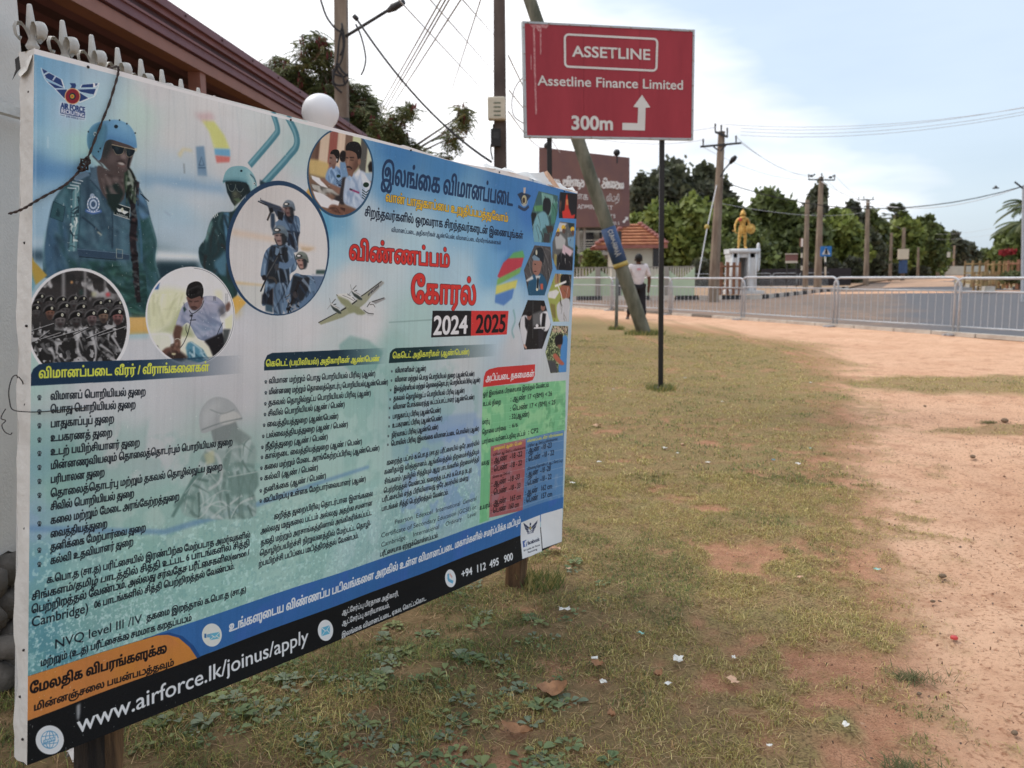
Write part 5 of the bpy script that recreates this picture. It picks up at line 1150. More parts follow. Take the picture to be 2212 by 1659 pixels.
F=np.stack([i0,i0+nu,i0+nu+1,i0+1],1)
me=np_mesh('printed_sheet',np.array([tuple(p)for p in V]),F,pm,None,True)
uvl=me.uv_layers.new(name='UV');UVa=np.array(UV,np.float32)
vi=np.empty(len(me.loops),np.int32);me.loops.foreach_get('vertex_index',vi);uvl.data.foreach_set('uv',UVa[vi].ravel())
link('printed_sheet',me,banner)
TK_=.048
def strip(name,f0,f1,n_,mt=None,jit=0.0):
 Vv,Fv=[],[]
 for i in range(n_):
  t=i/(n_-1)
  for k in range(4):
   w=-TK_*k/3
   p=f0(t)if k==0 else f0(t)+nB*w+f1*(rng.normal(0,jit)if 0<k else 0)
   Vv.append(p-bo)
  if i:
   a=(i-1)*4
   for k in range(3):Fv.append((a+k,a+k+1,a+5+k,a+4+k))
 m_=MB().add(Vv,Fv);return m_.build(name,mt or M['vinyl'],banner,True)
bu,bv=V3(BU).normalized(),V3(BV).normalized()
strip('left_return',lambda t:bp(0,vtop(0)+(vbot(0)-vtop(0))*t),bu,40,None,.0022)
strip('right_return',lambda t:bp(1,vtop(1)+(vbot(1)-vtop(1))*t),bu,30,None,.002)
strip('top_return',lambda t:bp(t,vtop(t)),bv,120,None,.0025)
M['vinyl_black']=mat('vinyl_black',(30,30,32),.5,.1,9,.4,26)
strip('bottom_return',lambda t:bp(t,vbot(t)),bv,80,M['vinyl_black'],.001)
MB().add([bp(0,0,-TK_)-bo,bp(1,0,-TK_)-bo,bp(1,1,-TK_)-bo,bp(0,1,-TK_)-bo],[(0,1,2,3)]).build('back_sheet',M['vinyl'],banner)
Vv,Fv=[],[];r2=np.random.default_rng(4)
NH=26
for i in range(NH):
 t=i/(NH-1);u=.70+.30*t
 hgt=.006+.026*math.exp(-((t-.62)/.14)**2)+.010*math.sin(t*17)**2+.005*r2.random()
 for k in range(3):
  Vv.append(bp(u,vtop(u))-bv*(hgt*k/2)+nB*(-.012*k+.006*math.sin(t*30+k))-bo)
 if i:
  a=(i-1)*3
  for k in range(2):Fv.append((a+k,a+k+1,a+4+k,a+3+k))
MB().add(Vv,Fv).build('crumpled_hem',M['vinyl'],banner,True)
MB().add([bp(.895,vtop(.9))-bo,bp(.935,vtop(.93))-bo,bp(.905,vtop(.9)-.042,-.02)-bo,bp(.888,-.03,-.03)-bo],[(0,1,2,3)]).build('torn_flap',M['paper_tan'],banner)
M['flap_black']=mat('flap_black',(28,28,30),.6,.2,30)
c0_=at(62,100,1.53)
def pp(px,py,dy=0.0):return at(px,py,1.56+dy)-bo
MB().add([pp(57,112),pp(76,103,-.02),pp(66,130,-.03),pp(58,152,-.03),pp(44,166,-.02),pp(39,160),pp(50,140),pp(54,124)],[(0,1,2,3),(0,3,4,5,6,7)]).build('torn_flap',M['vinyl'],banner)
MB().add([pp(60,112,.01),pp(42,120,.02),pp(32,128,.03),pp(34,150,.02),pp(26,174,.03),pp(38,155,.01),pp(52,140)],[(0,1,2,3,4,5,6)]).build('torn_flap',M['flap_black'],banner)
sc_me=MB().ball((0,0,0),.0026,8,6).mesh('screw',M['screw'],True)
sc0=None
for t in(.055,.26,.375,.485,.66,.835,.905,.965):
 p=bp(0,t,-.02+.006*math.sin(t*40))-bu*.001
 link('screw',sc_me,banner,p-bo)
for u in(.05,.3,.52,.74,.95):
 link('screw',sc_me,banner,bp(u,vtop(u)+.006,.001)-bo)
def post(u,px_base,name_mat,w=.056,front=.05):
 top=bp(u,.05,-TK_-front);foot=bp(u,1.0,-TK_-front)
 d_=(foot-top);k=(foot.z+.12)/-d_.normalized().z if d_.z<0 else 0
 foot=foot+d_.normalized()*k
 m_=MB();P_=[top.lerp(foot,i/12)for i in range(13)]
 for i,q in enumerate(P_):P_[i]=q+Vector((.0015*math.sin(i*2.1),.0015*math.cos(i*1.7),0))-bo
 m_.tube(P_,[w*.7*(1+.03*math.sin(i*3.3))for i in range(13)],4)
 return m_.build('post',name_mat,banner)
u1_,v1_=(tx([(1167,1180)])[0]/[TW,TH/VX])
post(u1_,0,M['wood'],.060)
u2_,v2_=(tx([(233,1590)])[0]/[TW,TH/VX])
post(u2_,0,M['wood_dark'],.040,.02)
post(u2_+.028,0,M['wood'],.046,.05)
for v in(.03,.5,.97):
 a,b_=bp(.01,v,-TK_-.02),bp(.99,v,-TK_-.02)
 MB().tube([a-bo,b_-bo],.025,4).build('rail',M['wood_dark'],banner)
def wire_thing(name,pts,r,label,cat,mt,n=6,twist=0,group=None):
 P_=[Vector(p)for p in pts];o=P_[len(P_)//2].copy()
 q=smooth(np.array([tuple(p-o)for p in P_]),6,False)
 m_=MB()
 if twist:
  for s_ in(0,math.pi):
   m_.tube([Vector(p)+Vector((math.cos(i*twist+s_),0,math.sin(i*twist+s_)))*r*.8 for i,p in enumerate(q)],r,n)
 else:m_.tube([Vector(p)for p in q],r,n)
 ob=m_.build(name,mt,None,True,o);tag(ob,label,cat,group);return ob
def bpx(px,py,w):
 uv=tx([(px,py)])[0]/[TW,TH/VX];return bp(uv[0],uv[1],w)
tw=wire_thing('tie_wire',[bpx(247,146,-.03),bpx(250,144,.004),bpx(252,156,.006),bpx(246,180,.006),bpx(232,225,.006),bpx(214,270,.006),bpx(196,315,.007),bpx(184,345,.007)],.0015,'rusty twisted tie wire slung over the banner top and knotted beside the helmet','wire',M['rust_wire'],6,.9)
o2=tw.location
def sub(name,pts,r,par,mt,twist=0):
 q=smooth(np.array([tuple(Vector(p)-par.location)for p in pts]),6,False);m_=MB()
 if twist:
  for s_ in(0,math.pi):m_.tube([Vector(p)+Vector((math.cos(i*twist+s_),0,math.sin(i*twist+s_)))*r*.8 for i,p in enumerate(q)],r,5)
 else:m_.tube([Vector(p)for p in q],r,6)
 return m_.build(name,mt,par,True)
sub('lower_strand',[bpx(170,366,.008),bpx(150,388,.008),bpx(130,404,.008),bpx(100,420,.007),bpx(72,436,.006),bpx(54,448,.004),bpx(44,456,-.012),bpx(38,460,-.03)],.0015,tw,M['rust_wire'],.9)
kn=MB();r3=np.random.default_rng(5);c_k=bpx(174,356,.012)-o2
dk_=(bpx(164,372,.012)-bpx(184,344,.012))/2
Pk=[c_k+dk_*(1-2*i/60)+Vector((math.cos(i*.8)*.008,math.sin(i*.5)*.005,math.sin(i*.8)*.008))*(1.1-abs(1-i/30))+Vector(r3.normal(0,.0012,3))for i in range(61)]
kn.tube(Pk,.0019,5);kn.build('knot',M['rust_wire'],tw,True)
w2=wire_thing('loose_wire',[bpx(56,818,-.03),bpx(47,812,-.02),bpx(38,818,-.02),bpx(31,845,-.02),bpx(33,870,-.02),bpx(36,886,-.015),bpx(50,889,.003),bpx(90,889,.004),bpx(140,884,.004),bpx(185,880,.004)],.0010,'thin black wire looped through the left edge of the banner','wire',M['wire'])
sub('end_curl',[bpx(30,886,-.03),bpx(20,906,-.03),bpx(30,912,-.03),bpx(22,922,-.03),bpx(28,936,-.03),bpx(40,942,-.03),bpx(44,938,-.03)],.0009,w2,M['wire'])
sub('end_curl',[bpx(52,815,-.02),bpx(60,825,-.02),bpx(62,832,-.02)],.0010,w2,M['wire'])
# -- gate pillar with stone foot, at the left edge
gp=empty('gate_pillar',(-1.62,2.28,0),0,'white plastered gate pillar with a rough stone foot at the left edge','pillar')
zb=ht(30,1262,2.3)
YB=2.58
m_=MB();
xt=at(43,10,YB).x-gp.location.x;xt=at(37,5,YB).x-gp.location.x;xb_=xt
xl,yf,yb=xb_-.42,-.10,.30
m_.add([(xl,yf,zb-.25),(xb_,yf,zb-.25),(xb_,yb,zb-.25),(xl,yb,zb-.25),(xl,yf,2.45),(xt,yf,2.45),(xt,yb,2.45),(xl,yb,2.45)],[(0,1,5,4),(1,2,6,5),(2,3,7,6),(3,0,4,7),(4,5,6,7),(3,2,1,0)])
m_.build('shaft',M['plaster'],gp)
MB().box((xl/2+xb_/2-.01,.11,.12),(xb_-xl+.03,.40,.42)).build('foot_core',M['mortar'],gp)
r3=np.random.default_rng(9)
z=.0
while z<zb+.02:
 h_=r3.uniform(.07,.10);x=xl
 while x<xb_+.06:
  w_=r3.uniform(.08,.15)
  st=MB().ball((0,0,0),(w_*.5,.035,h_*.5),8,6,0,.10,random)
  st.build('stone',M['stone'],gp,True,(x+w_/2,yf-.012,z+h_/2));x+=w_+.006
 y=0.0
 while y<.34:
  w_=r3.uniform(.08,.14)
  MB().ball((0,0,0),(.03,w_*.5,h_*.5),8,6,0,.10,random).build('stone',M['stone'],gp,True,(xb_+.014,y,z+h_/2));y+=w_
 z+=h_+.004
# -- ornamental fence with curled finials
dF=Vector((ray(1240,598).x,ray(1240,598).y,0));dF/=dF.y
f0=at(63,8,2.44);zt=f0.z
fence=empty('ornamental_fence',(f0.x,f0.y,0),0,'white cast-iron fence with spear tips and curled leaves behind the banner','fence')
def finial_mesh():
 m_=MB()
 m_.lathe([(.0,0),(.005,-.001),(.007,-.005),(.0115,-.045),(.0135,-.062),(.012,-.078),(.009,-.095),(.015,-.108),(.019,-.114),(.016,-.121),(.011,-.125),(.017,-.131),(.020,-.138),(.017,-.146),(.011,-.152),(.0095,-.18),(.0095,-1.0),(.0095,-1.75)],10)
 for a in(R(205),R(-25),R(90)):
  Mx=Matrix.Rotation(a,4,'Z');Vv,Fv=[],[]
  prof=[(.007,-.108),(.011,-.088),(.019,-.068),(.030,-.055),(.040,-.056),(.0455,-.070),(.043,-.090),(.035,-.101),(.031,-.092)]
  wd=[.006,.010,.016,.020,.021,.020,.017,.011,.005]
  for(x,z),w in zip(prof,wd):
   for k in(-1,-.5,0,.5,1):Vv.append(Mx@Vector((x-.007*k*k,w*k,z+.004*(1-k*k))))
  for i in range(len(prof)-1):
   for k in range(4):Fv.append((i*5+k,i*5+k+1,i*5+6+k,i*5+5+k))
  m_.add(Vv,Fv)
 return m_.mesh('picket',M['white_paint'],True)
pk=finial_mesh();sp_=.1502*1.0
for i in range(19):
 o=link('picket',pk,fence,(dF.x*sp_*i,sp_*i,zt));o.rotation_euler=(0,0,R(8+3*math.sin(i*2.3)))
for z in(zt-.30,zt-1.55):
 a=Vector((-.05,-.12,z));MB().tube([a,Vector((dF.x*2.8,2.8,z))],.018,4).build('rail',M['white_paint'],fence)
g_=at(692,243,5.24)
fp=empty('lamp_pillar',(g_.x,g_.y,0),0,'plastered fence pillar under the round white lamp behind the banner','pillar')
MB().box((0,0,.92),(.30,.30,1.84)).build('shaft',M['plaster'],fp);MB().box((0,0,1.87),(.38,.38,.06)).build('cap',M['plaster'],fp)
gl=empty('globe_lamp',(g_.x,g_.y,1.90),0,'round white glass globe lamp above the top edge of the banner','lamp')
MB().lathe([(.0,.0),(.07,.0),(.07,.02),(.035,.04),(.035,g_.z-1.90-.10),(0,g_.z-1.90-.10)],16).build('fitting',M['black_metal'],gl,True)
MB().ball((0,0,g_.z-1.90),.111,32,20).build('globe',M['globe'],gl,True)
lw=tag(MB().box((0,0,0),(.12,2.5,.5)).build('fence_plinth',M['plaster'],None,False,(f0.x+dF.x*1.35,f0.y+1.35,.12)),'low plastered wall under the white fence','wall');lw.rotation_euler=(0,0,-math.atan2(dF.x,1))
# -- maroon-eaved building behind the fence
XL=-4.0
def zat(py,px=435,y=9.0):return ht(px,py,y)
vp=598
bx0=at(435,100,9.0).x
bld=empty('maroon_roofed_building',(bx0,9.0,0),0,'building with a deep maroon moulded eave over a dark veranda behind the fence','building')
ang=-math.atan2(dF.x,1);bld.rotation_euler=(0,0,ang)
yA,yB=-9.5,None
e_=at(768,290,15.6);yB=(e_-bld.location).length*1.0
loc_end=bld.matrix_basis.inverted()@e_;yB=loc_end.y
zt_,=(zat(62),)
Z=[zat(v)for v in(62,79,91,105,110,127,131,155)]
def run(name,x0,x1,z0,z1,mt,y0=yA,y1=None):
 y1=yB if y1 is None else y1
 return MB().box(((x0+x1)/2,(y0+y1)/2,(z0+z1)/2),(abs(x1-x0),y1-y0,abs(z1-z0))).build(name,mt,bld)
run('gutter',-.16,.10,Z[0],Z[1],M['maroon'])
run('fascia_board',-.16,.06,Z[1],Z[2],M['maroon_light'])
run('moulding',-.16,.015,Z[2],Z[3],M['maroon_dark'])
run('fascia_board',-.16,.05,Z[3],Z[4]-.0,M['maroon_light'])
run('fascia_board',-.16,.03,Z[4],Z[5],M['maroon'])
run('moulding',-.16,-.02,Z[5],Z[6],M['maroon_dark'])
run('beam',-.16,.0,Z[6],Z[7],M['beam_tan'])
zs=Z[7]
for k in range(7):
 run('soffit_board',-.16-.17*k,-.16-.17*(k+1)+.012,zs+.015+.012*k,zs+.04+.012*k,M['maroon_dark']if k%2 else M['maroon'])
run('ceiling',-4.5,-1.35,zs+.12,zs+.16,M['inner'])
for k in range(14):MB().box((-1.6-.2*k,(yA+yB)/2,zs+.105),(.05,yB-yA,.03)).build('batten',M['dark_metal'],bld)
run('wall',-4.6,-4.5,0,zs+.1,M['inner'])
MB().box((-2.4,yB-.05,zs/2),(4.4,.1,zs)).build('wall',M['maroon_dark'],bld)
for y in(-4.6,.05,4.4):
 MB().box((-.09,y,zs/2),(.13,.13,zs)).build('column',M['beam_tan'],bld)
Vr=[(.10,yA,Z[0]-.01),(.10,yB,Z[0]-.01),(-2.6,yB,Z[0]+.55),(-2.6,yA,Z[0]+.55),(-5.2,yB,Z[0]),(-5.2,yA,Z[0])]
MB().add(Vr,[(0,1,2,3),(3,2,4,5),(1,4,2),(0,3,5)]).build('roof',M['maroon'],bld)
nl=MB().ball((0,0,0),.014,8,6).mesh('nail_head',M['maroon_dark'],True)
for i,y in enumerate(np.arange(-6.5,yB,.85)):link('nail_head',nl,bld,(.101,y,(Z[0]+Z[1])/2))
# -- road, islands, kerbs
def sheet(name,pts,z,mt,kind='structure',parent=None):
 """flat sheet following the gentle rise of the land"""
 P_=[Vector((p[0],p[1],0))for p in pts]
 bm=bmesh.new();vs_=[bm.verts.new((p.x,p.y,0))for p in P_];bm.faces.new(vs_)
 ys=[p.y for p in P_]
 for y in[45,60,80,110,150,220,320,500]:
  if min(ys)<y<max(ys):
   bmesh.ops.bisect_plane(bm,geom=bm.verts[:]+bm.edges[:]+bm.faces[:],plane_co=(0,y,0),plane_no=(0,1,0))
 for v in bm.verts:v.co.z=float(gz(v.co.y))+z
 bmesh.ops.triangulate(bm,faces=bm.faces[:])
 me=bpy.data.meshes.new(name);bm.to_mesh(me);bm.free();me.materials.append(mt)
 o=link(name,me);return tag(o,kind=kind)
rd=bpy.data.materials.new('asphalt');rd.use_nodes=True
n,l=rd.node_tree.nodes,rd.node_tree.links;b=n['Principled BSDF'];b.inputs['Roughness'].default_value=.9;b.inputs['Specular IOR Level'].default_value=.2
geo=n.new('ShaderNodeNewGeometry')
c_=ramp2(gn(.12,5),.36,srgb((136,114,98)),.60,srgb((108,98,92)))
c_=mixc(ramp2(gn(1.3,5),.48,(0,0,0),.64,(.6,.6,.6)),c_,srgb((152,126,108)))
sx2=n.new('ShaderNodeSeparateXYZ');l.new(geo.outputs['Position'],sx2.inputs[0])
def nmath(op,a,b_,cl=False):
 q=n.new('ShaderNodeMath');q.operation=op;q.use_clamp=cl
 for i,v in enumerate((a,b_)):
  if hasattr(v,'links'):l.new(v,q.inputs[i])
  else:q.inputs[i].default_value=v
 return q.outputs[0]
d1=nmath('SUBTRACT',sx2.outputs['X'],nmath('MULTIPLY',sx2.outputs['Y'],.44))
d2=nmath('ADD',d1,nmath('MULTIPLY',gn(.35,3),3.0))
mk=nmath('MULTIPLY',nmath('SUBTRACT',d2,1.6,),.9,True)
c_=mixc(mk,c_,mixc(ramp2(gn(3,5),.4,(0,0,0),.7,(.5,.5,.5)),srgb((90,92,98)),srgb((112,104,98))))
l.new(c_,b.inputs['Base Color'])
bpq=n.new('ShaderNodeBump');bpq.inputs['Strength'].default_value=.3;l.new(gn(40,5),bpq.inputs['Height']);l.new(bpq.outputs[0],b.inputs['Normal'])
A_,B_=GG(2062,724),GG(1240,664)
dd_=(B_-A_).normalized()
nr=Vector((-dd_.y,dd_.x,0));nr=nr if nr.y>0 else-nr
edge0=A_-dd_*9;edge1=B_+dd_*14
sheet('road',[edge0+nr*.0,edge1,Vector((-30,62,0)),Vector((-34,75,0)),Vector((30,74,0)),Vector((42,80,0)),Vector((64,118,0)),Vector((330,560,0)),Vector((372,560,0)),Vector((86,112,0)),Vector((60,70,0)),Vector((70,40,0)),Vector((60,-10,0))],.004,rd)
M['line_paint']=mat('line_paint',(206,190,172),.8,.1,1.6,col2=(168,138,116),thr=(.42,.5))
ln=[]
t0=-9.0
r3=np.random.default_rng(8)
sheet('road_edge_line',[edge0+nr*.16,edge1+nr*.16,edge1+nr*.30,edge0+nr*.30],.008,M['line_paint'])
kr=empty('verge_kerb',(A_.x,A_.y,0),0,'low worn concrete kerb between the sandy verge and the road','kerb')
a_k=math.atan2(dd_.y,dd_.x)
t=-6.0;kk=0
while t<25:
 ln_=r3.uniform(.8,1.1)
 if r3.random()<.88:
  p=A_+dd_*(t+ln_/2)-nr*.10
  o=MB().box((0,0,.03),(ln_-.03,.12,.07)).build('kerb_block',M['kerb_white']if r3.random()<.75 else M['mortar'],kr,False,Vector((p.x,p.y,0))-kr.location);o.rotation_euler=(R(r3.normal(0,2)),0,a_k+r3.normal(0,.01))
 t+=ln_
def kerb_run(name,pts,label,step,z0=0.0,first=0):
 P_=[GG(*q)for q in pts]
 k=empty(name,P_[0],0,label,'kerb');k.location.z=0
 pos=[];
 for a,b_ in zip(P_[:-1],P_[1:]):
  L_=(b_-a).length;m_=max(1,round(L_/step))
  for i in range(m_):pos.append((a.lerp(b_,i/m_),a.lerp(b_,(i+1)/m_)))
 for i,(a,b_)in enumerate(pos):
  c=(a+b_)/2;L_=(b_-a).length
  o=MB().box((0,0,.09),(L_-.03,.16,.20)).build('kerb_block',M['kerb_black']if(i+first)%2 else M['kerb_white'],k,False,Vector((c.x,c.y,float(gz(c.y))))-k.location)
  o.rotation_euler=(0,0,math.atan2(b_.y-a.y,b_.x-a.x))
 return k,P_
isl_pts=[(1190,650),(1300,648.5),(1458,648),(1560,647.5),(1645,646),(1690,641),(1740,635.5),(1790,629.5),(1830,625)]
k1,P1=kerb_run('striped_kerb',isl_pts,'black and white painted kerb curving below the golden statue',.93)
M['verge']=mat('verge',(172,138,114),.95,.15,.5,col2=(142,120,92))
sheet('verge',[p+Vector((.05,.1,0))for p in P1]+[Vector((34,78,0)),Vector((60,120,0)),Vector((60,160,0)),Vector((-40,160,0)),Vector((-40,40,0))],.10,M['verge'])
k2,P2=kerb_run('striped_kerb',[(2290,629),(2212,627),(2150,624),(2085,620),(2062,615)],'black and white painted kerb of the planted island at the right edge',1.0,first=1)
M['island']=mat('island_turf',(120,112,72),.95,.2,.8,col2=(150,122,90))
sheet('island',[p+Vector((.05,.1,0))for p in P2]+[GG(2062,608),GG(2160,603),GG(2330,606)],.10,M['island'])
sheet('sandy_shoulder',[GG(1500,615),GG(1830,612),GG(1900,606),GG(2045,606),GG(1960,600),GG(1840,600),GG(1500,604)],.012,mat('shoulder',(186,152,126),.95,.1,.3,col2=(176,142,116)))
sheet('sandy_shoulder',[GG(1905,622),GG(2062,619),GG(2060,609),GG(1935,605)],.016,mat('shoulder2',(196,160,134),.95,.1,.3,col2=(150,122,100)))
# -- steel crowd barriers
def arch_path(L_,H,r=.17,z0=.02,n=6):
 P_=[(0,0,z0),(0,0,H-r)]
 P_+=[(r-r*math.cos(i*math.pi/2/n),0,H-r+r*math.sin(i*math.pi/2/n))for i in range(1,n+1)]
 P_+=[(L_-r+r*math.sin(i*math.pi/2/n),0,H-r+r*math.cos(i*math.pi/2/n))for i in range(0,n+1)]
 P_+=[(L_,0,H-r),(L_,0,z0)]
 return P_
def barrier(a,b_,H,nbars,mt,label,group,rt=.024,lean=0.0):
 L_=(b_-a).length
 e=empty('crowd_barrier',(a.x,a.y,float(gz(a.y))),math.atan2(b_.y-a.y,b_.x-a.x),label,'barrier',group)
 MB().tube(arch_path(L_,H),rt,8).build('frame',mt,e,True)
 for z in(H*.77,H*.155):
  MB().tube([(.01,0,z),(L_-.01,0,z)],rt*.72,6).build('rail',mt,e,True)
 bm_=MB().tube([(0,0,H*.155),(0,0,H*.77)],.0072 if rt>.02 else .010,5,cap=False).mesh('bar',mt,True)
 for i in range(nbars):
  o=link('bar',bm_,e,(L_*(i+1)/(nbars+1),0,0))
 for x in(.0,L_):
  MB().box((x,0,.02),(.05,.50,.03)).build('foot',mt,e)
 return e
jx=[(2366,746),(2064,724.5),(1803,706),(1604,691),(1448,680),(1322,671),(1216,663)]
lab=['crowd barrier cut by the right edge of the photo, in the front row','crowd barrier second from the right edge, in the front row along the verge','crowd barrier of the front row standing before the golden statue','crowd barrier of the front row just right of the black sign post','crowd barrier of the front row behind the black sign post and the walking man','crowd barrier of the front row seen right beside the banner edge']
for i in range(6):
 a,b_=G(*jx[i]),G(*jx[i+1]);dl=(b_-a).normalized()*.05
 H=1.0+.012*(i%3)
 barrier(b_+dl,a-dl,H,17 if i else 18,M['galv'],lab[i],'steel crowd barriers along the near verge')
fr=[(1250,1310,622),(1314,1376,622),(1380,1441,621.5),(1496,1534,621),(1540,1600,620.5),(1606,1665,620),(1669,1722,619.5),(1727,1768,619),(1771,1796,618.5),(1799,1812,618),(1814,1822,617.5),(1824,1830,617)]
for i,(x0,x1,y)in enumerate(fr):
 a=G(x0,y+5.5);
 yy=a.y+(1.5*(i-7)if i>7 else 0)
 b_=at(x1,600,yy+(1.9 if i>7 else .15));a2=at(x0,600,yy)
 a2.z=b_.z=0
 nm=['nearest the banner edge','second from the banner edge','third from the banner edge','left of the statue plinth','in front of the statue plinth','just right of the statue plinth','left of the striped pole','below the striped pole','turned end-on, first of the turned ones','turned end-on, second of the turned ones','turned end-on, third of the turned ones','turned end-on, last at the right end'][i]
 barrier(a2,b_,1.02,13 if i<8 else 8,M['galv_far'],'steel barrier of the far row, '+nm,'steel barriers in the far row across the road',.019)
# -- red direction sign on black posts
rp0=G(1427,841)
ySR=rp0.y-.02
TR_,BR_=at(1500.5,64.5,ySR),at(1497,303,ySR)
hR=(TR_-BR_).length
ySL=ySR*(238.5/252.0)
TL_,BL_=at(1128,45.6,ySL),at(1133.6,297,ySL)
sg=empty('direction_sign',rp0,0,'red roadside sign reading ASSETLINE with a white arrow and 300m on black posts','sign');so=sg.location.copy()
ex=((TR_-TL_)+(BR_-BL_))/2;ey=((TL_-BL_)+(TR_-BR_))/2
en=ex.cross(ey).normalized();en=en if en.y<0 else-en
def sp2(u,v,w=0.0):return TL_+(TR_-TL_)*u+((BL_-TL_)*(1-u)+(BR_-TR_)*u)*v+en*w-so
SW,SH=ex.length,ey.length
def plate(name,poly,w,mt,th=.004,par=None):
 m_=MB();nn=len(poly);Vv=[sp2(u,v,w)for u,v in poly]+[sp2(u,v,w-th)for u,v in poly]
 m_.add(Vv,[tuple(range(nn))]+[tuple(range(nn,2*nn))[::-1]]+[(i,nn+i,nn+(i+1)%nn,(i+1)%nn)for i in range(nn)]);return m_.build(name,mt,par or sg)
plate('panel',[(0.012,.018),(.988,.018),(.988,.982),(.012,.982)],0,M['red_sign'],.03)
for nme,q in(('frame_bar',[(0,0),(1,0),(1,.018),(0,.018)]),('frame_bar',[(0,.982),(1,.982),(1,1),(0,1)]),('frame_bar',[(0,.018),(.012,.018),(.012,.982),(0,.982)]),('frame_bar',[(.988,.018),(1,.018),(1,.982),(.988,.982)])):
 plate(nme,q,.006,M['alu'],.045)
def zq(x,y):return(1080+.2279*x,.2279*y)
def suv(px,py):
 """solve the sign's bilinear patch for a point seen at px,py"""
 d_=ray(px,py);o_=TL_;nrm=(TR_-TL_).cross(BL_-TL_).normalized()
 X=CAMP+d_*((o_-CAMP).dot(nrm)/d_.dot(nrm))-o_
 a,b_=TR_-TL_,BL_-TL_
 Mx=np.array([[a.dot(a),a.dot(b_)],[a.dot(b_),b_.dot(b_)]]);s_=np.linalg.solve(Mx,[X.dot(a),X.dot(b_)])
 u=s_[0];v=s_[1]/(1+u*((BR_-TR_).length/(BL_-TL_).length-1));return u,v
def sign_text(txt,z0,z1,hz,name,embold=.0):
 (u0,v0),(u1,v1)=suv(*zq(*z0)),suv(*zq(*z1));u2,v2=suv(*zq(z0[0],z0[1]-hz))
 cu=bpy.data.curves.new('t','FONT');cu.body=txt;cu.resolution_u=4;cu.offset=embold;o=bpy.data.objects.new('t',cu);COL.objects.link(o);bpy.context.view_layer.update()
 me_=bpy.data.meshes.new_from_object(o.evaluated_get(bpy.context.evaluated_depsgraph_get()));bpy.data.objects.remove(o)
 nvv=len(me_.vertices);co=np.empty(nvv*3,np.float32);me_.vertices.foreach_get('co',co);co=co.reshape(-1,3)
 xs_,xe=co[:,0].min(),co[:,0].max();
 caph=.69
 k=(v0-v2)/caph
 out=[]
 for x,y,_ in co:
  t=(x-xs_)/(xe-xs_);out.append(tuple(sp2(u0+(u1-u0)*t,v0+(v1-v0)*t-y*k,.004)))
 me_.vertices.foreach_set('co',np.array(out,np.float32).ravel());me_.materials.clear();me_.materials.append(M['sign_white']);me_.update()
 return link(name,me_,sg)
sign_text('ASSETLINE',(682,535),(1425,568),100,'lettering',.018)
sign_text('Assetline Finance Limited',(355,808),(1738,850),92,'lettering',.012)
sign_text('300m',(680,1225),(1075,1230),125,'lettering',.03)
def splate(name,zpts,w=.004):return plate(name,[suv(*zq(*q))for q in zpts],w,M['sign_white'],.003)
splate('arrow',[(1165,1165),(1310,1168),(1315,1020),(1268,1012),(1350,900),(1430,1018),(1385,1022),(1380,1238),(1165,1232)])
def rrect(inset):
 c=[(604,318),(1500,360),(1495,680),(607,643)];cx_,cy_=1052,500;out=[]
 r_c=45-inset
 cc=[(604+inset,318+inset),(1500-inset,360+inset),(1495-inset,680-inset),(607+inset,643-inset)]
 for k,(x,y)in enumerate(cc):
  sx_,sy_=((1,1),(-1,1),(-1,-1),(1,-1))[k];a0_=(math.pi,1.5*math.pi,0,.5*math.pi)[k]
  ox,oy=x+sx_*r_c,y+sy_*r_c
  for i in range(5):a=a0_+i*math.pi/8;out.append((ox+r_c*math.cos(a),oy+r_c*math.sin(a)))
 return out
o_,i_=rrect(0),rrect(20);m_=MB();nn=len(o_)
Vv=[sp2(*suv(*zq(*q)),.004)for q in o_]+[sp2(*suv(*zq(*q)),.004)for q in i_]
m_.add(Vv,[(i,(i+1)%nn,nn+(i+1)%nn,nn+i)for i in range(nn)]);m_.build('outline_box',M['sign_white'],sg)
for u_q in(.34,.67):plate('sheet_seam',[(u_q,.02),(u_q+.0016,.02),(u_q+.0016,.98),(u_q,.98)],.0012,mat('seam_%d'%int(u_q*100),(120,30,42),.6),.001)
rv=MB().ball((0,0,0),.008,8,6).mesh('rivet',M['alu'],True)
for k in range(9):
 for v_q in(.009,.991):link('rivet',rv,sg,sp2(.03+.94*k/8,v_q,.009))
for k in range(5):
 for u_q in(.006,.994):link('rivet',rv,sg,sp2(u_q,.05+.9*k/4,.009))
M['dropping']=mat('dropping',(196,150,152),.8,.2,60,col2=(164,84,92))
for q in([(280,232),(470,232),(440,270),(400,262),(365,300),(345,265),(310,262)],[(312,265),(330,265),(340,700),(352,1085),(336,1085),(322,700)],[(376,270),(392,270),(392,515),(380,515)],[(290,520),(298,520),(302,660),(290,660)]):
 plate('stain',[suv(*zq(*p))for p in q],.002,M['dropping'],.0015)
for pxt,pxb in(((1193,303),None),((1436,303),(1427,841))):
 u_,v_=suv(*pxt);top=sp2(u_,0.02,-.045)+so;
 if pxb:foot=G(*pxb)
 else:foot=Vector((top.x+.01,top.y+.02,0))
 foot.z=-.1
 MB().tube([top-so,foot-so],.031,4).build('post',M['black_metal'],sg)
MB().box((rp0.x-so.x,rp0.y-so.y,.01),(.12,.12,.03)).build('footing',M['stone'],sg)
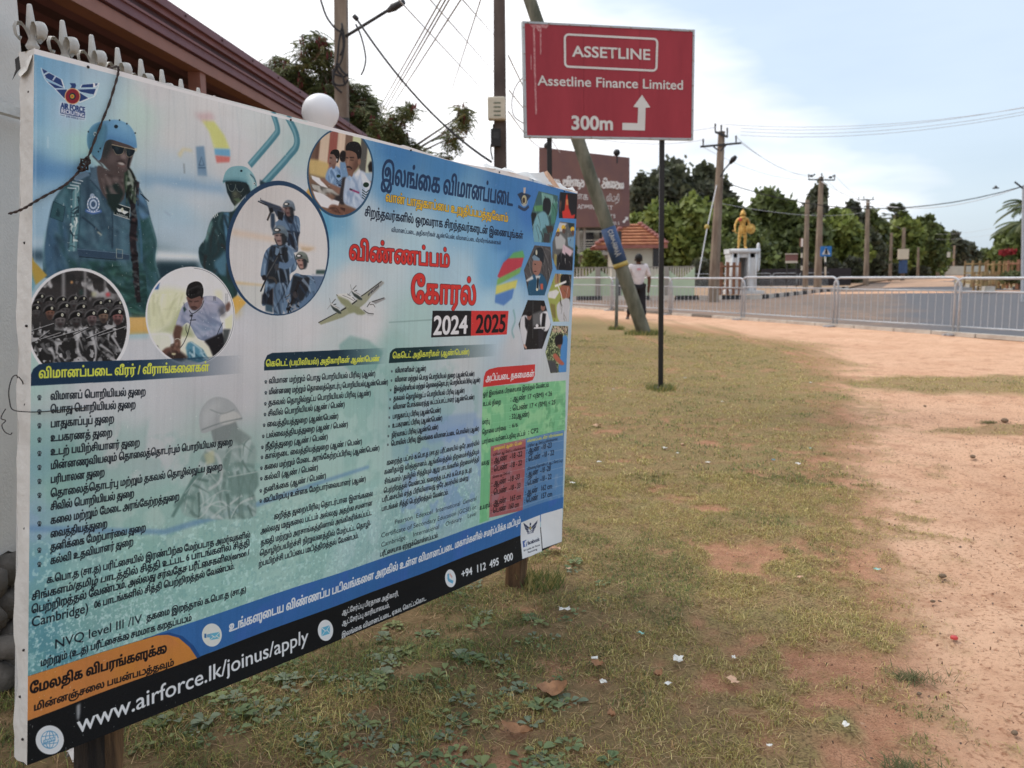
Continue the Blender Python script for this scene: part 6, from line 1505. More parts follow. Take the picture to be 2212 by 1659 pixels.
# -- leaning pole, thin post
lp=G(1392,722)
def pole_pts(px0,py0,px1,py1,y0,y1=None):
 a=at(px0,py0,y0);b_=at(px1,py1,y1 or y0);return a,b_
a,b_=lp.copy(),at(1145,0,lp.y);up_=(b_-a);top=a+up_*1.12;a0=a-up_.normalized()*.3
le=empty('leaning_pole',lp,0,'thick mossy concrete pole leaning left behind the red sign','pole')
m_=MB();nn=14;m_.tube([a0.lerp(top,i/nn)-lp+Vector((.004*math.sin(i*1.9),.004*math.cos(i),0))for i in range(nn+1)],[.134-.022*i/nn for i in range(nn+1)],12);m_.build('shaft',M['concrete_green'],le,True)
def band_on(t0,t1,r,mt,name):
 p0,p1=a.lerp(b_,t0)-lp,a.lerp(b_,t1)-lp;return MB().tube([p0,p1],[r,r*.98],14).build(name,mt,le,True)
L_full=722.
band_on((722-560)/722,(722-484)/722,.142,M['blue_paint'],'blue_wrap');band_on((722-570)/722,(722-561)/722,.146,M['yellow_paint'],'yellow_band')
ax=(a-b_).normalized();side=Vector((0,-1,0)).cross(ax).normalized()
st_=a.lerp(b_,(722-490)/722)-lp+Vector((0,-.150,0))
r3=np.random.default_rng(31);m_=MB();tt=0.0
while tt<.50:
 w_=r3.uniform(.035,.055);hh=r3.uniform(.03,.055)*(1.5 if tt<.05 or tt>.44 else 1)
 k_=int(r3.integers(3));pts=[[(0,-hh),(w_*.5,hh),(w_,-hh),(w_*.7,-hh*.2),(w_*.3,-hh*.2)],[(w_,hh*.6),(w_*.3,hh),(0,0),(w_*.4,-hh),(w_,-hh*.4)],[(0,hh),(w_*.1,-hh*.6),(w_*.6,-hh),(w_,0),(w_,hh)]][k_]
 m_.tube([st_+ax*(tt+x)+side*y for x,y in pts],.009,4);tt+=w_+.012
m_.build('lettering',M['sign_white'],le)
tp_=G(1331,712)
tag(MB().tube([(0,0,-.2),(.02,0,ht(1327,520,tp_.y))],.035,8).build('steel_post',mat('post_blue_grey',(128,138,140),.6,.15,6,col2=(104,100,96)),None,True,tp_),'slim blue-grey steel post standing left of the leaning pole foot','post')
# -- utility poles behind the banner
def upole(name,base,top,r0,r1,mt,label,n=4,cat='utility pole'):
 e=empty(name,(base.x,base.y,base.z),0,label,cat)
 m_=MB();k=10;m_.tube([base.lerp(top,i/k)-base for i in range(k+1)],[r0+(r1-r0)*i/k for i in range(k+1)],n);m_.build('shaft',mt,e);return e
yA_=16.7
pa0=at(736,560,yA_);pa0.z=0;pa1=at(736,-120,yA_)
PA=upole('utility_pole',Vector((pa0.x,pa0.y,0)),pa1,.185,.155,M['concrete'],'tan concrete utility pole with a street lamp arm, behind the globe lamp')
def rel(e,px,py,y):return at(px,py,y)-e.location
MB().tube([rel(PA,748,78,yA_-.1),rel(PA,790,52,yA_-.5),rel(PA,845,18,yA_-1)],.03,8).build('lamp_arm',M['dark_metal'],PA,True)
MB().tube([rel(PA,838,24,yA_-.95),rel(PA,850,16,yA_-1.05),rel(PA,872,4,yA_-1.2)],[.04,.075,.05],8).build('lamp_head',M['dark_metal'],PA,True)
for pts in([(690,-10),(705,35),(725,62),(738,72),(742,100),(735,120)],[(738,50),(744,90),(738,130),(728,150),(740,165),(744,180)],[(722,160),(742,166),(752,160)],[(720,150),(722,180),(742,184),(752,172)],[(728,135),(740,155),(752,164)],[(738,60),(732,90),(728,130),(722,160),(720,182),(738,200)]):
 MB().tube([Vector(p)for p in smooth(np.array([tuple(rel(PA,x,y,yA_-.22))for x,y in pts]),4,False)],.02,5).build('cable',M['wire'],PA,True)
MB().box(rel(PA,738,262,yA_-.2),(.28,.1,.12)).build('clamp',M['dark_metal'],PA)
yB_=14.0
pb=at(1081,560,yB_);pb.z=0
PB=upole('utility_pole',Vector((pb.x,pb.y,0)),at(1078,-120,yB_),.165,.125,M['concrete_dark'],'dark concrete utility pole carrying a cream meter box left of the red sign')
mb_=MB().box((0,0,0),(.29,.16,.36));o=mb_.build('meter_box',M['meter'],PB,False,rel(PB,1073,235,yB_-.18))
bm_=o.modifiers.new('round','BEVEL');bm_.width=.03;bm_.segments=3
for k in range(4):
 MB().box((0,0,0),(.11,.004,.022)).build('vent_slot',mat('vent_dark',(110,116,100),.8)if k==0 else bpy.data.materials['vent_dark'],PB,False,rel(PB,1074,222+k*9,yB_-.263))
MB().box((0,0,0),(.16,.12,.27)).build('switch_box',M['black_metal'],PB,False,rel(PB,1071,298,yB_-.19))
MB().box((0,0,0),(.09,.004,.10)).build('switch_label',M['dark_metal'],PB,False,rel(PB,1071,292,yB_-.255))
MB().tube([Vector(p)for p in smooth(np.array([tuple(rel(PB,x,y,yB_-.12))for x,y in[(1066,268),(1064,300),(1060,320),(1064,345)]]),4,False)],.012,5).build('cable',M['wire'],PB,True)
# -- overhead lines (each a thing of its own)
def span(pa_,pb_,y0,y1,r,label,sag=0.0,mt=None,ext=0.0,group=None):
 a,b_=at(*pa_,y0),at(*pb_,y1);d_=(b_-a);a2,b2=a-d_*ext,b_+d_*ext
 P_=[a2.lerp(b2,i/14)-Vector((0,0,sag*4*(i/14)*(1-i/14)))-a for i in range(15)]
 return tag(MB().tube(P_,r,5).build('overhead_wire',mt or M['wire'],None,True,a),label,'wire',group)
sp_r=.012
span((770,40),(1062,350),15.5,14,.020,'dark service cable slanting down from the lamp arm to the pole with the meter box',.25)
cu_=[(768,52),(775,65),(782,85),(788,110),(790,130),(786,150),(780,162)]
tag(MB().tube([Vector(p)for p in smooth(np.array([tuple(at(x,y,15.6)-at(768,52,15.6))for x,y in cu_]),4,False)],.016,5).build('overhead_wire',M['wire'],None,True,at(768,52,15.6)),'loose cable loop hanging in an arc right of the tan pole','wire')
tag(MB().tube([Vector((0,0,0)),at(764,34,15.5)-at(772,42,15.5)],.045,6).build('cable_end',M['dark_metal'],None,True,at(772,42,15.5)),'small dark connector at the upper end of the slanting cable','connector')
gw='pale overhead wires crossing the white sky'
for k,(p,q,lb)in enumerate([((952,0),(808,255),'pale wire, leftmost of the bundle fanning down behind the banner'),((962,0),(812,262),'thick pale wire, second of the bundle fanning down behind the banner'),((970,0),(818,262),'pale wire, third of the bundle fanning down behind the banner'),((995,0),(828,258),'pale wire, right-hand one of the bundle fanning down behind the banner'),((1038,0),(965,228),'faint steep wire between the bundle and the dark pole'),((862,0),(1062,215),'faint wire running down right towards the meter box pole, lowest one'),((930,0),(1062,150),'faint wire running down right towards the meter box pole, middle one'),((1000,0),(1066,75),'faint wire running down right towards the meter box pole, topmost one')]):
 span(p,q,10,26,.012 if k<4 else .009,lb,.0,M['wire_pale'],.3)
for k,(p,q,lb)in enumerate([((1098,120),(1210,330),'faint wire passing behind the red sign from the dark pole'),((1100,195),(1200,300),'second faint wire passing behind the red sign from the dark pole'),((1098,240),(1170,320),'lowest faint wire leaving the dark pole to the right')]):span(p,q,14,30,.012,lb,.1,M['wire_pale'])
cu_=[(1110,60),(1108,110),(1118,150),(1140,190)]
lp_=[(1150,150),(1118,180),(1106,215),(1110,250),(1134,268)]
tag(MB().tube([Vector(p)for p in smooth(np.array([tuple(at(x,y,12)-at(1118,180,12))for x,y in lp_]),4,False)],.010,5).build('overhead_wire',M['wire_pale'],None,True,at(1118,180,12)),'thin wire hanging in a loop beside the left edge of the red sign','wire')
# -- street poles across the road
def crosspole(base_px,top_px,dist,r0,r1,label,arms=(),mt=None,group=None):
 a=at(base_px[0],base_px[1],dist);z0=float(gz(dist));a=Vector((at(base_px[0],base_px[1],dist).x,dist,z0));b_=at(*top_px,dist)
 e=upole('utility_pole',a,b_,r0,r1,mt or M['concrete'],label,8)
 if group:e['group']=group
 for(x0,y0,x1,y1)in arms:
  MB().tube([at(x0,y0,dist-r1-.05)-e.location,at(x1,y1,dist-r1-.05)-e.location],.05,4).build('crossarm',M['dark_metal'],e)
 return e
def pins(e,pts,dist,h=26,r=.035):
 for x,y in pts:MB().tube([at(x,y,dist-.2)-e.location,at(x,y-h,dist-.2)-e.location],[r*.7,r],6).build('insulator',M['dark_metal'],e)
p=crosspole((1541,612),(1559,284),33,.22,.13,'leaning concrete utility pole with two crossarms and a street lamp left of the golden statue',[(1513,317,1601,309),(1545,285,1572,296)])
pins(p,[(1519,316),(1590,309)],33,16);pins(p,[(1545,285),(1558,288),(1571,294)],33,18)
for q in((1541,317,1552,325),(1570,312,1556,326)):MB().tube([at(q[0],q[1],32.8)-p.location,at(q[2],q[3],32.8)-p.location],.03,5).build('brace',M['dark_metal'],p)
MB().tube([at(1556,382,32.7)-p.location,at(1566,365,32.5)-p.location,at(1580,349,32.3)-p.location],.03,6).build('lamp_arm',M['dark_metal'],p)
MB().tube([at(1577,353,32.3)-p.location,at(1584,344,32.2)-p.location,at(1590,338,32.2)-p.location],[.06,.11,.07],8).build('lamp_head',M['black_metal'],p,True)
MB().tube([at(1548,400,32.6)-p.location,at(1528,490,31)-p.location,at(1508,600,29.5)-p.location],.02,5).build('guy_wire',M['wire_pale'],p)
MB().ball(at(1527,490,31)-p.location,.10,8,6).build('guy_marker',M['yellow_paint'],p,True)
d2=48
p=crosspole((1767,592),(1774,382),d2,.24,.13,'concrete utility pole with one wide crossarm right of the blue crossing sign pole',[(1747,388,1803,389)])
pins(p,[(1747,388),(1775,386),(1803,389)],d2,12);
crosspole((1741,585),(1744,432),46,.16,.12,'plain concrete pole without crossarm left of the blue crossing sign').name='plain_pole'
d3=62
p=crosspole((1871,602),(1875,433),d3,.22,.14,'third utility pole along the road, above the small kiosk',[(1853,432,1888,431),(1866,446,1886,446)]);pins(p,[(1855,432),(1866,430),(1886,431)],d3,6)
crosspole((1923,592),(1926,503),80,.17,.13,'bare concrete pole beside the kiosk').name='plain_pole'
p=crosspole((1950,590),(1953,492),84,.22,.16,'concrete pole with a pale box and blue painted foot');MB().tube([at(1950,590,83.7)-p.location,at(1951,562,83.7)-p.location],.42,8).build('painted_foot',M['blue_paint'],p);MB().box(at(1951,549,83.5)-p.location,(1.0,.3,1.0)).build('box',M['meter'],p)
crosspole((1983,590),(1984,534),95,.17,.12,'short weathered pole among the roadside trees').name='plain_pole'
crosspole((2026,588),(2028,512),110,.22,.16,'pole at the bend of the far road').name='plain_pole'
crosspole((2060,585),(2062,530),150,.22,.16,'farthest pole left of the road end').name='plain_pole'
p=crosspole((2210,640),(2212,400),30,.07,.06,'pale steel pole at the right edge with a raised lamp arm',[],M['galv']);p.name='lamp_pole'
MB().tube([at(2211,408,30)-p.location,at(2192,393,30)-p.location],.03,6).build('lamp_arm',M['dark_metal'],p)
gw=None
def sw(pa_,pb_,y0,y1,r,label,sag=0.0,mt=None,ext=0.0):span(pa_,pb_,y0,y1,r,label,sag,mt or M['wire'],ext)
sw((1560,392),(2212,402),33,30,.017,'dark overhead cable sagging from the leaning pole to the right edge',.9)
sw((1774,392),(2212,402),47,31,.014,'thin overhead wire below the heavy dark cable',1.1,M['wire_pale'])
for k,(q0,q1,y0,y1,lb)in enumerate([((1600,277),(2260,222),33,28,'topmost pale wire crossing the blue sky on the right'),((1600,284),(2260,232),33,28,'second pale wire from the top crossing the blue sky'),((1600,292),(2260,238),33,28,'third pale wire from the top crossing the blue sky'),((1560,268),(2260,225),33,28,'pale wire starting at the top of the leaning pole'),((1519,302),(1130,262),33,24,'faint wire from the left pin of the leaning pole towards the red sign'),((1545,275),(1130,240),33,24,'faint wire from the top of the leaning pole towards the red sign'),((1590,296),(1747,378),33,48,'faint wire from the leaning pole down to the second pole, upper one'),((1601,309),(1775,384),33,48,'faint wire from the leaning pole down to the second pole, middle one'),((1519,318),(1747,388),33,48,'faint wire from the leaning pole down to the second pole, lower one'),((1803,378),(1886,431),48,62,'faint wire between the second and third pole, upper one'),((1775,376),(1855,431),48,62,'faint wire between the second and third pole, lower one'),((1875,440),(1953,495),62,84,'faint wire beyond the third pole'),((1560,440),(1870,458),33,62,'faint wire below the crossarms between the leaning and the third pole'),((2010,505),(2212,478),110,60,'faint wire low over the far road, upper one'),((2010,516),(2212,492),110,60,'faint wire low over the far road, lower one')]):
 sw(q0,q1,y0,y1,.009 if k<4 else .009,lb,.35,M['wire_pale'])
for(x,y,dd_2,lb)in((1753,380,47.9,'small dark bird on the left pin of the second pole'),(1794,383,47.9,'small dark bird near the right pin of the second pole')):
 o=empty('bird',at(x,y,dd_2),0,lb,'bird');MB().ball((0,0,0),(.12,.07,.07),10,8).build('body',M['dark_metal'],o,True);MB().ball((.16,0,.07),.055,8,6).build('head',M['dark_metal'],o,True);MB().add([(-.13,.04,0),(-.13,-.04,0),(-.33,-.05,-.05),(-.33,.05,-.05)],[(0,1,2,3)]).build('tail',M['dark_metal'],o)
o=tag(MB().lathe([(0,.06),(.03,.05),(.05,0),(.12,-.04),(.11,-.06),(0,-.06)],12).build('hanging_lamp',M['dark_metal'],None,True,at(2151,404,33)),'small dark lamp hanging on the heavy cable at the right','lamp')
# -- brown hotel sign
yb0,yb1=34.0,37.2
def bz(x,y):return(1155.7+.11066*x,313.2+.11066*y)
def bs(px,py):
 t=(px-1163.2)/(1359-1163.2);s_=t*yb0/(yb1+t*(yb0-yb1))if False else t
 return at(px,py,yb0+(yb1-yb0)*t)
c_bs=at(1261,410,(yb0+yb1)/2)
bsn=empty('brown_sign',(c_bs.x,c_bs.y,0),0,'large brown sign board with pale Sinhala, Tamil and English lettering behind the leaning pole','sign');bo2=bsn.location.copy()
def bq(name,pts,dz,mt,th=.06):
 P0=[bs(*q)-bo2+Vector((.02,-dz,0))for q in pts];nn=len(P0)
 return MB().add(P0+[p_+Vector((.01,th,0))for p_ in P0],[tuple(range(nn))]+[tuple(range(nn,2*nn))[::-1]]+[(i,nn+i,nn+(i+1)%nn,(i+1)%nn)for i in range(nn)]).build(name,mt,bsn)
bq('panel',[(1163.2,317.6),(1261,329.2),(1359,340.6),(1359,489),(1261,491),(1163.2,492)],0,M['brown_sign'],.12)
def btext(txt,z0,z1,hz,outline=None):
 glyphs(txt+'ாெேை');cs,wd=layout(txt)
 asc=any(ord(c)>0xb00 for c in txt)
 q0,q1,qh=bz(*z0),bz(*z1),bz(z0[0],z0[1]-hz);k=(q0[1]-qh[1])/(.55 if asc else .71)
 S_l=Sheet(2,2);m_=MB()
 cu_=bpy.data.curves.new('o','CURVE');cu_.dimensions='2D';cu_.fill_mode='BOTH'
 for c in cs:
  if len(c)<3:continue
  sp_l=cu_.splines.new('POLY');sp_l.points.add(len(c)-1)
  for i,(x,y)in enumerate(c):sp_l.points[i].co=(x,y,0,1)
  sp_l.use_cyclic_u=True
 o_t=bpy.data.objects.new('o',cu_);COL.objects.link(o_t);bpy.context.view_layer.update()
 me_=bpy.data.meshes.new_from_object(o_t.evaluated_get(bpy.context.evaluated_depsgraph_get()));bpy.data.objects.remove(o_t)
 n_=len(me_.vertices);co=np.empty(n_*3,np.float32);me_.vertices.foreach_get('co',co);co=co.reshape(-1,3)
 out=[]
 for x,y,_ in co:
  t=x/wd;px,py=q0[0]+(q1[0]-q0[0])*t,q0[1]+(q1[1]-q0[1])*t-y*k
  out.append(tuple(bs(px,py)-bo2+Vector((.02,-.05,0))))
 me_.vertices.foreach_set('co',np.array(out,np.float32).ravel());me_.materials.clear();me_.materials.append(M['letter_pale']);me_.update()
 return link('lettering',me_,bsn)
btext('வாக',(690,1040),(1030,1078),100);btext('விடுதி',(1380,1095),(1640,1110),100)
btext('ADMINI',(820,1250),(1180,1262),95);btext('ST',(1380,1268),(1512,1272),88)
btext('FOREIGN',(830,1415),(1200,1425),72);btext('TS',(1440,1424),(1562,1426),72)
btext('0112-196 111',(800,1548),(1240,1552),64);btext('00 5',(1490,1558),(1640,1560),60)
SI={'p':[[(0,.5),(.1,.75),(.3,.7),(.28,.45),(.1,.4),(0,.2),(.15,0),(.5,0),(.7,.2),(.65,.6),(.5,.75),(.4,.55)]],'r':[[(.25,1.0),(.05,.7),(.1,.35),(.35,.3),(.5,.5),(.4,.7),(.25,.55)],[(.1,.35),(.15,.05),(.4,0),(.55,.2)]],'i':[[(-.5,1.0),(-.3,1.2),(0,1.15),(.05,.9)]],'a':[[(0,.75),(.25,.8),(.3,.4),(.25,0)]],'l':[[(.4,.8),(.1,.7),(0,.3),(.2,0),(.5,.1),(.6,.4),(.4,.5),(.3,.3)],[(.5,.1),(.6,-.25),(.3,-.35)]],'n':[[(.1,.75),(.35,.8),(.4,.5),(.15,.4),(0,.2),(.2,0),(.6,0),(.75,.3),(.6,.75)]],'k':[[(.3,.8),(.05,.7),(0,.3),(.2,0),(.35,.2),(.35,.5),(.5,.75),(.7,.6),(.75,.2),(.55,0)],[(.1,.45),(.6,.45)]],'t':[[(.1,.6),(.3,.8),(.5,.6),(.45,.2),(.2,0),(0,.2),(.15,.4)]],'y':[[(0,.7),(.05,.2),(.25,0),(.4,.25),(.35,.7)],[(.4,.25),(.6,0),(.8,.2),(.75,.75)]],'e':[[(.0,0),(.25,.3),(.2,.8),(0,.75)]]}
SWD={'p':.85,'r':.65,'i':0.05,'a':.4,'l':.75,'n':.9,'k':.9,'t':.65,'y':.95,'e':.35}
def sinhala(seq,z0,z1,hz):
 wd=sum(SWD[c]for c in seq);q0,q1,qh=bz(*z0),bz(*z1),bz(z0[0],z0[1]-hz);k=(q0[1]-qh[1])/.85;x=0;m_=MB()
 for c in seq:
  for st in SI[c]:
   q=smooth(np.array(st),3,False);P_l=[]
   for a_,b_2 in q:
    t=(x+a_)/wd;P_l.append(bs(q0[0]+(q1[0]-q0[0])*t,q0[1]+(q1[1]-q0[1])*t-b_2*k)-bo2+Vector((.02,-.05,0)))
   m_.tube(P_l,.04,4)
  x+=SWD[c]
 m_.build('lettering',M['letter_pale'],bsn)
sinhala('pripaaln',(540,800),(950,815),130);sinhala('niketny',(1295,835),(1720,855),130);sinhala('k',(330,780),(490,785),110);sinhala('a',(1195,770),(1250,772),110)
bq('arrow',[bz(*q)for q in((1690,1500),(1725,1530),(1785,1450),(1800,1480),(1805,1405),(1735,1412),(1765,1432))],.05,M['letter_pale'],.03)
for x,y in((243,20),(1595,150)):
 q=bz(x,y);c=bs(q[0],q[1])-bo2;MB().ball(c,.15,12,8).build('flood_lamp',M['black_metal'],bsn,True);MB().tube([c,c-Vector((0,0,.45))],.05,6).build('lamp_stem',M['dark_metal'],bsn)
for x in(1185,1340):
 c=bs(x,480);MB().tube([Vector((c.x,c.y+.2,0))-bo2,Vector((c.x,c.y+.2,3))-bo2],.09,6).build('post',M['dark_metal'],bsn)
# -- building with balcony behind the brown sign
yh=52.0
def X(px,y=yh):return at(px,560,y).x
def Zp(py,px=1300,y=yh):return ht(px,py,y)
hb=empty('balcony_house',(X(1300),yh,0),0,'pale two-storey house with a railed balcony under the brown sign','house');ho=hb.location
def hbox(name,x0,x1,y0p,y1p,mt,dy=0.0,dep=.2,par=None):
 z1,z0=Zp(y0p),Zp(y1p);return MB().box(((X(x0)+X(x1))/2-ho.x,dy,(z0+z1)/2),(X(x1)-X(x0),dep,z1-z0)).build(name,mt,par or hb)
M['house_grey']=mat('house_grey',(150,146,140),.85,.1,1)
hbox('wall',1150,1352,470,640,M['wall_white'],3.0,.3);hbox('wall',1345,1352,470,640,M['wall_white'],1.6,3)
hbox('balcony_slab',1150,1350,545,552,M['house_grey'],.6,4);hbox('balcony_slab',1150,1350,488,493,M['house_grey'],.6,4)
for x in(1244,1257,1298,1330):hbox('column',x,x+5,493,640,M['house_grey'],-.8,.4)
w_=hbox('window',1268,1292,497,520,M['glass_dark'],2.8,.1);hbox('doorway',1266,1294,522,546,M['glass_dark'],2.8,.1);hbox('window',1305,1325,497,535,M['glass_dark'],2.8,.1)
for y in(519,525,530,535,540):hbox('rail_bar',1244,1335,y,y+1.4,M['wall_white'],-.9,.06)
# -- guardhouse with a hipped tile roof
yg=41.0
g0=at(1355,600,yg);gh=empty('guardhouse',(g0.x,yg,0),0,'small guardhouse with a hipped orange-red tile roof behind the walking man','guardhouse');go=gh.location
def gp_(px,py,dy=0.0):return at(px,py,yg+dy)-go
zE=ht(1355,532,yg)
x0,x1=gp_(1281,533).x,gp_(1430,533).x
apL,apR=gp_(1358,484),gp_(1380,483)
cx_=(x0+x1)/2;hw=(x1-x0)/2;zA=apL.z
ay=hw*.8
F_={'front':[(x0,-ay,zE),(x1,-ay,zE),(apR.x,0,zA),(apL.x,0,zA)],'right':[(x1,-ay,zE),(x1,ay,zE),(apR.x,0,zA)],'left':[(x0,ay,zE),(x0,-ay,zE),(apL.x,0,zA)],'back':[(x1,ay,zE),(x0,ay,zE),(apL.x,0,zA),(apR.x,0,zA)]}
rf=MB().add([(x0,-ay,zE),(x1,-ay,zE),(x1,ay,zE),(x0,ay,zE),tuple(Vector((apL.x,0,zA))),(apR.x,0,zA)],[(0,1,5,4),(1,2,5),(2,3,4,5),(3,0,4),(3,2,1,0)]).build('roof',M['tile_edge'],gh)
for k in range(7):
 t0_,t1_=k/7,(k+.85)/7
 def row(t):return(Vector((x0+(apL.x-x0)*t,-ay+ay*t,zE+(zA-zE)*t)),Vector((x1+(apR.x-x1)*t,-ay+ay*t,zE+(zA-zE)*t)))
 a0_,b0_=row(t0_);a1_,b1_=row(t1_)
 m_=MB();off=Vector((0,-.03,.05));m_.add([a0_+off*1.6,b0_+off*1.6,b1_+off*.5,a1_+off*.5,a0_+Vector((0,0,.0)),b0_+Vector((0,0,0))],[(0,1,2,3),(4,5,1,0)])
 m_.build('tile',M['tile_red'],rf)
hipt=MB().ball((0,0,0),(.15,.13,.09),8,6).mesh('ridge_tile',M['tile_edge'],True)
for k in range(9):
 t=(k+.5)/9
 for ex_,ap in((x1,apR.x),(x0,apL.x)):link('ridge_tile',hipt,rf,(ex_+(ap-ex_)*t,-ay+ay*t-.04,zE+(zA-zE)*t+.07))
MB().box((cx_,-ay+.02,zE-.06),(2*hw+.04,.08,.16)).build('eave_board',M['tile_edge'],gh);MB().box((cx_,ay,zE-.06),(2*hw,.08,.16)).build('eave_board',M['tile_edge'],gh)
wx0,wx1=gp_(1318,540).x,gp_(1424,540).x
MB().box(((wx0+wx1)/2,0,zE/2-.06),(wx1-wx0,ay*1.3,zE-.12)).build('wall',M['wall_white'],gh)
MB().box((gp_(1414,560).x,-ay*.66,ht(1412,556,yg)),(gp_(1424,540).x-gp_(1403,540).x,.06,1.1)).build('window',M['glass_dark'],gh)
# -- pale green wall with scalloped white pickets
yw=38.5
for i,(xa,xb,lb)in enumerate([(1215,1290,'pale green wall panel with white pickets nearest the banner edge'),(1292,1366,'pale green wall panel with white pickets behind the leaning pole'),(1366,1438,'pale green wall panel with white pickets behind the black sign post'),(1440,1500,'pale green wall panel with white pickets at its right end')]):
 c=at((xa+xb)/2,600,yw);e=empty('picket_wall',(c.x,yw,0),0,lb,'wall','scalloped picket walls')
 W_l=at(xb,600,yw).x-at(xa,600,yw).x;zt0,zm,zb0=ht(1350,577,yw),ht(1350,602,yw),.1
 pr=[]
 nn=12
 for k in range(nn+1):
  t=k/nn;s_=abs(2*t-1);pr.append((-W_l/2+W_l*t,zm+(zt0-zm)*(s_**1.5)*.92))
 Vv=[(x,-.08,zb0)for x,z in pr]+[(x,-.08,z)for x,z in pr]+[(x,.08,zb0)for x,z in pr]+[(x,.08,z)for x,z in pr];n1=nn+1;Fv=[]
 for k in range(nn):Fv+=[(k,k+1,n1+k+1,n1+k),(2*n1+k,3*n1+k,3*n1+k+1,2*n1+k+1),(n1+k,n1+k+1,3*n1+k+1,3*n1+k)]
 MB().add(Vv,Fv).build('wall',M['wall_green'],e)
 pkm=None
 for k in range(11):
  x=-W_l/2+W_l*(k+.6)/11.2;zlow=np.interp(x,[p_[0]for p_ in pr],[p_[1]for p_ in pr])
  if zt0-zlow>.06:MB().box((x,-.02,(zlow+zt0)/2),(.06,.05,zt0-zlow)).build('picket',M['wall_white'],e)
 MB().box((-W_l/2-.02,-.02,zt0/2),(.22,.22,zt0)).build('pier',M['house_grey'],e);MB().box((0,-.02,zt0-.01),(W_l,.07,.05)).build('rail',M['house_grey'],e)
# -- statue on its plinth
ys_=42.0
s0=at(1610,620,ys_)
pl_=empty('plinth',(s0.x,ys_,.1),0,'white arched plinth with a spoked wheel on its side, under the golden statue','plinth');po=pl_.location
def sx_(px,py):return at(px,py,ys_)-po
zT,zS=sx_(1600,538).z,sx_(1600,548).z
xL,xR=sx_(1572,560).x,sx_(1631,560).x
MB().box(((xL+xR)/2,0,(zT+zS)/2),(xR-xL+.1,1.2,zT-zS)).build('slab',M['plinth'],pl_)
MB().tube([(xL-.05,-.6,(zT+zS)/2),(xR+.05,-.6,(zT+zS)/2)],(zT-zS)/2,12).build('slab_nosing',M['plinth'],pl_,True)
for xa,xb in((xL+.02,xL+.42),(xR-.52,xR-.06)):
 MB().box(((xa+xb)/2,0,zS/2),(xb-xa,1.1,zS)).build('pier',M['plinth'],pl_)
 for xx in(xa+.06,xb-.06):MB().tube([(xx,-.58,0),(xx,-.58,zS)],.06,8).build('colonnette',M['plinth'],pl_,True)
MB().box(((xL+xR)/2,0,zS-.1),(xR-xL,1.1,.2)).build('lintel',M['plinth'],pl_);MB().box(((xL+xR)/2,.4,zS/2),(xR-xL-.2,.1,zS)).build('back_wall',M['house_grey'],pl_)
MB().box(((xL+xR)/2,0,.08),(xR-xL+.5,1.8,.16)).build('base',M['plinth'],pl_)
wl_=Vector((xR+.12,-.1,sx_(1630,556).z));rw=.66
wheel=MB();wheel.tube([(wl_.x+rw*.26*math.cos(i*math.pi/12),wl_.y+rw*.6*math.cos(i*math.pi/12),wl_.z+rw*math.sin(i*math.pi/12))for i in range(25)],.06,6)
wh=wheel.build('wheel',M['sign_white'],pl_,True);wh.rotation_euler=(0,0,0)
for i in range(8):
 MB().tube([wl_,wl_+Vector((rw*.26*math.cos(i*math.pi/4),rw*.6*math.cos(i*math.pi/4),rw*math.sin(i*math.pi/4)))],.03,5).build('spoke',M['sign_white'],wh)
MB().ball(wl_,(.12,.09,.14),10,8).build('hub',M['sign_white'],wh,True)
wface=MB();wface.add([wl_+Vector((rw*.25*math.cos(i*math.pi/10)+.04,rw*.6*math.cos(i*math.pi/10),rw*.97*math.sin(i*math.pi/10)))for i in range(20)],[tuple(range(20))]);wface.build('wheel_disc',M['plinth'],wh)
def body(name,joints,edges,radii,mt,parent,sub=2,root=0):
 me=bpy.data.meshes.new(name);me.from_pydata([tuple(j)for j in joints],edges,[]);o=bpy.data.objects.new(name,me);COL.objects.link(o)
 sk=o.modifiers.new('skin','SKIN');sk.use_smooth_shade=True
 for i,r in enumerate(radii):
  v=me.skin_vertices[0].data[i];v.radius=r if hasattr(r,'__len__')else(r,r);v.use_root=(i==root)
 ss=o.modifiers.new('sub','SUBSURF');ss.levels=sub;ss.render_levels=sub
 bpy.context.view_layer.update()
 nm=bpy.data.meshes.new_from_object(o.evaluated_get(bpy.context.evaluated_depsgraph_get()));bpy.data.objects.remove(o);bpy.data.meshes.remove(me)
 nm.materials.clear();nm.materials.append(mt);nm.polygons.foreach_set('use_smooth',[True]*len(nm.polygons));nm.name=name
 return link(name,nm,parent)
def stand(h,hand_l,hand_r,foot_l,foot_r,elbow_l,elbow_r,knee_l,knee_r,lean=(0,0)):
 """returns joints (metres) : viewer's left = l"""
 hip=Vector((0,0,.53));ch=Vector((lean[0],lean[1],.72));nk=Vector((lean[0]*1.2,lean[1]*1.2,.83));hd=Vector((lean[0]*1.3,lean[1]*1.3-.01,.90));tp=Vector((lean[0]*1.3,lean[1]*1.3-.005,.965))
 J=[hip,Vector((lean[0]*.5,lean[1]*.5,.62)),ch,nk,hd,tp,ch+Vector((-.115,0,.075)),Vector(elbow_l),Vector(hand_l),ch+Vector((.115,0,.075)),Vector(elbow_r),Vector(hand_r),Vector((-.055,0,.49)),Vector(knee_l),Vector(foot_l),Vector((.055,0,.49)),Vector(knee_r),Vector(foot_r)]
 return[j*h for j in J]
ED=[(0,1),(1,2),(2,3),(3,4),(4,5),(2,6),(6,7),(7,8),(2,9),(9,10),(10,11),(0,12),(12,13),(13,14),(0,15),(15,16),(16,17)]
Hs=(sx_(1600,455).z-sx_(1600,537).z)
st_=empty('golden_statue',at(1603,537,ys_),0,'golden statue of a crowned warrior with sword and round shield standing on the plinth','statue')
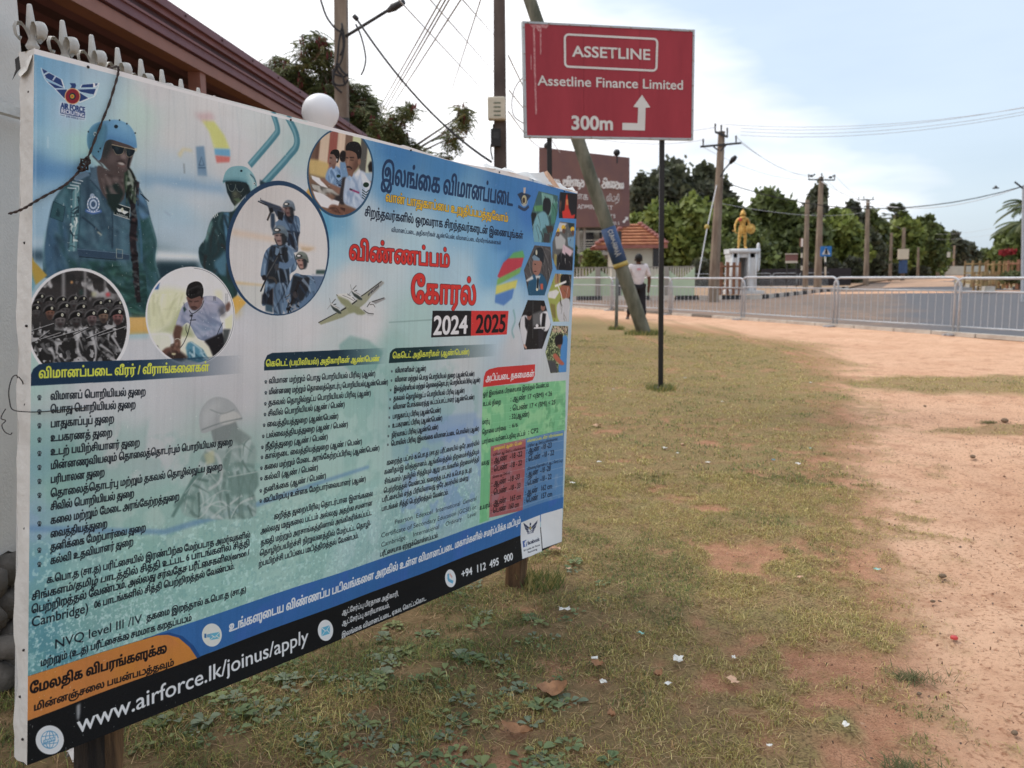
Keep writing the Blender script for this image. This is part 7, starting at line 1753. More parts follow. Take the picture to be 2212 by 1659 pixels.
J=stand(Hs,(-.225,-.10,.475),(.16,-.10,.52),(-.10,0,.035),(.075,0,.035),(-.20,0,.64),(.185,.02,.64),(-.085,-.01,.27),(.075,-.01,.27))
J+=[J[14]+Vector((-.03,-.10,-.02))*Hs,J[17]+Vector((.03,-.10,-.02))*Hs,J[8]+Vector((-.005,-.02,-.04))*Hs,J[11]+Vector((0,-.02,-.04))*Hs]
rs=[(.085,.06),(.072,.055),(.10,.06),.034,(.056,.062),.044,.044,.034,.024,.044,.034,.024,.062,.046,.028,.062,.046,.028,.026,.026,.022,.022]
body('body',J,ED+[(14,18),(17,19),(8,20),(11,21)],[tuple(v*Hs for v in(r if hasattr(r,'__len__')else(r,r)))for r in rs],M['gold'],st_)
hp=J[4]
MB().lathe([(.068*Hs,-.01*Hs),(.074*Hs,.02*Hs),(.066*Hs,.05*Hs),(.05*Hs,.075*Hs),(.03*Hs,.10*Hs),(.016*Hs,.125*Hs),(0,.16*Hs)],16,hp).build('crown',M['gold'],st_,True)
for s_ in(-1,1):MB().ball(hp+Vector((s_*.062,.01,-.02))*Hs,(.02*Hs,.03*Hs,.055*Hs),8,6).build('hair_side',M['gold'],st_,True)
MB().ball(hp+Vector((0,-.062,-.005))*Hs,(.010*Hs,.014*Hs,.016*Hs),8,6).build('nose',M['gold'],st_,True)
for s_ in(-1,1):MB().ball(hp+Vector((s_*.022,-.056,.012))*Hs,.008*Hs,6,5).build('eye',M['stone'],st_,True)
MB().lathe([(.10*Hs,.0),(.105*Hs,-.03*Hs),(.09*Hs,-.05*Hs)],16,J[0]+Vector((0,0,.07*Hs))).build('belt',M['gold'],st_,True)
MB().lathe([(.085*Hs,.06*Hs),(.105*Hs,0),(.115*Hs,-.08*Hs),(.105*Hs,-.15*Hs),(.09*Hs,-.15*Hs)],14,J[0]).build('kilt',M['gold'],st_,True)
MB().lathe([(.05*Hs,.02*Hs),(.08*Hs,0),(.10*Hs,-.03*Hs),(.09*Hs,-.04*Hs)],14,J[3]).build('collar',M['gold'],st_,True)
MB().ball(J[6]+Vector((.03,-.06,-.03))*Hs,(.05*Hs,.03*Hs,.05*Hs),10,8).build('red_sash',mat('sash_red',(196,84,66),.6),st_,True)
hq=J[20]
swd=MB();swd.tube([hq+Vector((-.05,0,.03))*Hs,hq+Vector((.28,-.06,-.15))*Hs,hq+Vector((.31,-.06,-.165))*Hs],[.016*Hs,.024*Hs,.004*Hs],4,flat=.5);swd.ball(hq+Vector((-.055,0,.03))*Hs,.018*Hs,8,6);swd.build('sword',M['gold'],st_)
for k in range(4):MB().tube([hq+Vector((.0+.008*k,-.02,.0-.006*k))*Hs,hq+Vector((.01+.008*k,-.035,-.02-.006*k))*Hs,hq+Vector((.0+.008*k,-.01,-.03-.006*k))*Hs],.007*Hs,5).build('finger',M['gold'],st_,True)
sh_c=J[11]+Vector((.015,-.07,-.01))*Hs
shd=MB();shd.lathe([(0,.035*Hs),(.03*Hs,.033*Hs),(.032*Hs,.022*Hs),(.08*Hs,.018*Hs),(.115*Hs,.005*Hs),(.132*Hs,.008*Hs),(.136*Hs,-.004*Hs),(0,-.004*Hs)],24)
so_=shd.build('shield',M['gold'],st_,True,sh_c);so_.rotation_euler=(R(90),0,R(12))
# -- the man walking away on the verge
fp_=G(1355,690)
man=empty('person',(at(1378,650,fp_.y).x,fp_.y,0),0,'man in a pale shirt and black trousers walking away past the leaning pole','person')
Hm=ht(1378,546,fp_.y)
Jm=stand(Hm,(-.155,-.03,.44),(.165,.05,.44),(-.13,.10,.07),(.085,-.05,.045),(-.17,.01,.60),(.175,.02,.60),(-.06,.03,.29),(.06,-.01,.27),(.0,-.01))
Jm+=[Jm[14]+Vector((-.01,.02,-.065))*Hm,Jm[17]+Vector((.0,.10,-.03))*Hm,Jm[8]+Vector((0,.01,-.045))*Hm,Jm[11]+Vector((0,.01,-.045))*Hm]
rm=[(.075,.055),(.075,.052),(.088,.055),.033,(.048,.056),.042,.038,.028,.021,.038,.028,.021,.056,.042,.027,.056,.042,.027,.022,.024,.019,.019]
def rr_(L_,k):return[tuple(v*k for v in(r if hasattr(r,'__len__')else(r,r)))for r in L_]
bod=body('body',Jm,ED+[(14,18),(17,19),(8,20),(11,21)],rr_(rm,Hm),M['skin'],man)
for side_,hj in((-1,Jm[20]),(1,Jm[21])):
 for k in range(4):MB().tube([hj+Vector((0,(-.012+.008*k),-.01))*Hm,hj+Vector((side_*.004,(-.014+.009*k),-.032))*Hm,hj+Vector((-side_*.004,(-.012+.009*k),-.05+.004*abs(k-1)))*Hm],.0055*Hm,5).build('finger',M['skin'],man,True)
 MB().tube([hj+Vector((0,-.018,.01))*Hm,hj+Vector((0,-.028,-.012))*Hm],.006*Hm,5).build('thumb',M['skin'],man,True)
tors=[Jm[0]+Vector((0,0,-.075*Hm)),Jm[1],Jm[2],Jm[3]+Vector((0,0,-.02*Hm)),Jm[6],Jm[6].lerp(Jm[7],.85),Jm[9],Jm[9].lerp(Jm[10],.85)]
body('shirt',tors,[(0,1),(1,2),(2,3),(2,4),(4,5),(2,6),(6,7)],rr_([(.100,.076),(.096,.072),(.106,.070),.040,.050,.042,.050,.042],Hm),M['shirt'],man)
body('trousers',[Jm[0],Jm[12],Jm[13],Jm[14],Jm[15],Jm[16],Jm[17]],[(0,1),(1,2),(2,3),(0,4),(4,5),(5,6)],rr_([(.092,.07),.074,.060,.046,.074,.060,.046],Hm),M['trousers'],man)
for i in(18,19):
 c=Jm[i];MB().ball(c+Vector((0,-.01,.0)),(.045,.13,.05),12,8).build('shoe',M['shoe'],man,True)
hd=Jm[4]
MB().ball(hd+Vector((0,-.012,.022))*Hm,(.060*Hm,.066*Hm,.066*Hm),16,12,0,.03,random).build('hair',M['hair'],man,True)
for s_ in(-1,1):MB().ball(hd+Vector((s_*.055,.005,-.01))*Hm,(.008*Hm,.014*Hm,.022*Hm),8,6).build('ear',M['skin'],man,True)
MB().ball(hd+Vector((0,.055,-.012))*Hm,(.010*Hm,.014*Hm,.016*Hm),8,6).build('nose',M['skin'],man,True)
for s_ in(-1,1):MB().ball(hd+Vector((s_*.02,.05,.005))*Hm,.007*Hm,6,5).build('eye',M['wall_white'],man,True)
MB().box(Jm[2]+Vector((0,-.068*Hm,.035*Hm)),(.055*Hm,.006,.028*Hm)).build('shirt_print',mat('print_pink',(206,148,158),.9),man)
yf2=90.0;z0=float(gz(yf2))
f2=empty('person',(at(1893,597,yf2).x,yf2,z0),0,'small far-off person in a white top and dark trousers by the kiosk','person');H2=1.62
J2=stand(H2,(-.14,0,.45),(.14,0,.45),(-.05,.04,.03),(.05,-.03,.03),(-.15,0,.61),(.15,0,.61),(-.05,0,.28),(.05,0,.28))
body('body',J2,ED,rr_(rm[:18],H2),M['skin'],f2,1)
body('shirt',[J2[0],J2[1],J2[2],J2[3]+Vector((0,0,-.03)),J2[6],J2[7],J2[9],J2[10]],[(0,1),(1,2),(2,3),(2,4),(4,5),(2,6),(6,7)],rr_([(.092,.07),(.09,.066),(.104,.068),.04,.05,.04,.05,.04],H2),M['wall_white'],f2,1)
body('trousers',[J2[0],J2[12],J2[13],J2[14],J2[15],J2[16],J2[17]],[(0,1),(1,2),(2,3),(0,4),(4,5),(5,6)],rr_([(.09,.068),.068,.052,.04,.068,.052,.04],H2),M['trousers'],f2,1)
MB().ball(J2[4]+Vector((0,-.01,.025))*H2,.06*H2,10,8).build('hair',M['hair'],f2,True)
# -- signs, racks, kiosk
ycs=45.0
cs_=empty('crossing_sign',(at(1784,600,ycs).x,ycs,.1),0,'square blue pedestrian crossing sign on a black and white post','sign');co_=cs_.location
def cp(px,py,dy=0):return at(px,py,ycs+dy)-co_
MB().tube([cp(1783,600),cp(1783,552)],.05,8).build('post',M['wall_white'],cs_,True);MB().tube([cp(1783,576),cp(1783,566)],.056,8).build('post_band',M['black_metal'],cs_,True)
MB().box((cp(1783,543)+Vector((0,-.07,0))),(cp(1796,543).x-cp(1772,543).x,.03,cp(1783,532).z-cp(1783,554).z)).build('plate',M['blue_sign'],cs_)
tri=[cp(1783,534)+Vector((0,-.10,0)),cp(1774,550)+Vector((0,-.10,0)),cp(1792,550)+Vector((0,-.10,0))]
MB().add(tri+[p_+Vector((0,.01,0))for p_ in tri],[(0,1,2),(5,4,3),(0,3,4,1),(1,4,5,2),(2,5,3,0)]).build('triangle',M['sign_white'],cs_)
fg=MB();
for p0,p1,r_l in(((1783,540),(1783,544),.05),((1783,544),(1780.5,549),.035),((1783,544),(1785.5,549),.035),((1783,541.5),(1786,545),.025),((1783,541.5),(1780.6,544.5),.025)):fg.tube([cp(*p0)+Vector((0,-.12,0)),cp(*p1)+Vector((0,-.12,0))],r_l,5)
fg.ball(cp(1783,538.3)+Vector((0,-.12,0)),.055,8,6);fg.build('walker_symbol',M['black_metal'],cs_)
bs_=empty('small_sign',(at(1710,600,50).x,50,.1),0,'small brown and white notice board low in front of the trees','sign')
MB().box(at(1710,556,50)-bs_.location,(.72,.05,.42)).build('board',M['brown_sign'],bs_);MB().box(at(1710,566,49.95)-bs_.location,(.72,.06,.12)).build('lower_strip',M['wall_white'],bs_);MB().box(at(1710,548.5,49.95)-bs_.location,(.74,.06,.05)).build('top_edge',M['wall_white'],bs_)
for x in(1700,1720):MB().tube([at(x,620,50.05)-bs_.location,at(x,550,50.05)-bs_.location],.03,6).build('post',M['dark_metal'],bs_)
sp3=empty('striped_pole',(at(1732,600,47).x,47,.1),0,'narrow black and white post with a red and white sign top','pole')
for k,(y0,y1,mt,r_l)in enumerate(((515,533,M['sign_white'],.10),(533,547,M['black_metal'],.055),(547,557,M['wall_white'],.055),(557,574,M['black_metal'],.055),(574,584,M['wall_white'],.055),(584,600,M['black_metal'],.055))):
 if k==0:MB().box(at(1731.5,524,46.9)-sp3.location,(.20,.04,.48)).build('sign_top',M['rack_rust'],sp3);MB().box(at(1732.5,524,46.86)-sp3.location,(.10,.03,.44)).build('sign_face',M['letter_pale'],sp3)
 else:MB().tube([at(1732,y0,47)-sp3.location,at(1732,y1,47)-sp3.location],r_l,8).build('post_band',mt,sp3)
def rack(x0,x1,y0,y1,dist,mt,label,cols,rows,seed=0):
 """timber frame with rails on four sides"""
 r=np.random.default_rng(seed);a,b_=at(x0,y1,dist),at(x1,y1,dist);zt2=ht(x0,y0,dist);zb2=max(float(gz(dist)),0)+.1
 e=empty('timber_frame',((a.x+b_.x)/2,dist,zb2),0,label,'frame');w=b_.x-a.x;h_=zt2-zb2
 for dy in(0,min(w,1.2)):
  for k in range(cols+1):MB().box((-w/2+w*k/cols+r.normal(0,.01),dy,h_/2),(.09,.07,h_*r.uniform(.95,1.0))).build('upright',mt,e)
  for k in range(rows):MB().box((0,dy-.05,h_*(k+.6)/rows),(w+.08,.05,.08)).build('crossbar',mt,e)
 for k in range(rows):
  for sx3 in(-1,1):MB().box((sx3*w/2,min(w,1.2)/2,h_*(k+.6)/rows),(.05,min(w,1.2),.08)).build('crossbar',mt,e)
 return e
rack(1556,1597,566,618,39.5,M['rack_rust'],'rust brown timber frame in front of the statue plinth',3,3,1)
rack(2100,2131,562,606,50,M['rack_yellow'],'yellow-brown timber tree guard, leftmost on the right island',2,3,2)
rack(2144,2172,563,607,47,M['rack_yellow'],'yellow-brown timber tree guard, second on the right island, around a plant',2,3,3)
rack(2178,2196,562,608,46,M['rack_yellow'],'yellow-brown timber tree guard, third on the right island',1,3,4)
rack(2200,2240,560,608,45,M['rack_rust'],'brown timber tree guard cut by the right edge',2,3,5)
rack(2120,2150,586,610,42,M['rack_yellow'],'low timber guard in front of the others on the right island',3,2,6)
for(x,y,w,h_,lb)in((2136,606,.5,.28,'small pale block lying before the low timber guard'),):
 tag(MB().box((0,0,.12),(w,.3,h_)).build('concrete_block',M['kerb_white'],None,False,Vector((at(x,y,41).x,41,.1))),lb,'block')
yk=99;z0=float(gz(yk))
ks=empty('kiosk',(at(1888,600,yk).x,yk,z0),0,'dark open-fronted roadside kiosk with a flat roof behind the far walker','kiosk');ko=ks.location
kx0,kx1=at(1873,600,yk).x-ko.x,at(1905,600,yk).x-ko.x;kz=ht(1888,560,yk)-ko.z
MB().box(((kx0+kx1)/2,0,kz),(kx1-kx0+.4,2.2,.14)).build('roof',M['house_grey'],ks);MB().box(((kx0+kx1)/2,.9,kz/2),(kx1-kx0,.1,kz)).build('back_wall',M['inner'],ks);MB().box((kx0,0,kz/2),(.1,1.9,kz)).build('side_wall',M['house_grey'],ks);MB().box(((kx0+kx1)/2,-.8,.45),(kx1-kx0,.1,.9)).build('counter',M['inner'],ks)
for xx in(kx0,kx1):MB().box((xx,-.9,kz/2),(.12,.12,kz)).build('post',M['house_grey'],ks)
tag(MB().prism([(-.0,0),(1.9,0),(1.9,.15),(0,.15)],0,1.5).build('wall_panel',M['wall_white'],None,False,Vector((at(1840,600,94).x,94,float(gz(94))+.3))),'white wall panel left of the kiosk, above the barriers','wall')
tag(MB().prism([(0,0),(26,-2),(26,-1.8),(0,.2)],0,1.5).build('boundary_wall',M['house_grey'],None,False,Vector((at(1990,600,120).x,125,float(gz(125))-.2))),'low grey boundary wall under the trees by the far road','wall')
tag(MB().prism([(0,0),(9,0),(9,.2),(0,.2)],0,1.2).build('boundary_wall',M['wall_white'],None,False,Vector((at(2012,600,118).x,118,float(gz(118))+.2))),'white stretch of wall under the trees by the far road','wall')
tag(MB().prism([(0,0),(6.4,0),(6.4,.3),(0,.3)],0,1.3).build('boundary_wall',M['inner'],None,False,Vector((at(1645,600,60).x,60,.1))),'dark hedge-covered wall behind the far row of barriers','wall')
tag(MB().prism([(0,0),(.25,-.03),(.25,0),(0,.03)],0,.45).build('round_sign',M['wall_white'],None,False,Vector((at(2046,552,70).x,70,ht(2046,556,70)))),'tiny white sign standing by the far road','sign')
# -- trees
def leaf_cloud(cent,rad,n,size,cols,r,flat=.0,shell=.45,asp=1.5,droop=0.0):
 """n leaf faces through an uneven set of lumps; returns V, F, colours"""
 cent=np.array(cent,float);rad=np.array(rad,float)
 wts=np.prod(rad,1)**.67;wts/=wts.sum()
 k=r.choice(len(cent),n,p=wts)
 d=r.normal(size=(n,3));d/=np.linalg.norm(d,axis=1)[:,None]
 rr=(shell+(1-shell)*r.random(n)**.7)*(1+r.normal(0,.10,n))
 P0=cent[k]+d*rad[k]*rr[:,None]
 sub=r.normal(size=(len(cent)*14,3));sub/=np.linalg.norm(sub,axis=1)[:,None]
 sc_=cent[np.arange(len(sub))%len(cent)]+sub*rad[np.arange(len(sub))%len(cent)]*.92
 j=r.integers(0,14,n)*len(cent)+k
 pull=r.random(n)<.55
 P0[pull]=sc_[j[pull]]+r.normal(size=(pull.sum(),3))*rad[k[pull]]*.20
 a=r.normal(size=(n,3));a[:,2]-=droop;a/=np.linalg.norm(a,axis=1)[:,None]
 nrm=d*.6+r.normal(size=(n,3))*.7;nrm[:,2]+=.35
 b_=np.cross(a,nrm);b_/=np.linalg.norm(b_,axis=1)[:,None]+1e-9
 s_=size*r.uniform(.6,1.4,n)[:,None]
 a=a*s_*asp/2;b_=b_*s_/2
 V=np.stack([P0-a,P0+b_*.9,P0+a,P0-b_*.9],1).reshape(-1,3)
 F=np.arange(n*4).reshape(-1,4)
 cols=np.array([srgb(c)for c in cols])
 ck=cols[(r.integers(0,len(cols),len(sc_)))[j]];c2=cols[r.integers(0,len(cols),n)]
 c=(ck*.6+c2*.4)*r.uniform(.7,1.3,n)[:,None]
 return V,F,np.repeat(c,4,0)
DKG=[(86,90,70),(70,76,60),(100,104,76),(88,90,78)]
GRN=[(128,140,72),(106,120,62),(150,160,84),(92,106,56),(134,146,76)]
MID=[(106,118,66),(88,100,58),(122,134,74),(76,86,52)]
OLV=[(96,104,66),(112,116,74),(80,88,56)]
def tree(px,top,wpx,bot,dist,cols,n,size,label,seed,group='trees beyond the crossroads',trunk=True,lumps=9,name='tree',shell=.45,kind=None):
 r=np.random.default_rng(seed);gx_=at(px,600,dist).x;z0=float(gz(dist));zt=ht(px,top,dist);zb=max(ht(px,bot,dist),z0+.1)
 w=wpx/FPX*dist/2;hh=(zt-zb)
 e=empty(name,(gx_,dist,z0),0,label,'tree' if trunk else 'bush',group)
 C,Rd=[],[]
 for i in range(lumps):
  t=i/max(lumps-1,1);ph=i*2.4+r.uniform(0,1)
  zz=zb-z0+hh*(.28+.5*t);wr=w*math.sqrt(max(0,1-((zz-(zb-z0))/hh*1.7-.85)**2))*.62
  C.append((math.cos(ph)*wr,math.sin(ph)*wr*.8,zz));q=r.uniform(.32,.5);Rd.append((w*q,w*q,min(hh*.30,w*q)*r.uniform(.8,1.2)))
 C.append((r.uniform(-.2,.2)*w,0,zt-z0-hh*.16));Rd.append((w*.35,w*.35,hh*.16));C.append((0,0,zb-z0+hh*.35));Rd.append((w*.8,w*.7,hh*.34))
 V,F,c=leaf_cloud(C,Rd,n,size,cols,r,shell=shell)
 V[:,2]=np.maximum(V[:,2],.02)
 link('crown',np_mesh('crown',V,F,M['leaf'],c),e)
 if trunk:
  m_=MB();tr=max(.12,w*.06);m_.tube([(0,0,-.2),(r.uniform(-.1,.1),0,hh*.3),(r.uniform(-.3,.3),0,(zb-z0)+hh*.5)],[tr,tr*.8,tr*.5],8)
  for i in range(5):
   c_=C[i];m_.tube([(0,0,(zb-z0)*.8+.2),(c_[0]*.5,c_[1]*.5,c_[2]*.8),c_],[tr*.5,tr*.35,tr*.15],6)
  m_.build('trunk',M['bark'],e,True)
 return e
K_=1
tree(1440,358,190,560,92,DKG,9000,.62,'tall dark grey-green tree behind the bright ones, left of the leaning pole',101)
tree(1530,352,120,560,94,DKG,6000,.62,'tall dark tree right behind the leaning concrete pole',102)
tree(1392,372,70,560,88,DKG,3500,.58,'narrow dark tree just right of the brown sign',103)
tree(1420,432,130,600,69,GRN,6500,.42,'bright green tree behind the black sign post',104)
tree(1495,424,120,600,67,GRN,6500,.42,'bright green tree left of the leaning concrete pole',105)
tree(1578,430,100,600,69,MID,5500,.42,'green tree directly behind the golden statue',106)
tree(1660,409,140,600,71,MID,8500,.44,'broad rounded green tree right of the golden statue',107)
tree(1600,500,150,612,63,MID,5000,.36,'low bushy green tree behind the statue plinth',108)
tree(1757,399,90,590,82,DKG,5500,.5,'dark spiky tree behind the second utility pole',109)
tree(1727,470,130,605,69,MID,6500,.42,'dense green tree behind the striped post',110)
tree(1812,455,120,602,73,GRN,6500,.42,'pale green tree above the blue crossing sign',111)
tree(1835,436,80,590,88,DKG,4500,.5,'dark tree between the second and third utility pole',112)
tree(1862,500,90,602,76,DKG,4500,.42,'dark shrubby tree left of the third utility pole',113)
tree(1880,455,80,592,94,MID,4500,.5,'green tree behind the third utility pole',114)
tree(1940,460,100,596,100,GRN,5500,.5,'green tree under the fan palm',115)
tree(1985,466,90,594,108,MID,5000,.52,'green tree sloping down towards the far road',116)
tree(2010,490,70,592,116,GRN,4000,.52,'rounded green tree nearest the gap of the far road',117)
tree(2055,502,56,588,154,DKG,3500,.7,'dark tree at the left of the far road gap',118)
tree(2090,524,50,586,179,DKG,3000,.8,'dark tree farther down the left of the road',119)
tree(2122,540,44,584,219,MID,2500,.9,'last small tree before the end of the road',120)
tree(2150,556,30,586,234,MID,1500,.9,'small tree right of the road end',121)
tree(2192,478,100,600,60,MID,9000,.36,'green leafy tree at the right edge under the coconut palm',122)
tree(2230,470,70,600,73,MID,4000,.4,'tree cut by the right edge of the photo',123)
tree(2168,538,34,600,52,MID,1600,.26,'small shrub with foliage inside the second timber guard',124,trunk=False)
for i,(px,top,w,d_,s_)in enumerate([(1520,560,60,61,3),(1650,562,60,64,4),(1695,566,60,63,5),(1745,568,50,65,6),(1800,560,60,67,7),(1845,556,50,69,8),(1930,570,60,92,9),(1975,572,60,100,10)]):
 tree(px,top,w,618 if d_<72 else 600,d_,OLV if i in(1,2)else DKG,2200,.26,['low dark bush left of the statue plinth','greyish bush right of the statue wheel','greyish low bush behind the small notice board','dark low bush behind the striped post','dark low bush behind the turned barriers','dark rounded bush at the end of the far barriers','dark bush right of the kiosk','dark bush beyond the blue footed pole'][i],200+s_,'low bushes behind the far barriers',False,5,'bush')
tree(1285,540,56,602,43,GRN,2600,.16,'light green bush behind the picket wall, under the brown sign',231,'bushes by the picket walls',False,5,'bush')
tree(1340,548,50,602,44,DKG,2200,.16,'dark bush between the leaning pole and the walking man',232,'bushes by the picket walls',False,5,'bush')
tree(1232,520,40,602,46,MID,1500,.2,'dark green bush at the banner edge, below the balcony house',233,'bushes by the picket walls',False,5,'bush')
tree(2205,585,90,612,44,OLV,1500,.12,'low plants growing on the right island',234,'low plants on the right island',False,6,'bush')
r=np.random.default_rng(5);c_=at(2172,545,50);V,F,c=leaf_cloud([(0,0,0),(.35,0,.05)],[(.35,.3,.16),(.25,.2,.12)],500,.12,[(176,60,66),(150,48,56)],r)
o=link('bougainvillea',np_mesh('bougainvillea',V,F,M['leaf'],c),None,c_);tag(o,'red flowering shrub top behind the timber guards at the right','shrub')
def fan_palm(px,top,dist,label,rad_px,bot):
 z0=float(gz(dist));e=empty('fan_palm',(at(px,600,dist).x,dist,z0),0,label,'palm');zt=ht(px,top,dist)-z0;R_p=rad_px/FPX*dist
 MB().tube([(0,0,-.2),(.1,0,zt*.5),(0,0,zt-R_p)],[.3,.25,.22],8).build('trunk',M['bark'],e,True)
 r=np.random.default_rng(3)
 for k in range(26):
  a_=r.uniform(0,6.28);el=r.uniform(-.5,1.3);d_=Vector((math.cos(a_)*math.cos(el),math.sin(a_)*math.cos(el),math.sin(el)))
  c0=Vector((0,0,zt-R_p));b0=c0+d_*R_p*.55;s_=d_.cross(Vector((0,0,1))).normalized();u_2=s_.cross(d_);Vv=[b0];nn=9
  for q in range(nn*2+1):
   th=-1.2+2.4*q/(nn*2);rl=R_p*(.5 if q%2==0 else .34);Vv.append(b0+(d_*math.cos(th)+s_*math.sin(th))*rl+u_2*r.normal(0,.05))
  m_=MB();m_.add(Vv,[(0,q,q+1)for q in range(1,nn*2+1)]);m_.tube([c0,b0],.03,3)
  me_=m_.mesh('frond',M['leaf']);at_=me_.color_attributes.new('Col','FLOAT_COLOR','POINT')
  cc=srgb([(70,76,56),(84,88,62)][k%2]);at_.data.foreach_set('color',np.tile(np.array([*cc,1.0],np.float32),len(me_.vertices)));link('frond',me_,e)
fan_palm(1928,436,100,'fan palm rising above the roadside trees',28,600)
def coco(px,topy,dist,label,L_f,seed,n=16,bias=None):
 z0=float(gz(dist));e=empty('coconut_palm',(at(px,600,dist).x,dist,z0),0,label,'palm');zt=ht(px,topy,dist)-z0;r=np.random.default_rng(seed)
 MB().tube([(0,0,-.2),(.15,0,zt*.5),(0,0,zt)],[.16,.13,.11],8).build('trunk',M['bark'],e,True)
 for k in range(n):
  a_=6.28*k/n+r.uniform(-.2,.2);el=r.uniform(.0,.9);h_=Vector((math.cos(a_),math.sin(a_),0));s_=Vector((-h_.y,h_.x,0));Vv,Fv=[],[]
  P_r=[Vector((0,0,zt))+h_*L_f*t*math.cos(el*(1-t*.3))+Vector((0,0,1))*(L_f*(t*math.sin(el)-.55*t*t))for t in np.linspace(0,1,14)]
  m_=MB();m_.tube(P_r,[.03-.002*i for i in range(14)],3)
  for i in range(2,14):
   for q in(-1,1):
    for f_ in(0,.33,.66):
     b0=P_r[i]if not f_ else P_r[i].lerp(P_r[i-1],f_);tip=b0+s_*q*L_f*.20*(1.1-i/18)+(P_r[i]-P_r[i-1]).normalized()*L_f*.08+Vector((0,0,-L_f*.07));d_=(P_r[i]-P_r[i-1]).normalized()*.04
     m_.add([b0-d_,b0+d_,tip],[(0,1,2)])
  me_=m_.mesh('frond',M['leaf']);at_=me_.color_attributes.new('Col','FLOAT_COLOR','POINT');cc=srgb([(92,104,62),(76,88,54),(110,116,76)][k%3]);at_.data.foreach_set('color',np.tile(np.array([*cc,1.0],np.float32),len(me_.vertices)));link('frond',me_,e)
coco(2214,446,55,'coconut palm with drooping fronds at the right edge, upper one',1.9,7,26)
coco(2206,486,50,'lower coconut palm with drooping fronds at the right edge',1.7,8,26)
def feather_tree():
 dist=21.0;r=np.random.default_rng(77);e=empty('feathery_tree',(at(800,600,dist).x,dist,0),0,'feathery leaved tree with reddish pods behind the tan pole and globe lamp','tree');eo=e.location
 bl=[(590,140,34,24,16),(600,165,30,24,18),(628,185,38,30,34),(652,215,34,30,26),(650,175,20,20,14),(690,130,34,28,20),(700,180,44,40,34),(712,230,40,44,40),(700,105,16,22,6),(768,230,30,60,50),(778,300,40,70,60),(800,262,26,20,12),(820,345,54,40,50),(850,300,34,26,20),(878,340,34,40,34),(905,372,44,26,30),(930,392,40,24,24),(960,385,26,18,12),(948,350,30,20,12),(892,255,16,14,5),(1000,262,14,14,5),(868,262,10,10,3),(975,300,16,24,6),(1005,250,8,14,4),(740,330,60,60,50),(860,400,90,30,40)]
 Vl,Cl=[],[];tw=MB()
 cols=[srgb(c)for c in((122,128,84),(98,108,66),(144,144,100),(84,92,60),(130,104,84))]
 podV,podC=[],[]
 root=Vector((0,0,0));hub=at(800,400,dist)-eo
 tw.tube([(0,0,-.2),hub*.5,hub],[.16,.13,.10],8)
 for px,py,rx,ry,dn in bl:
  c0=at(px,py,dist)-eo;c0.y+=r.uniform(-1,1)
  tw.tube([hub,hub.lerp(c0,.5)+Vector((0,0,.1)),c0],[.05,.03,.012],5)
  for i in range(int(dn*14)):
   a_,q=r.uniform(0,6.28),math.sqrt(r.random());p=c0+Vector((math.cos(a_)*rx*q/FPX*dist,r.uniform(-.6,.6),math.sin(a_)*ry*q/FPX*dist))
   ln_=r.uniform(.18,.36);h_=r.uniform(0,6.28);d_=Vector((math.cos(h_),math.sin(h_),r.uniform(-.9,.5))).normalized();s_=d_.cross(Vector((0,0,1))).normalized();cc=np.array(cols[int(r.choice(5,p=[.28,.28,.16,.22,.06]))])*r.uniform(.7,1.25)
   for k in range(5):
    for sg_ in(-1,1):
     b0=p+d_*ln_*k/5-Vector((0,0,.12*(k/5)**2));l_=ln_*.36;t_=(s_*sg_*.9+d_*.5+Vector((0,0,-.35))).normalized();w_=d_*.018
     Vl+=[tuple(b0-w_),tuple(b0+t_*l_*.5-w_*1.6),tuple(b0+t_*l_),tuple(b0+t_*l_*.5+w_*1.6)];Cl+=[cc]*4
   if r.random()<.035:
    for _ in range(5):
     b0=p+Vector(r.normal(0,.05,3));podV+=[tuple(b0),tuple(b0+Vector((.02,0,-.07))),tuple(b0+Vector((0,0,-.15))),tuple(b0+Vector((-.02,0,-.07)))];podC+=[np.array(srgb((120,56,56)))]*4
 V=np.array(Vl);link('crown',np_mesh('crown',V,np.arange(len(V)).reshape(-1,4),M['leaf'],np.array(Cl)),e)
 V=np.array(podV);link('pods',np_mesh('pods',V,np.arange(len(V)).reshape(-1,4),M['leaf'],np.array(podC)),e)
 tw.build('trunk',M['bark'],e,True)
feather_tree()
r=np.random.default_rng(66);C,Rd=[],[]
for i in range(90):
 x=-60+i*4.2;C.append((x,250+r.uniform(-8,8),float(gz(250))+r.uniform(.5,2.2)));Rd.append((3.2,3,r.uniform(1.8,3.4)))
C=[c for c in C if not(at(2122,590,250).x<c[0]<at(2152,590,250).x)];Rd=Rd[:len(C)]
V,F,c=leaf_cloud(C,Rd,22000,1.1,MID,r);tag(link('far_wood',np_mesh('far_wood',V,F,M['leaf'],c)),kind='stuff')
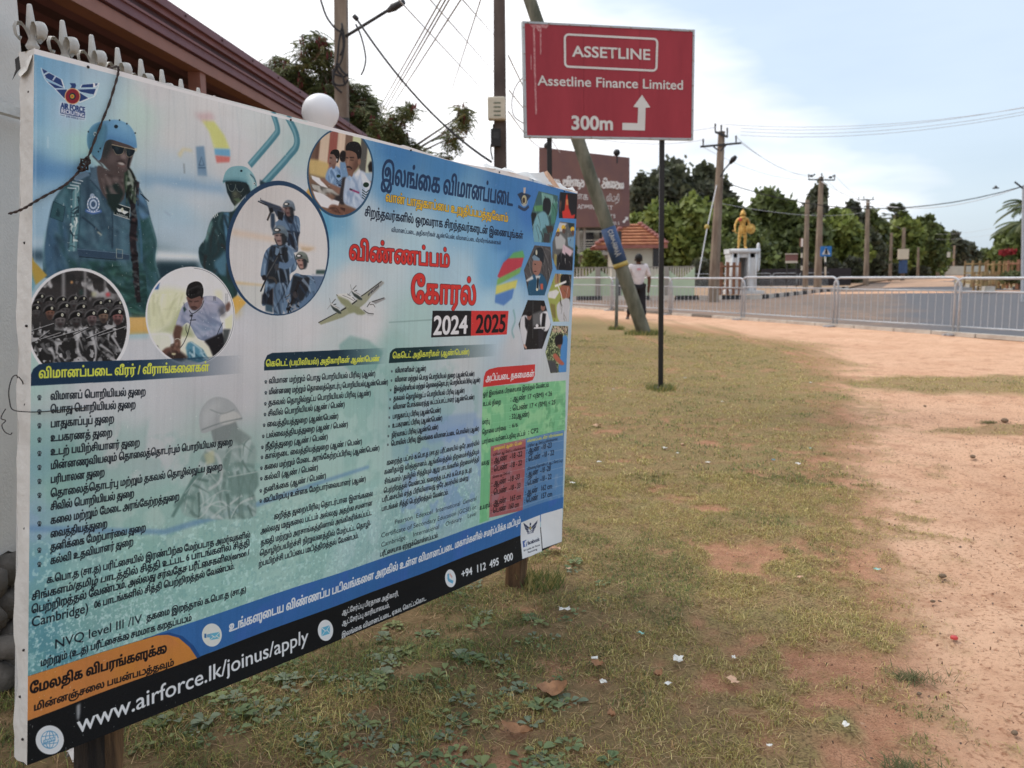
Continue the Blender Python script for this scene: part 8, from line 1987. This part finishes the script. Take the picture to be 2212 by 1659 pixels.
# -- turf: dry grass blades, weeds, straws
def gh_(X,Y):
 g=grassness(X,Y)
 return gz(Y)+(wnz(X,Y,.25,8)-.5)*.034+(wnz(X,Y,.07,9,2)-.5)*.012+.012*g-.012,g
def inview(X,Y,m=.06):
 return(np.abs(X)<Y*(1106/FPX)*1.08+m+.15)
def sample(n,y0,y1,r,pw=1.0):
 Y=(y0**pw+(y1**pw-y0**pw)*r.random(n))**(1/pw);X=(r.random(n)*2-1)*Y*.665
 return X,Y
def blades(name,n,y0,y1,h,w,r,seglen=True,pw=1.0,keep=None):
 X,Y=sample(n,y0,y1,r,pw);Z,g=gh_(X,Y)
 ok=r.random(n)<(g if keep is None else keep(X,Y,g))
 tf=np.clip((wnz(X,Y,.12,21,2)-.30)/.25,.05,1);ok&=r.random(n)<tf
 X,Y,Z,g=X[ok],Y[ok],Z[ok],g[ok];n=len(X)
 H=h*r.uniform(.45,1.35,n)*(.7+.5*g);a_=r.uniform(0,6.283,n);ln_=np.abs(r.normal(.9,.7,n))
 W_=w*r.uniform(.7,1.4,n)
 dx_,dy_=np.cos(a_),np.sin(a_);px_,py_=-dy_,dx_
 B=np.stack([X,Y,Z-.004],1);sd_=np.stack([px_,py_,np.zeros(n)],1)*W_[:,None]/2;tw_=r.uniform(0,6.28,n)
 mid=B+np.stack([dx_*H*ln_*.45,dy_*H*ln_*.45,H*.6],1);tip=B+np.stack([dx_*H*ln_*1.2,dy_*H*ln_*1.2,H*np.clip(1.0-.35*ln_,.15,1)],1)
 V=np.stack([B-sd_,B+sd_,mid-sd_*.8,mid+sd_*.8,tip],1).reshape(-1,3)
 i0=np.arange(n)[:,None]*5
 F=np.concatenate([i0+[0,1,3],i0+[0,3,2],i0+[2,3,4]],0)
 nearb=np.clip((GG(640,1300).x+1.1-X+(wnz(X,Y,.6,22)-.5)*1.6)/.7,0,1)*np.clip((4.2-Y)/1.2,0,1)
 gp2=np.clip((wnz(X,Y,.5,23)-.56)/.08,0,1)*.7
 green=np.clip(nearb*.8+gp2,0,1)
 pal_d=np.array([srgb(c)for c in((212,194,124),(182,170,102),(226,208,146),(156,150,86),(172,160,94),(182,150,102))])
 pal_g=np.array([srgb(c)for c in((118,132,78),(100,116,72),(138,148,82),(86,104,64),(148,158,84),(156,132,92))])
 k=r.integers(0,6,n);isg=r.random(n)<green
 c=np.where(isg[:,None],pal_g[k],pal_d[k])*r.uniform(.7,1.25,n)[:,None]
 return np_mesh(name,V,F,M['blade'],np.repeat(c,5,0))
r=np.random.default_rng(40)
tag(link('short_grass',blades('short_grass',330000,1.35,4.6,.0155,.0018,r,pw=1.6)),kind='stuff')
tag(link('short_grass',blades('short_grass',250000,4.3,15.8,.020,.0044,r,pw=1.5)),kind='stuff')
tag(link('tall_grass',blades('tall_grass',85000,1.35,4.0,.026,.0020,r,pw=1.4,keep=lambda X,Y,g:(.25+.75*g)*np.clip((wnz(X,Y,.3,24)-.36)/.1,0,1)*np.clip((GG(640,1300).x+1.0-X+(wnz(X,Y,.4,25)-.5))/.4,0,1))),kind='stuff')
def straws(n,y0,y1,r,L0,w,cols,keep):
 X,Y=sample(n,y0,y1,r,1.5);Z,g=gh_(X,Y);ok=r.random(n)<keep(X,Y,g);X,Y,Z=X[ok],Y[ok],Z[ok];n=len(X)
 a_=r.uniform(0,6.28,n);L_=L0*r.uniform(.4,1.4,n);bend=r.normal(0,.35,n);V,F=[],[]
 pts=[]
 for t in(0,.33,.66,1):
  an=a_+bend*t;pts.append(np.stack([X+np.cos(an)*L_*t,Y+np.sin(an)*L_*t,Z+.004+.012*np.sin(t*3.14)*r.random(n)],1))
 nrm=np.stack([-np.sin(a_),np.cos(a_),np.zeros(n)],1)*w/2
 V=np.stack([p+s_*nrm*(1-.3*i)for i,p in enumerate(pts)for s_ in(-1,1)],1).reshape(-1,3);i0=np.arange(n)[:,None]*8
 F=np.concatenate([i0+[2*k,2*k+1,2*k+3,2*k+2]for k in range(3)],0)
 c=np.array([srgb(q)for q in cols])[r.integers(0,len(cols),n)]*r.uniform(.8,1.2,n)[:,None]
 return V,F,np.repeat(c,8,0)
V,F,c=straws(40000,1.35,6.5,r,.05,.0022,((186,150,116),(160,130,96),(120,90,68),(200,172,132)),lambda X,Y,g:np.clip(g*1.6,.04,1)*.9)
tag(link('dry_straw',np_mesh('dry_straw',V,F,M['blade'],c)),kind='stuff')
V,F,c=straws(9000,1.5,9,r,.012,.004,((92,66,50),(70,54,44),(120,88,66)),lambda X,Y,g:(1-g)*.5*np.clip((wnz(X,Y,.5,31)-.35)/.2,.05,1))
tag(link('plant_debris',np_mesh('plant_debris',V,F,M['blade'],c)),kind='stuff')
X,Y=sample(22000,1.4,9,r,1.5);Z,g=gh_(X,Y);ok=r.random(22000)<(1-g)*.7+.08;X,Y,Z=X[ok],Y[ok],Z[ok];n_g=len(X)
sz_=np.abs(r.normal(0,.0022,n_g))+.0014;base_=np.stack([X,Y,Z+sz_*.2],1)
dirs=np.array([(1,0,-.2),(-.4,.9,-.2),(-.6,-.8,-.2),(.1,0,.7)])
V=(base_[:,None]+dirs[None]*(sz_[:,None,None]*r.uniform(.6,1.4,(n_g,4,1)))).reshape(-1,3);i0=np.arange(n_g)[:,None]*4
F=np.concatenate([i0+[0,1,3],i0+[1,2,3],i0+[2,0,3]],0);c=np.array([srgb(q)for q in((176,132,104),(134,96,74),(204,164,136),(112,92,80))])[r.integers(0,4,n_g)]
tag(link('gravel',np_mesh('gravel',V,F,M['blade'],np.repeat(c,4,0))),kind='stuff')
def weeds(n,r):
 px_,py_=r.uniform(300,1330,n*3),r.uniform(1190,1700,n*3)
 Vv,Fv,Cc=[],[],[];cnt=0
 for px,py in zip(px_,py_):
  if cnt>=n:break
  lim=1360-150*abs((py-1400)/300)
  if px>lim and r.random()<.8:continue
  p=G(px,py)
  if wnz(np.array([p.x]),np.array([p.y]),.3,41)[0]<.44:continue
  cnt+=1;z=float(gh_(np.array([p.x]),np.array([p.y]))[0][0]);nl=int(r.integers(4,10));base=np.array(srgb([(126,142,100),(108,126,88),(138,148,100),(130,142,118)][int(r.integers(4))]));sz=r.uniform(.35,.85)
  ph=r.uniform(0,6.28)
  for k in range(nl):
   a_=ph+6.28*k/nl+r.uniform(-.4,.4);L_=r.uniform(.018,.042)*sz;w_=L_*r.uniform(.28,.42);ch,sh=math.cos(a_),math.sin(a_);up=r.uniform(.1,.7);o_=r.uniform(0,.018)
   kk=len(Vv)
   for t,wd in((0,.12),(.25,.7),(.55,1),(.8,.7),(1,.05)):
    d_=o_+L_*t;zz=z+.006+up*L_*t*(1.1-.7*t)
    for s_ in(-1,0,1):Vv.append((p.x+ch*d_-sh*w_*wd*s_,p.y+sh*d_+ch*w_*wd*s_,zz+(0 if s_==0 else w_*wd*.35)))
   for i in range(4):
    for q in(0,1):Fv.append((kk+i*3+q,kk+i*3+q+1,kk+i*3+q+4,kk+i*3+q+3))
   Cc+=[base*r.uniform(.75,1.25)]*15
 return np.array(Vv),np.array(Fv),np.array(Cc)
V,F,c=weeds(300,r)
tag(link('weeds',np_mesh('weeds',V,F,M['weed'],c,True)),kind='stuff')
for k,(px,py,lb)in enumerate([(1968,1466,'small green tuft of grass standing alone on the sand, lower right'),(2136,913,'small tuft of grass on the sandy path near the right edge'),(1955,1660,'tuft at the lower edge of the sandy path')]):
 p=G(px,py);rr2=np.random.default_rng(70+k);Vv,Cc=[],[]
 for i in range(260):
  a_,q=rr2.uniform(0,6.28),abs(rr2.normal(0,.035));h_=rr2.uniform(0,6.28);x,y=math.cos(a_)*q*1.6,math.sin(a_)*q*.8;L_=rr2.uniform(.02,.05)
  Vv+=[(x,y,-.004),(x+.003,y,-.004),(x+math.cos(h_)*L_,y+math.sin(h_)*L_,rr2.uniform(.004,.022))];Cc+=[np.array(srgb([(118,122,80),(138,130,92),(98,104,70)][i%3]))]*3
 o=link('grass_tuft',np_mesh('grass_tuft',np.array(Vv),np.arange(len(Vv)).reshape(-1,3),M['blade'],np.array(Cc)),None,p);tag(o,lb,'grass tuft')
Vv,Cc=[],[];r9=np.random.default_rng(12)
for(cx9,cy9,rad9,n9,h9)in[(G(1168,1262).x,G(1168,1262).y,.05,260,.055),(GG(1427,841).x,GG(1427,841).y,.09,300,.06),(GG(1392,722).x,GG(1392,722).y,.22,500,.10),(GG(1331,712).x,GG(1331,712).y,.10,200,.09),(float(bp(u2_+.02,1).x),float(bp(u2_+.02,1).y)+.06,.05,220,.05)]:
 for i in range(n9):
  a9,q9=r9.uniform(0,6.28),rad9*r9.uniform(.6,1.7);b9=r9.uniform(0,6.28);L9=h9*r9.uniform(.3,1.2);x9,y9=cx9+math.cos(a9)*q9,cy9+math.sin(a9)*q9;w9=.0012+.0004*cy9
  Vv+=[(x9-w9,y9,-.004),(x9+w9,y9,-.004),(x9+math.cos(b9)*L9*.6,y9+math.sin(b9)*L9*.6,L9)];Cc+=[np.array(srgb([(126,134,78),(178,162,104),(102,116,68)][i%3]))]*3
tag(link('post_foot_grass',np_mesh('post_foot_grass',np.array(Vv),np.arange(len(Vv)).reshape(-1,3),M['blade'],np.array(Cc))),kind='stuff')
def crumple(size,seed,flat=.35,n=5):
 r2=np.random.default_rng(seed);m_=MB();Vv,Fv=[],[]
 for i in range(n+1):
  for j in range(n+1):
   u,v=i/n-.5,j/n-.5;e=1-.35*r2.random()*(abs(u)>.4 or abs(v)>.4)
   Vv.append((size*u*e+r2.normal(0,size*.05),size*.7*v*e+r2.normal(0,size*.05),size*flat*(r2.random()*.8+.15)))
 for i in range(n):
  for j in range(n):Fv.append((i*(n+1)+j,(i+1)*(n+1)+j,(i+1)*(n+1)+j+1,i*(n+1)+j+1))
 return m_.add(Vv,Fv)
rr2=np.random.default_rng(99)
pm_=[MB().ball((0,0,0),(.5,.4,.28),8,6,0,.12,random).mesh('pebble',M['pebble'],True)for _ in range(3)]
stones=[(2036,1246,.030,'grey-brown stone on the sand right of the grass, upper middle'),(2101,988,.042,'dark stone lying flat on the sandy path near the right edge'),(1998,878,.03,'small dark stone high on the sandy path'),(1718,900,.02,'little stone in the grass edge'),(2192,1585,.02,'grey stone near the lower right corner'),(2170,910,.06,'grassy clod beside the right strip of turf'),(2015,1300,.018,'tiny stone below the grey-brown stone'),(1985,1500,.016,'tiny dark stone beside the lone tuft'),(1933,1135,.012,'tiny pebble at the edge of the turf')]
for k,(px,py,s_,lb)in enumerate(stones):
 p=G(px,py);o=link('stone',pm_[k%3],None,(p.x,p.y,s_*.12));o.scale=(s_,s_,s_);o.rotation_euler=(0,0,k);tag(o,lb,'stone')
lit=[(1218,1328,.05,'paper','crumpled white paper in the weeds right of the right banner post','paper'),(1464,1437,.055,'paper','crumpled foil-like white paper in the middle of the bare patch','paper'),(1385,1380,.035,'mint','mint green sweet wrapper in the turf','wrapper'),(1443,1488,.030,'paper','small torn white card lying flat below the crumpled foil paper','paper'),(1303,1486,.036,'paper','white scraps beside the brown dry leaf','paper'),(1285,1434,.028,'paper','small white cup-like scrap above the orange leaf','paper'),(1584,1432,.025,'paper','little pale scrap right of the crumpled foil paper','paper'),(1661,1625,.022,'paper','tiny white scrap near the lower edge of the turf','paper'),(1827,1580,.035,'paper','pale grey scrap at the lower right rim of the turf','paper'),(1894,1240,.035,'mint','pale green scrap at the edge of the turf','wrapper'),(1727,1257,.035,'paper_tan','pale tan strip on the bare patch','strip'),(1582,1480,.055,'paper_tan','flat tan strip of bark below the foil paper','strip'),(1198,1196,.075,'paper_tan','pale tan crumpled paper just right of the banner corner','paper'),(1670,996,.040,'teal_plastic','teal plastic scrap far in the turf','plastic'),(1723,1008,.045,'paper','white scrap right of the teal plastic','paper'),(1528,1000,.050,'paper','pale flat scrap left of the teal plastic','paper'),(1436,971,.065,'paper','biggest white scrap in the middle of the turf','paper'),(1464,981,.03,'paper','small white scrap just right of the biggest one','paper'),(1474,962,.045,'paper_tan','tan scrap above the two white ones','paper'),(1295,1004,.04,'paper','upright white scrap near the banner edge','paper'),(1264,974,.02,'blue_sign','tiny blue scrap near the banner edge','plastic'),(1237,1049,.04,'paper','flat white scrap close to the lower banner edge','paper'),(1479,818,.055,'paper','white scrap right of the black sign post foot, far up','paper'),(1325,842,.04,'paper','white scrap left of the black sign post foot','paper'),(1361,848,.045,'paper_tan','pale tan scrap left of the black sign post foot','paper'),(1751,828,.05,'paper','white scrap near the far end of the turf','paper'),(1561,869,.035,'paper','thin white scrap standing in the turf','paper'),(1290,922,.09,'paper_tan','long pale stick-like strip near the banner edge','strip'),(1750,970,.03,'mint','pale green bit beside the green tuft','wrapper'),(1228,1238,.03,'paper_tan','tan bit beside the right post','paper'),(2008,560,.0,'paper','','')]
for k,(px,py,s_,mt,lb,ct_)in enumerate(lit):
 if not s_:continue
 p=G(px,py);o=crumple(s_*.78,300+k,.30 if 'flat' not in lb else .1,4).build('paper_scrap' if mt=='paper' else 'litter_scrap',M[mt],None,False,(p.x,p.y,.012*(py>1000)+.004));o.rotation_euler=(0,0,k*1.3);tag(o,lb,ct_)
p=G(2061,1380);tag(MB().lathe([(0,.008),(.009,.008),(.011,.005),(.011,0)],14).build('bottle_cap',M['red_plastic'],None,True,(p.x,p.y,.001)),'flat red plastic cap on the sand at the right','cap')
p=G(180,1655);tag(crumple(.085,411,.5,8).build('plastic_bag',mat('bag',(214,210,208),.35,.08,30),None,False,(p.x,p.y+.03,.0)),'crumpled whitish plastic bag under the left end of the banner','plastic bag')
def dleaf(px,py,L_,w_,curl,rz,lb):
 p=G(px,py);Vv,Fv=[],[];n1=9
 for i in range(n1):
  t=i/(n1-1);wd=w_*math.sin(math.pi*min(.98,t*.93+.04))**.8*(1+.12*math.sin(i*2.6))
  for s_ in(-1,-.5,0,.5,1):Vv.append((L_*(t-.5),wd*s_,.006+curl*(abs(s_)**1.5)*.5+curl*.8*(2*t-1)**2+.003*math.sin(i*2+s_*3)))
  if i:
   for q in range(4):Fv.append(((i-1)*5+q,(i-1)*5+q+1,i*5+q+1,i*5+q))
 o=MB().add(Vv,Fv).build('dry_leaf',M['dry_leaf'],None,True,(p.x,p.y,.012));o.rotation_euler=(R(8),0,rz);tag(o,lb,'leaf')
dleaf(1192,1508,.085,.030,.022,.25,'large curled brown dry leaf in the weeds right of the board');dleaf(1118,1594,.085,.016,.015,-.45,'narrow dark brown dry leaf near the lower edge');dleaf(1292,1448,.040,.014,.01,-.5,'small orange-brown dry leaf with a white scrap behind it');dleaf(1420,1470,.035,.012,.01,.8,'small dark dry leaf left of the torn card')
dleaf(1320,1560,.03,.011,.01,1.8,'small dry leaf in the lower turf')
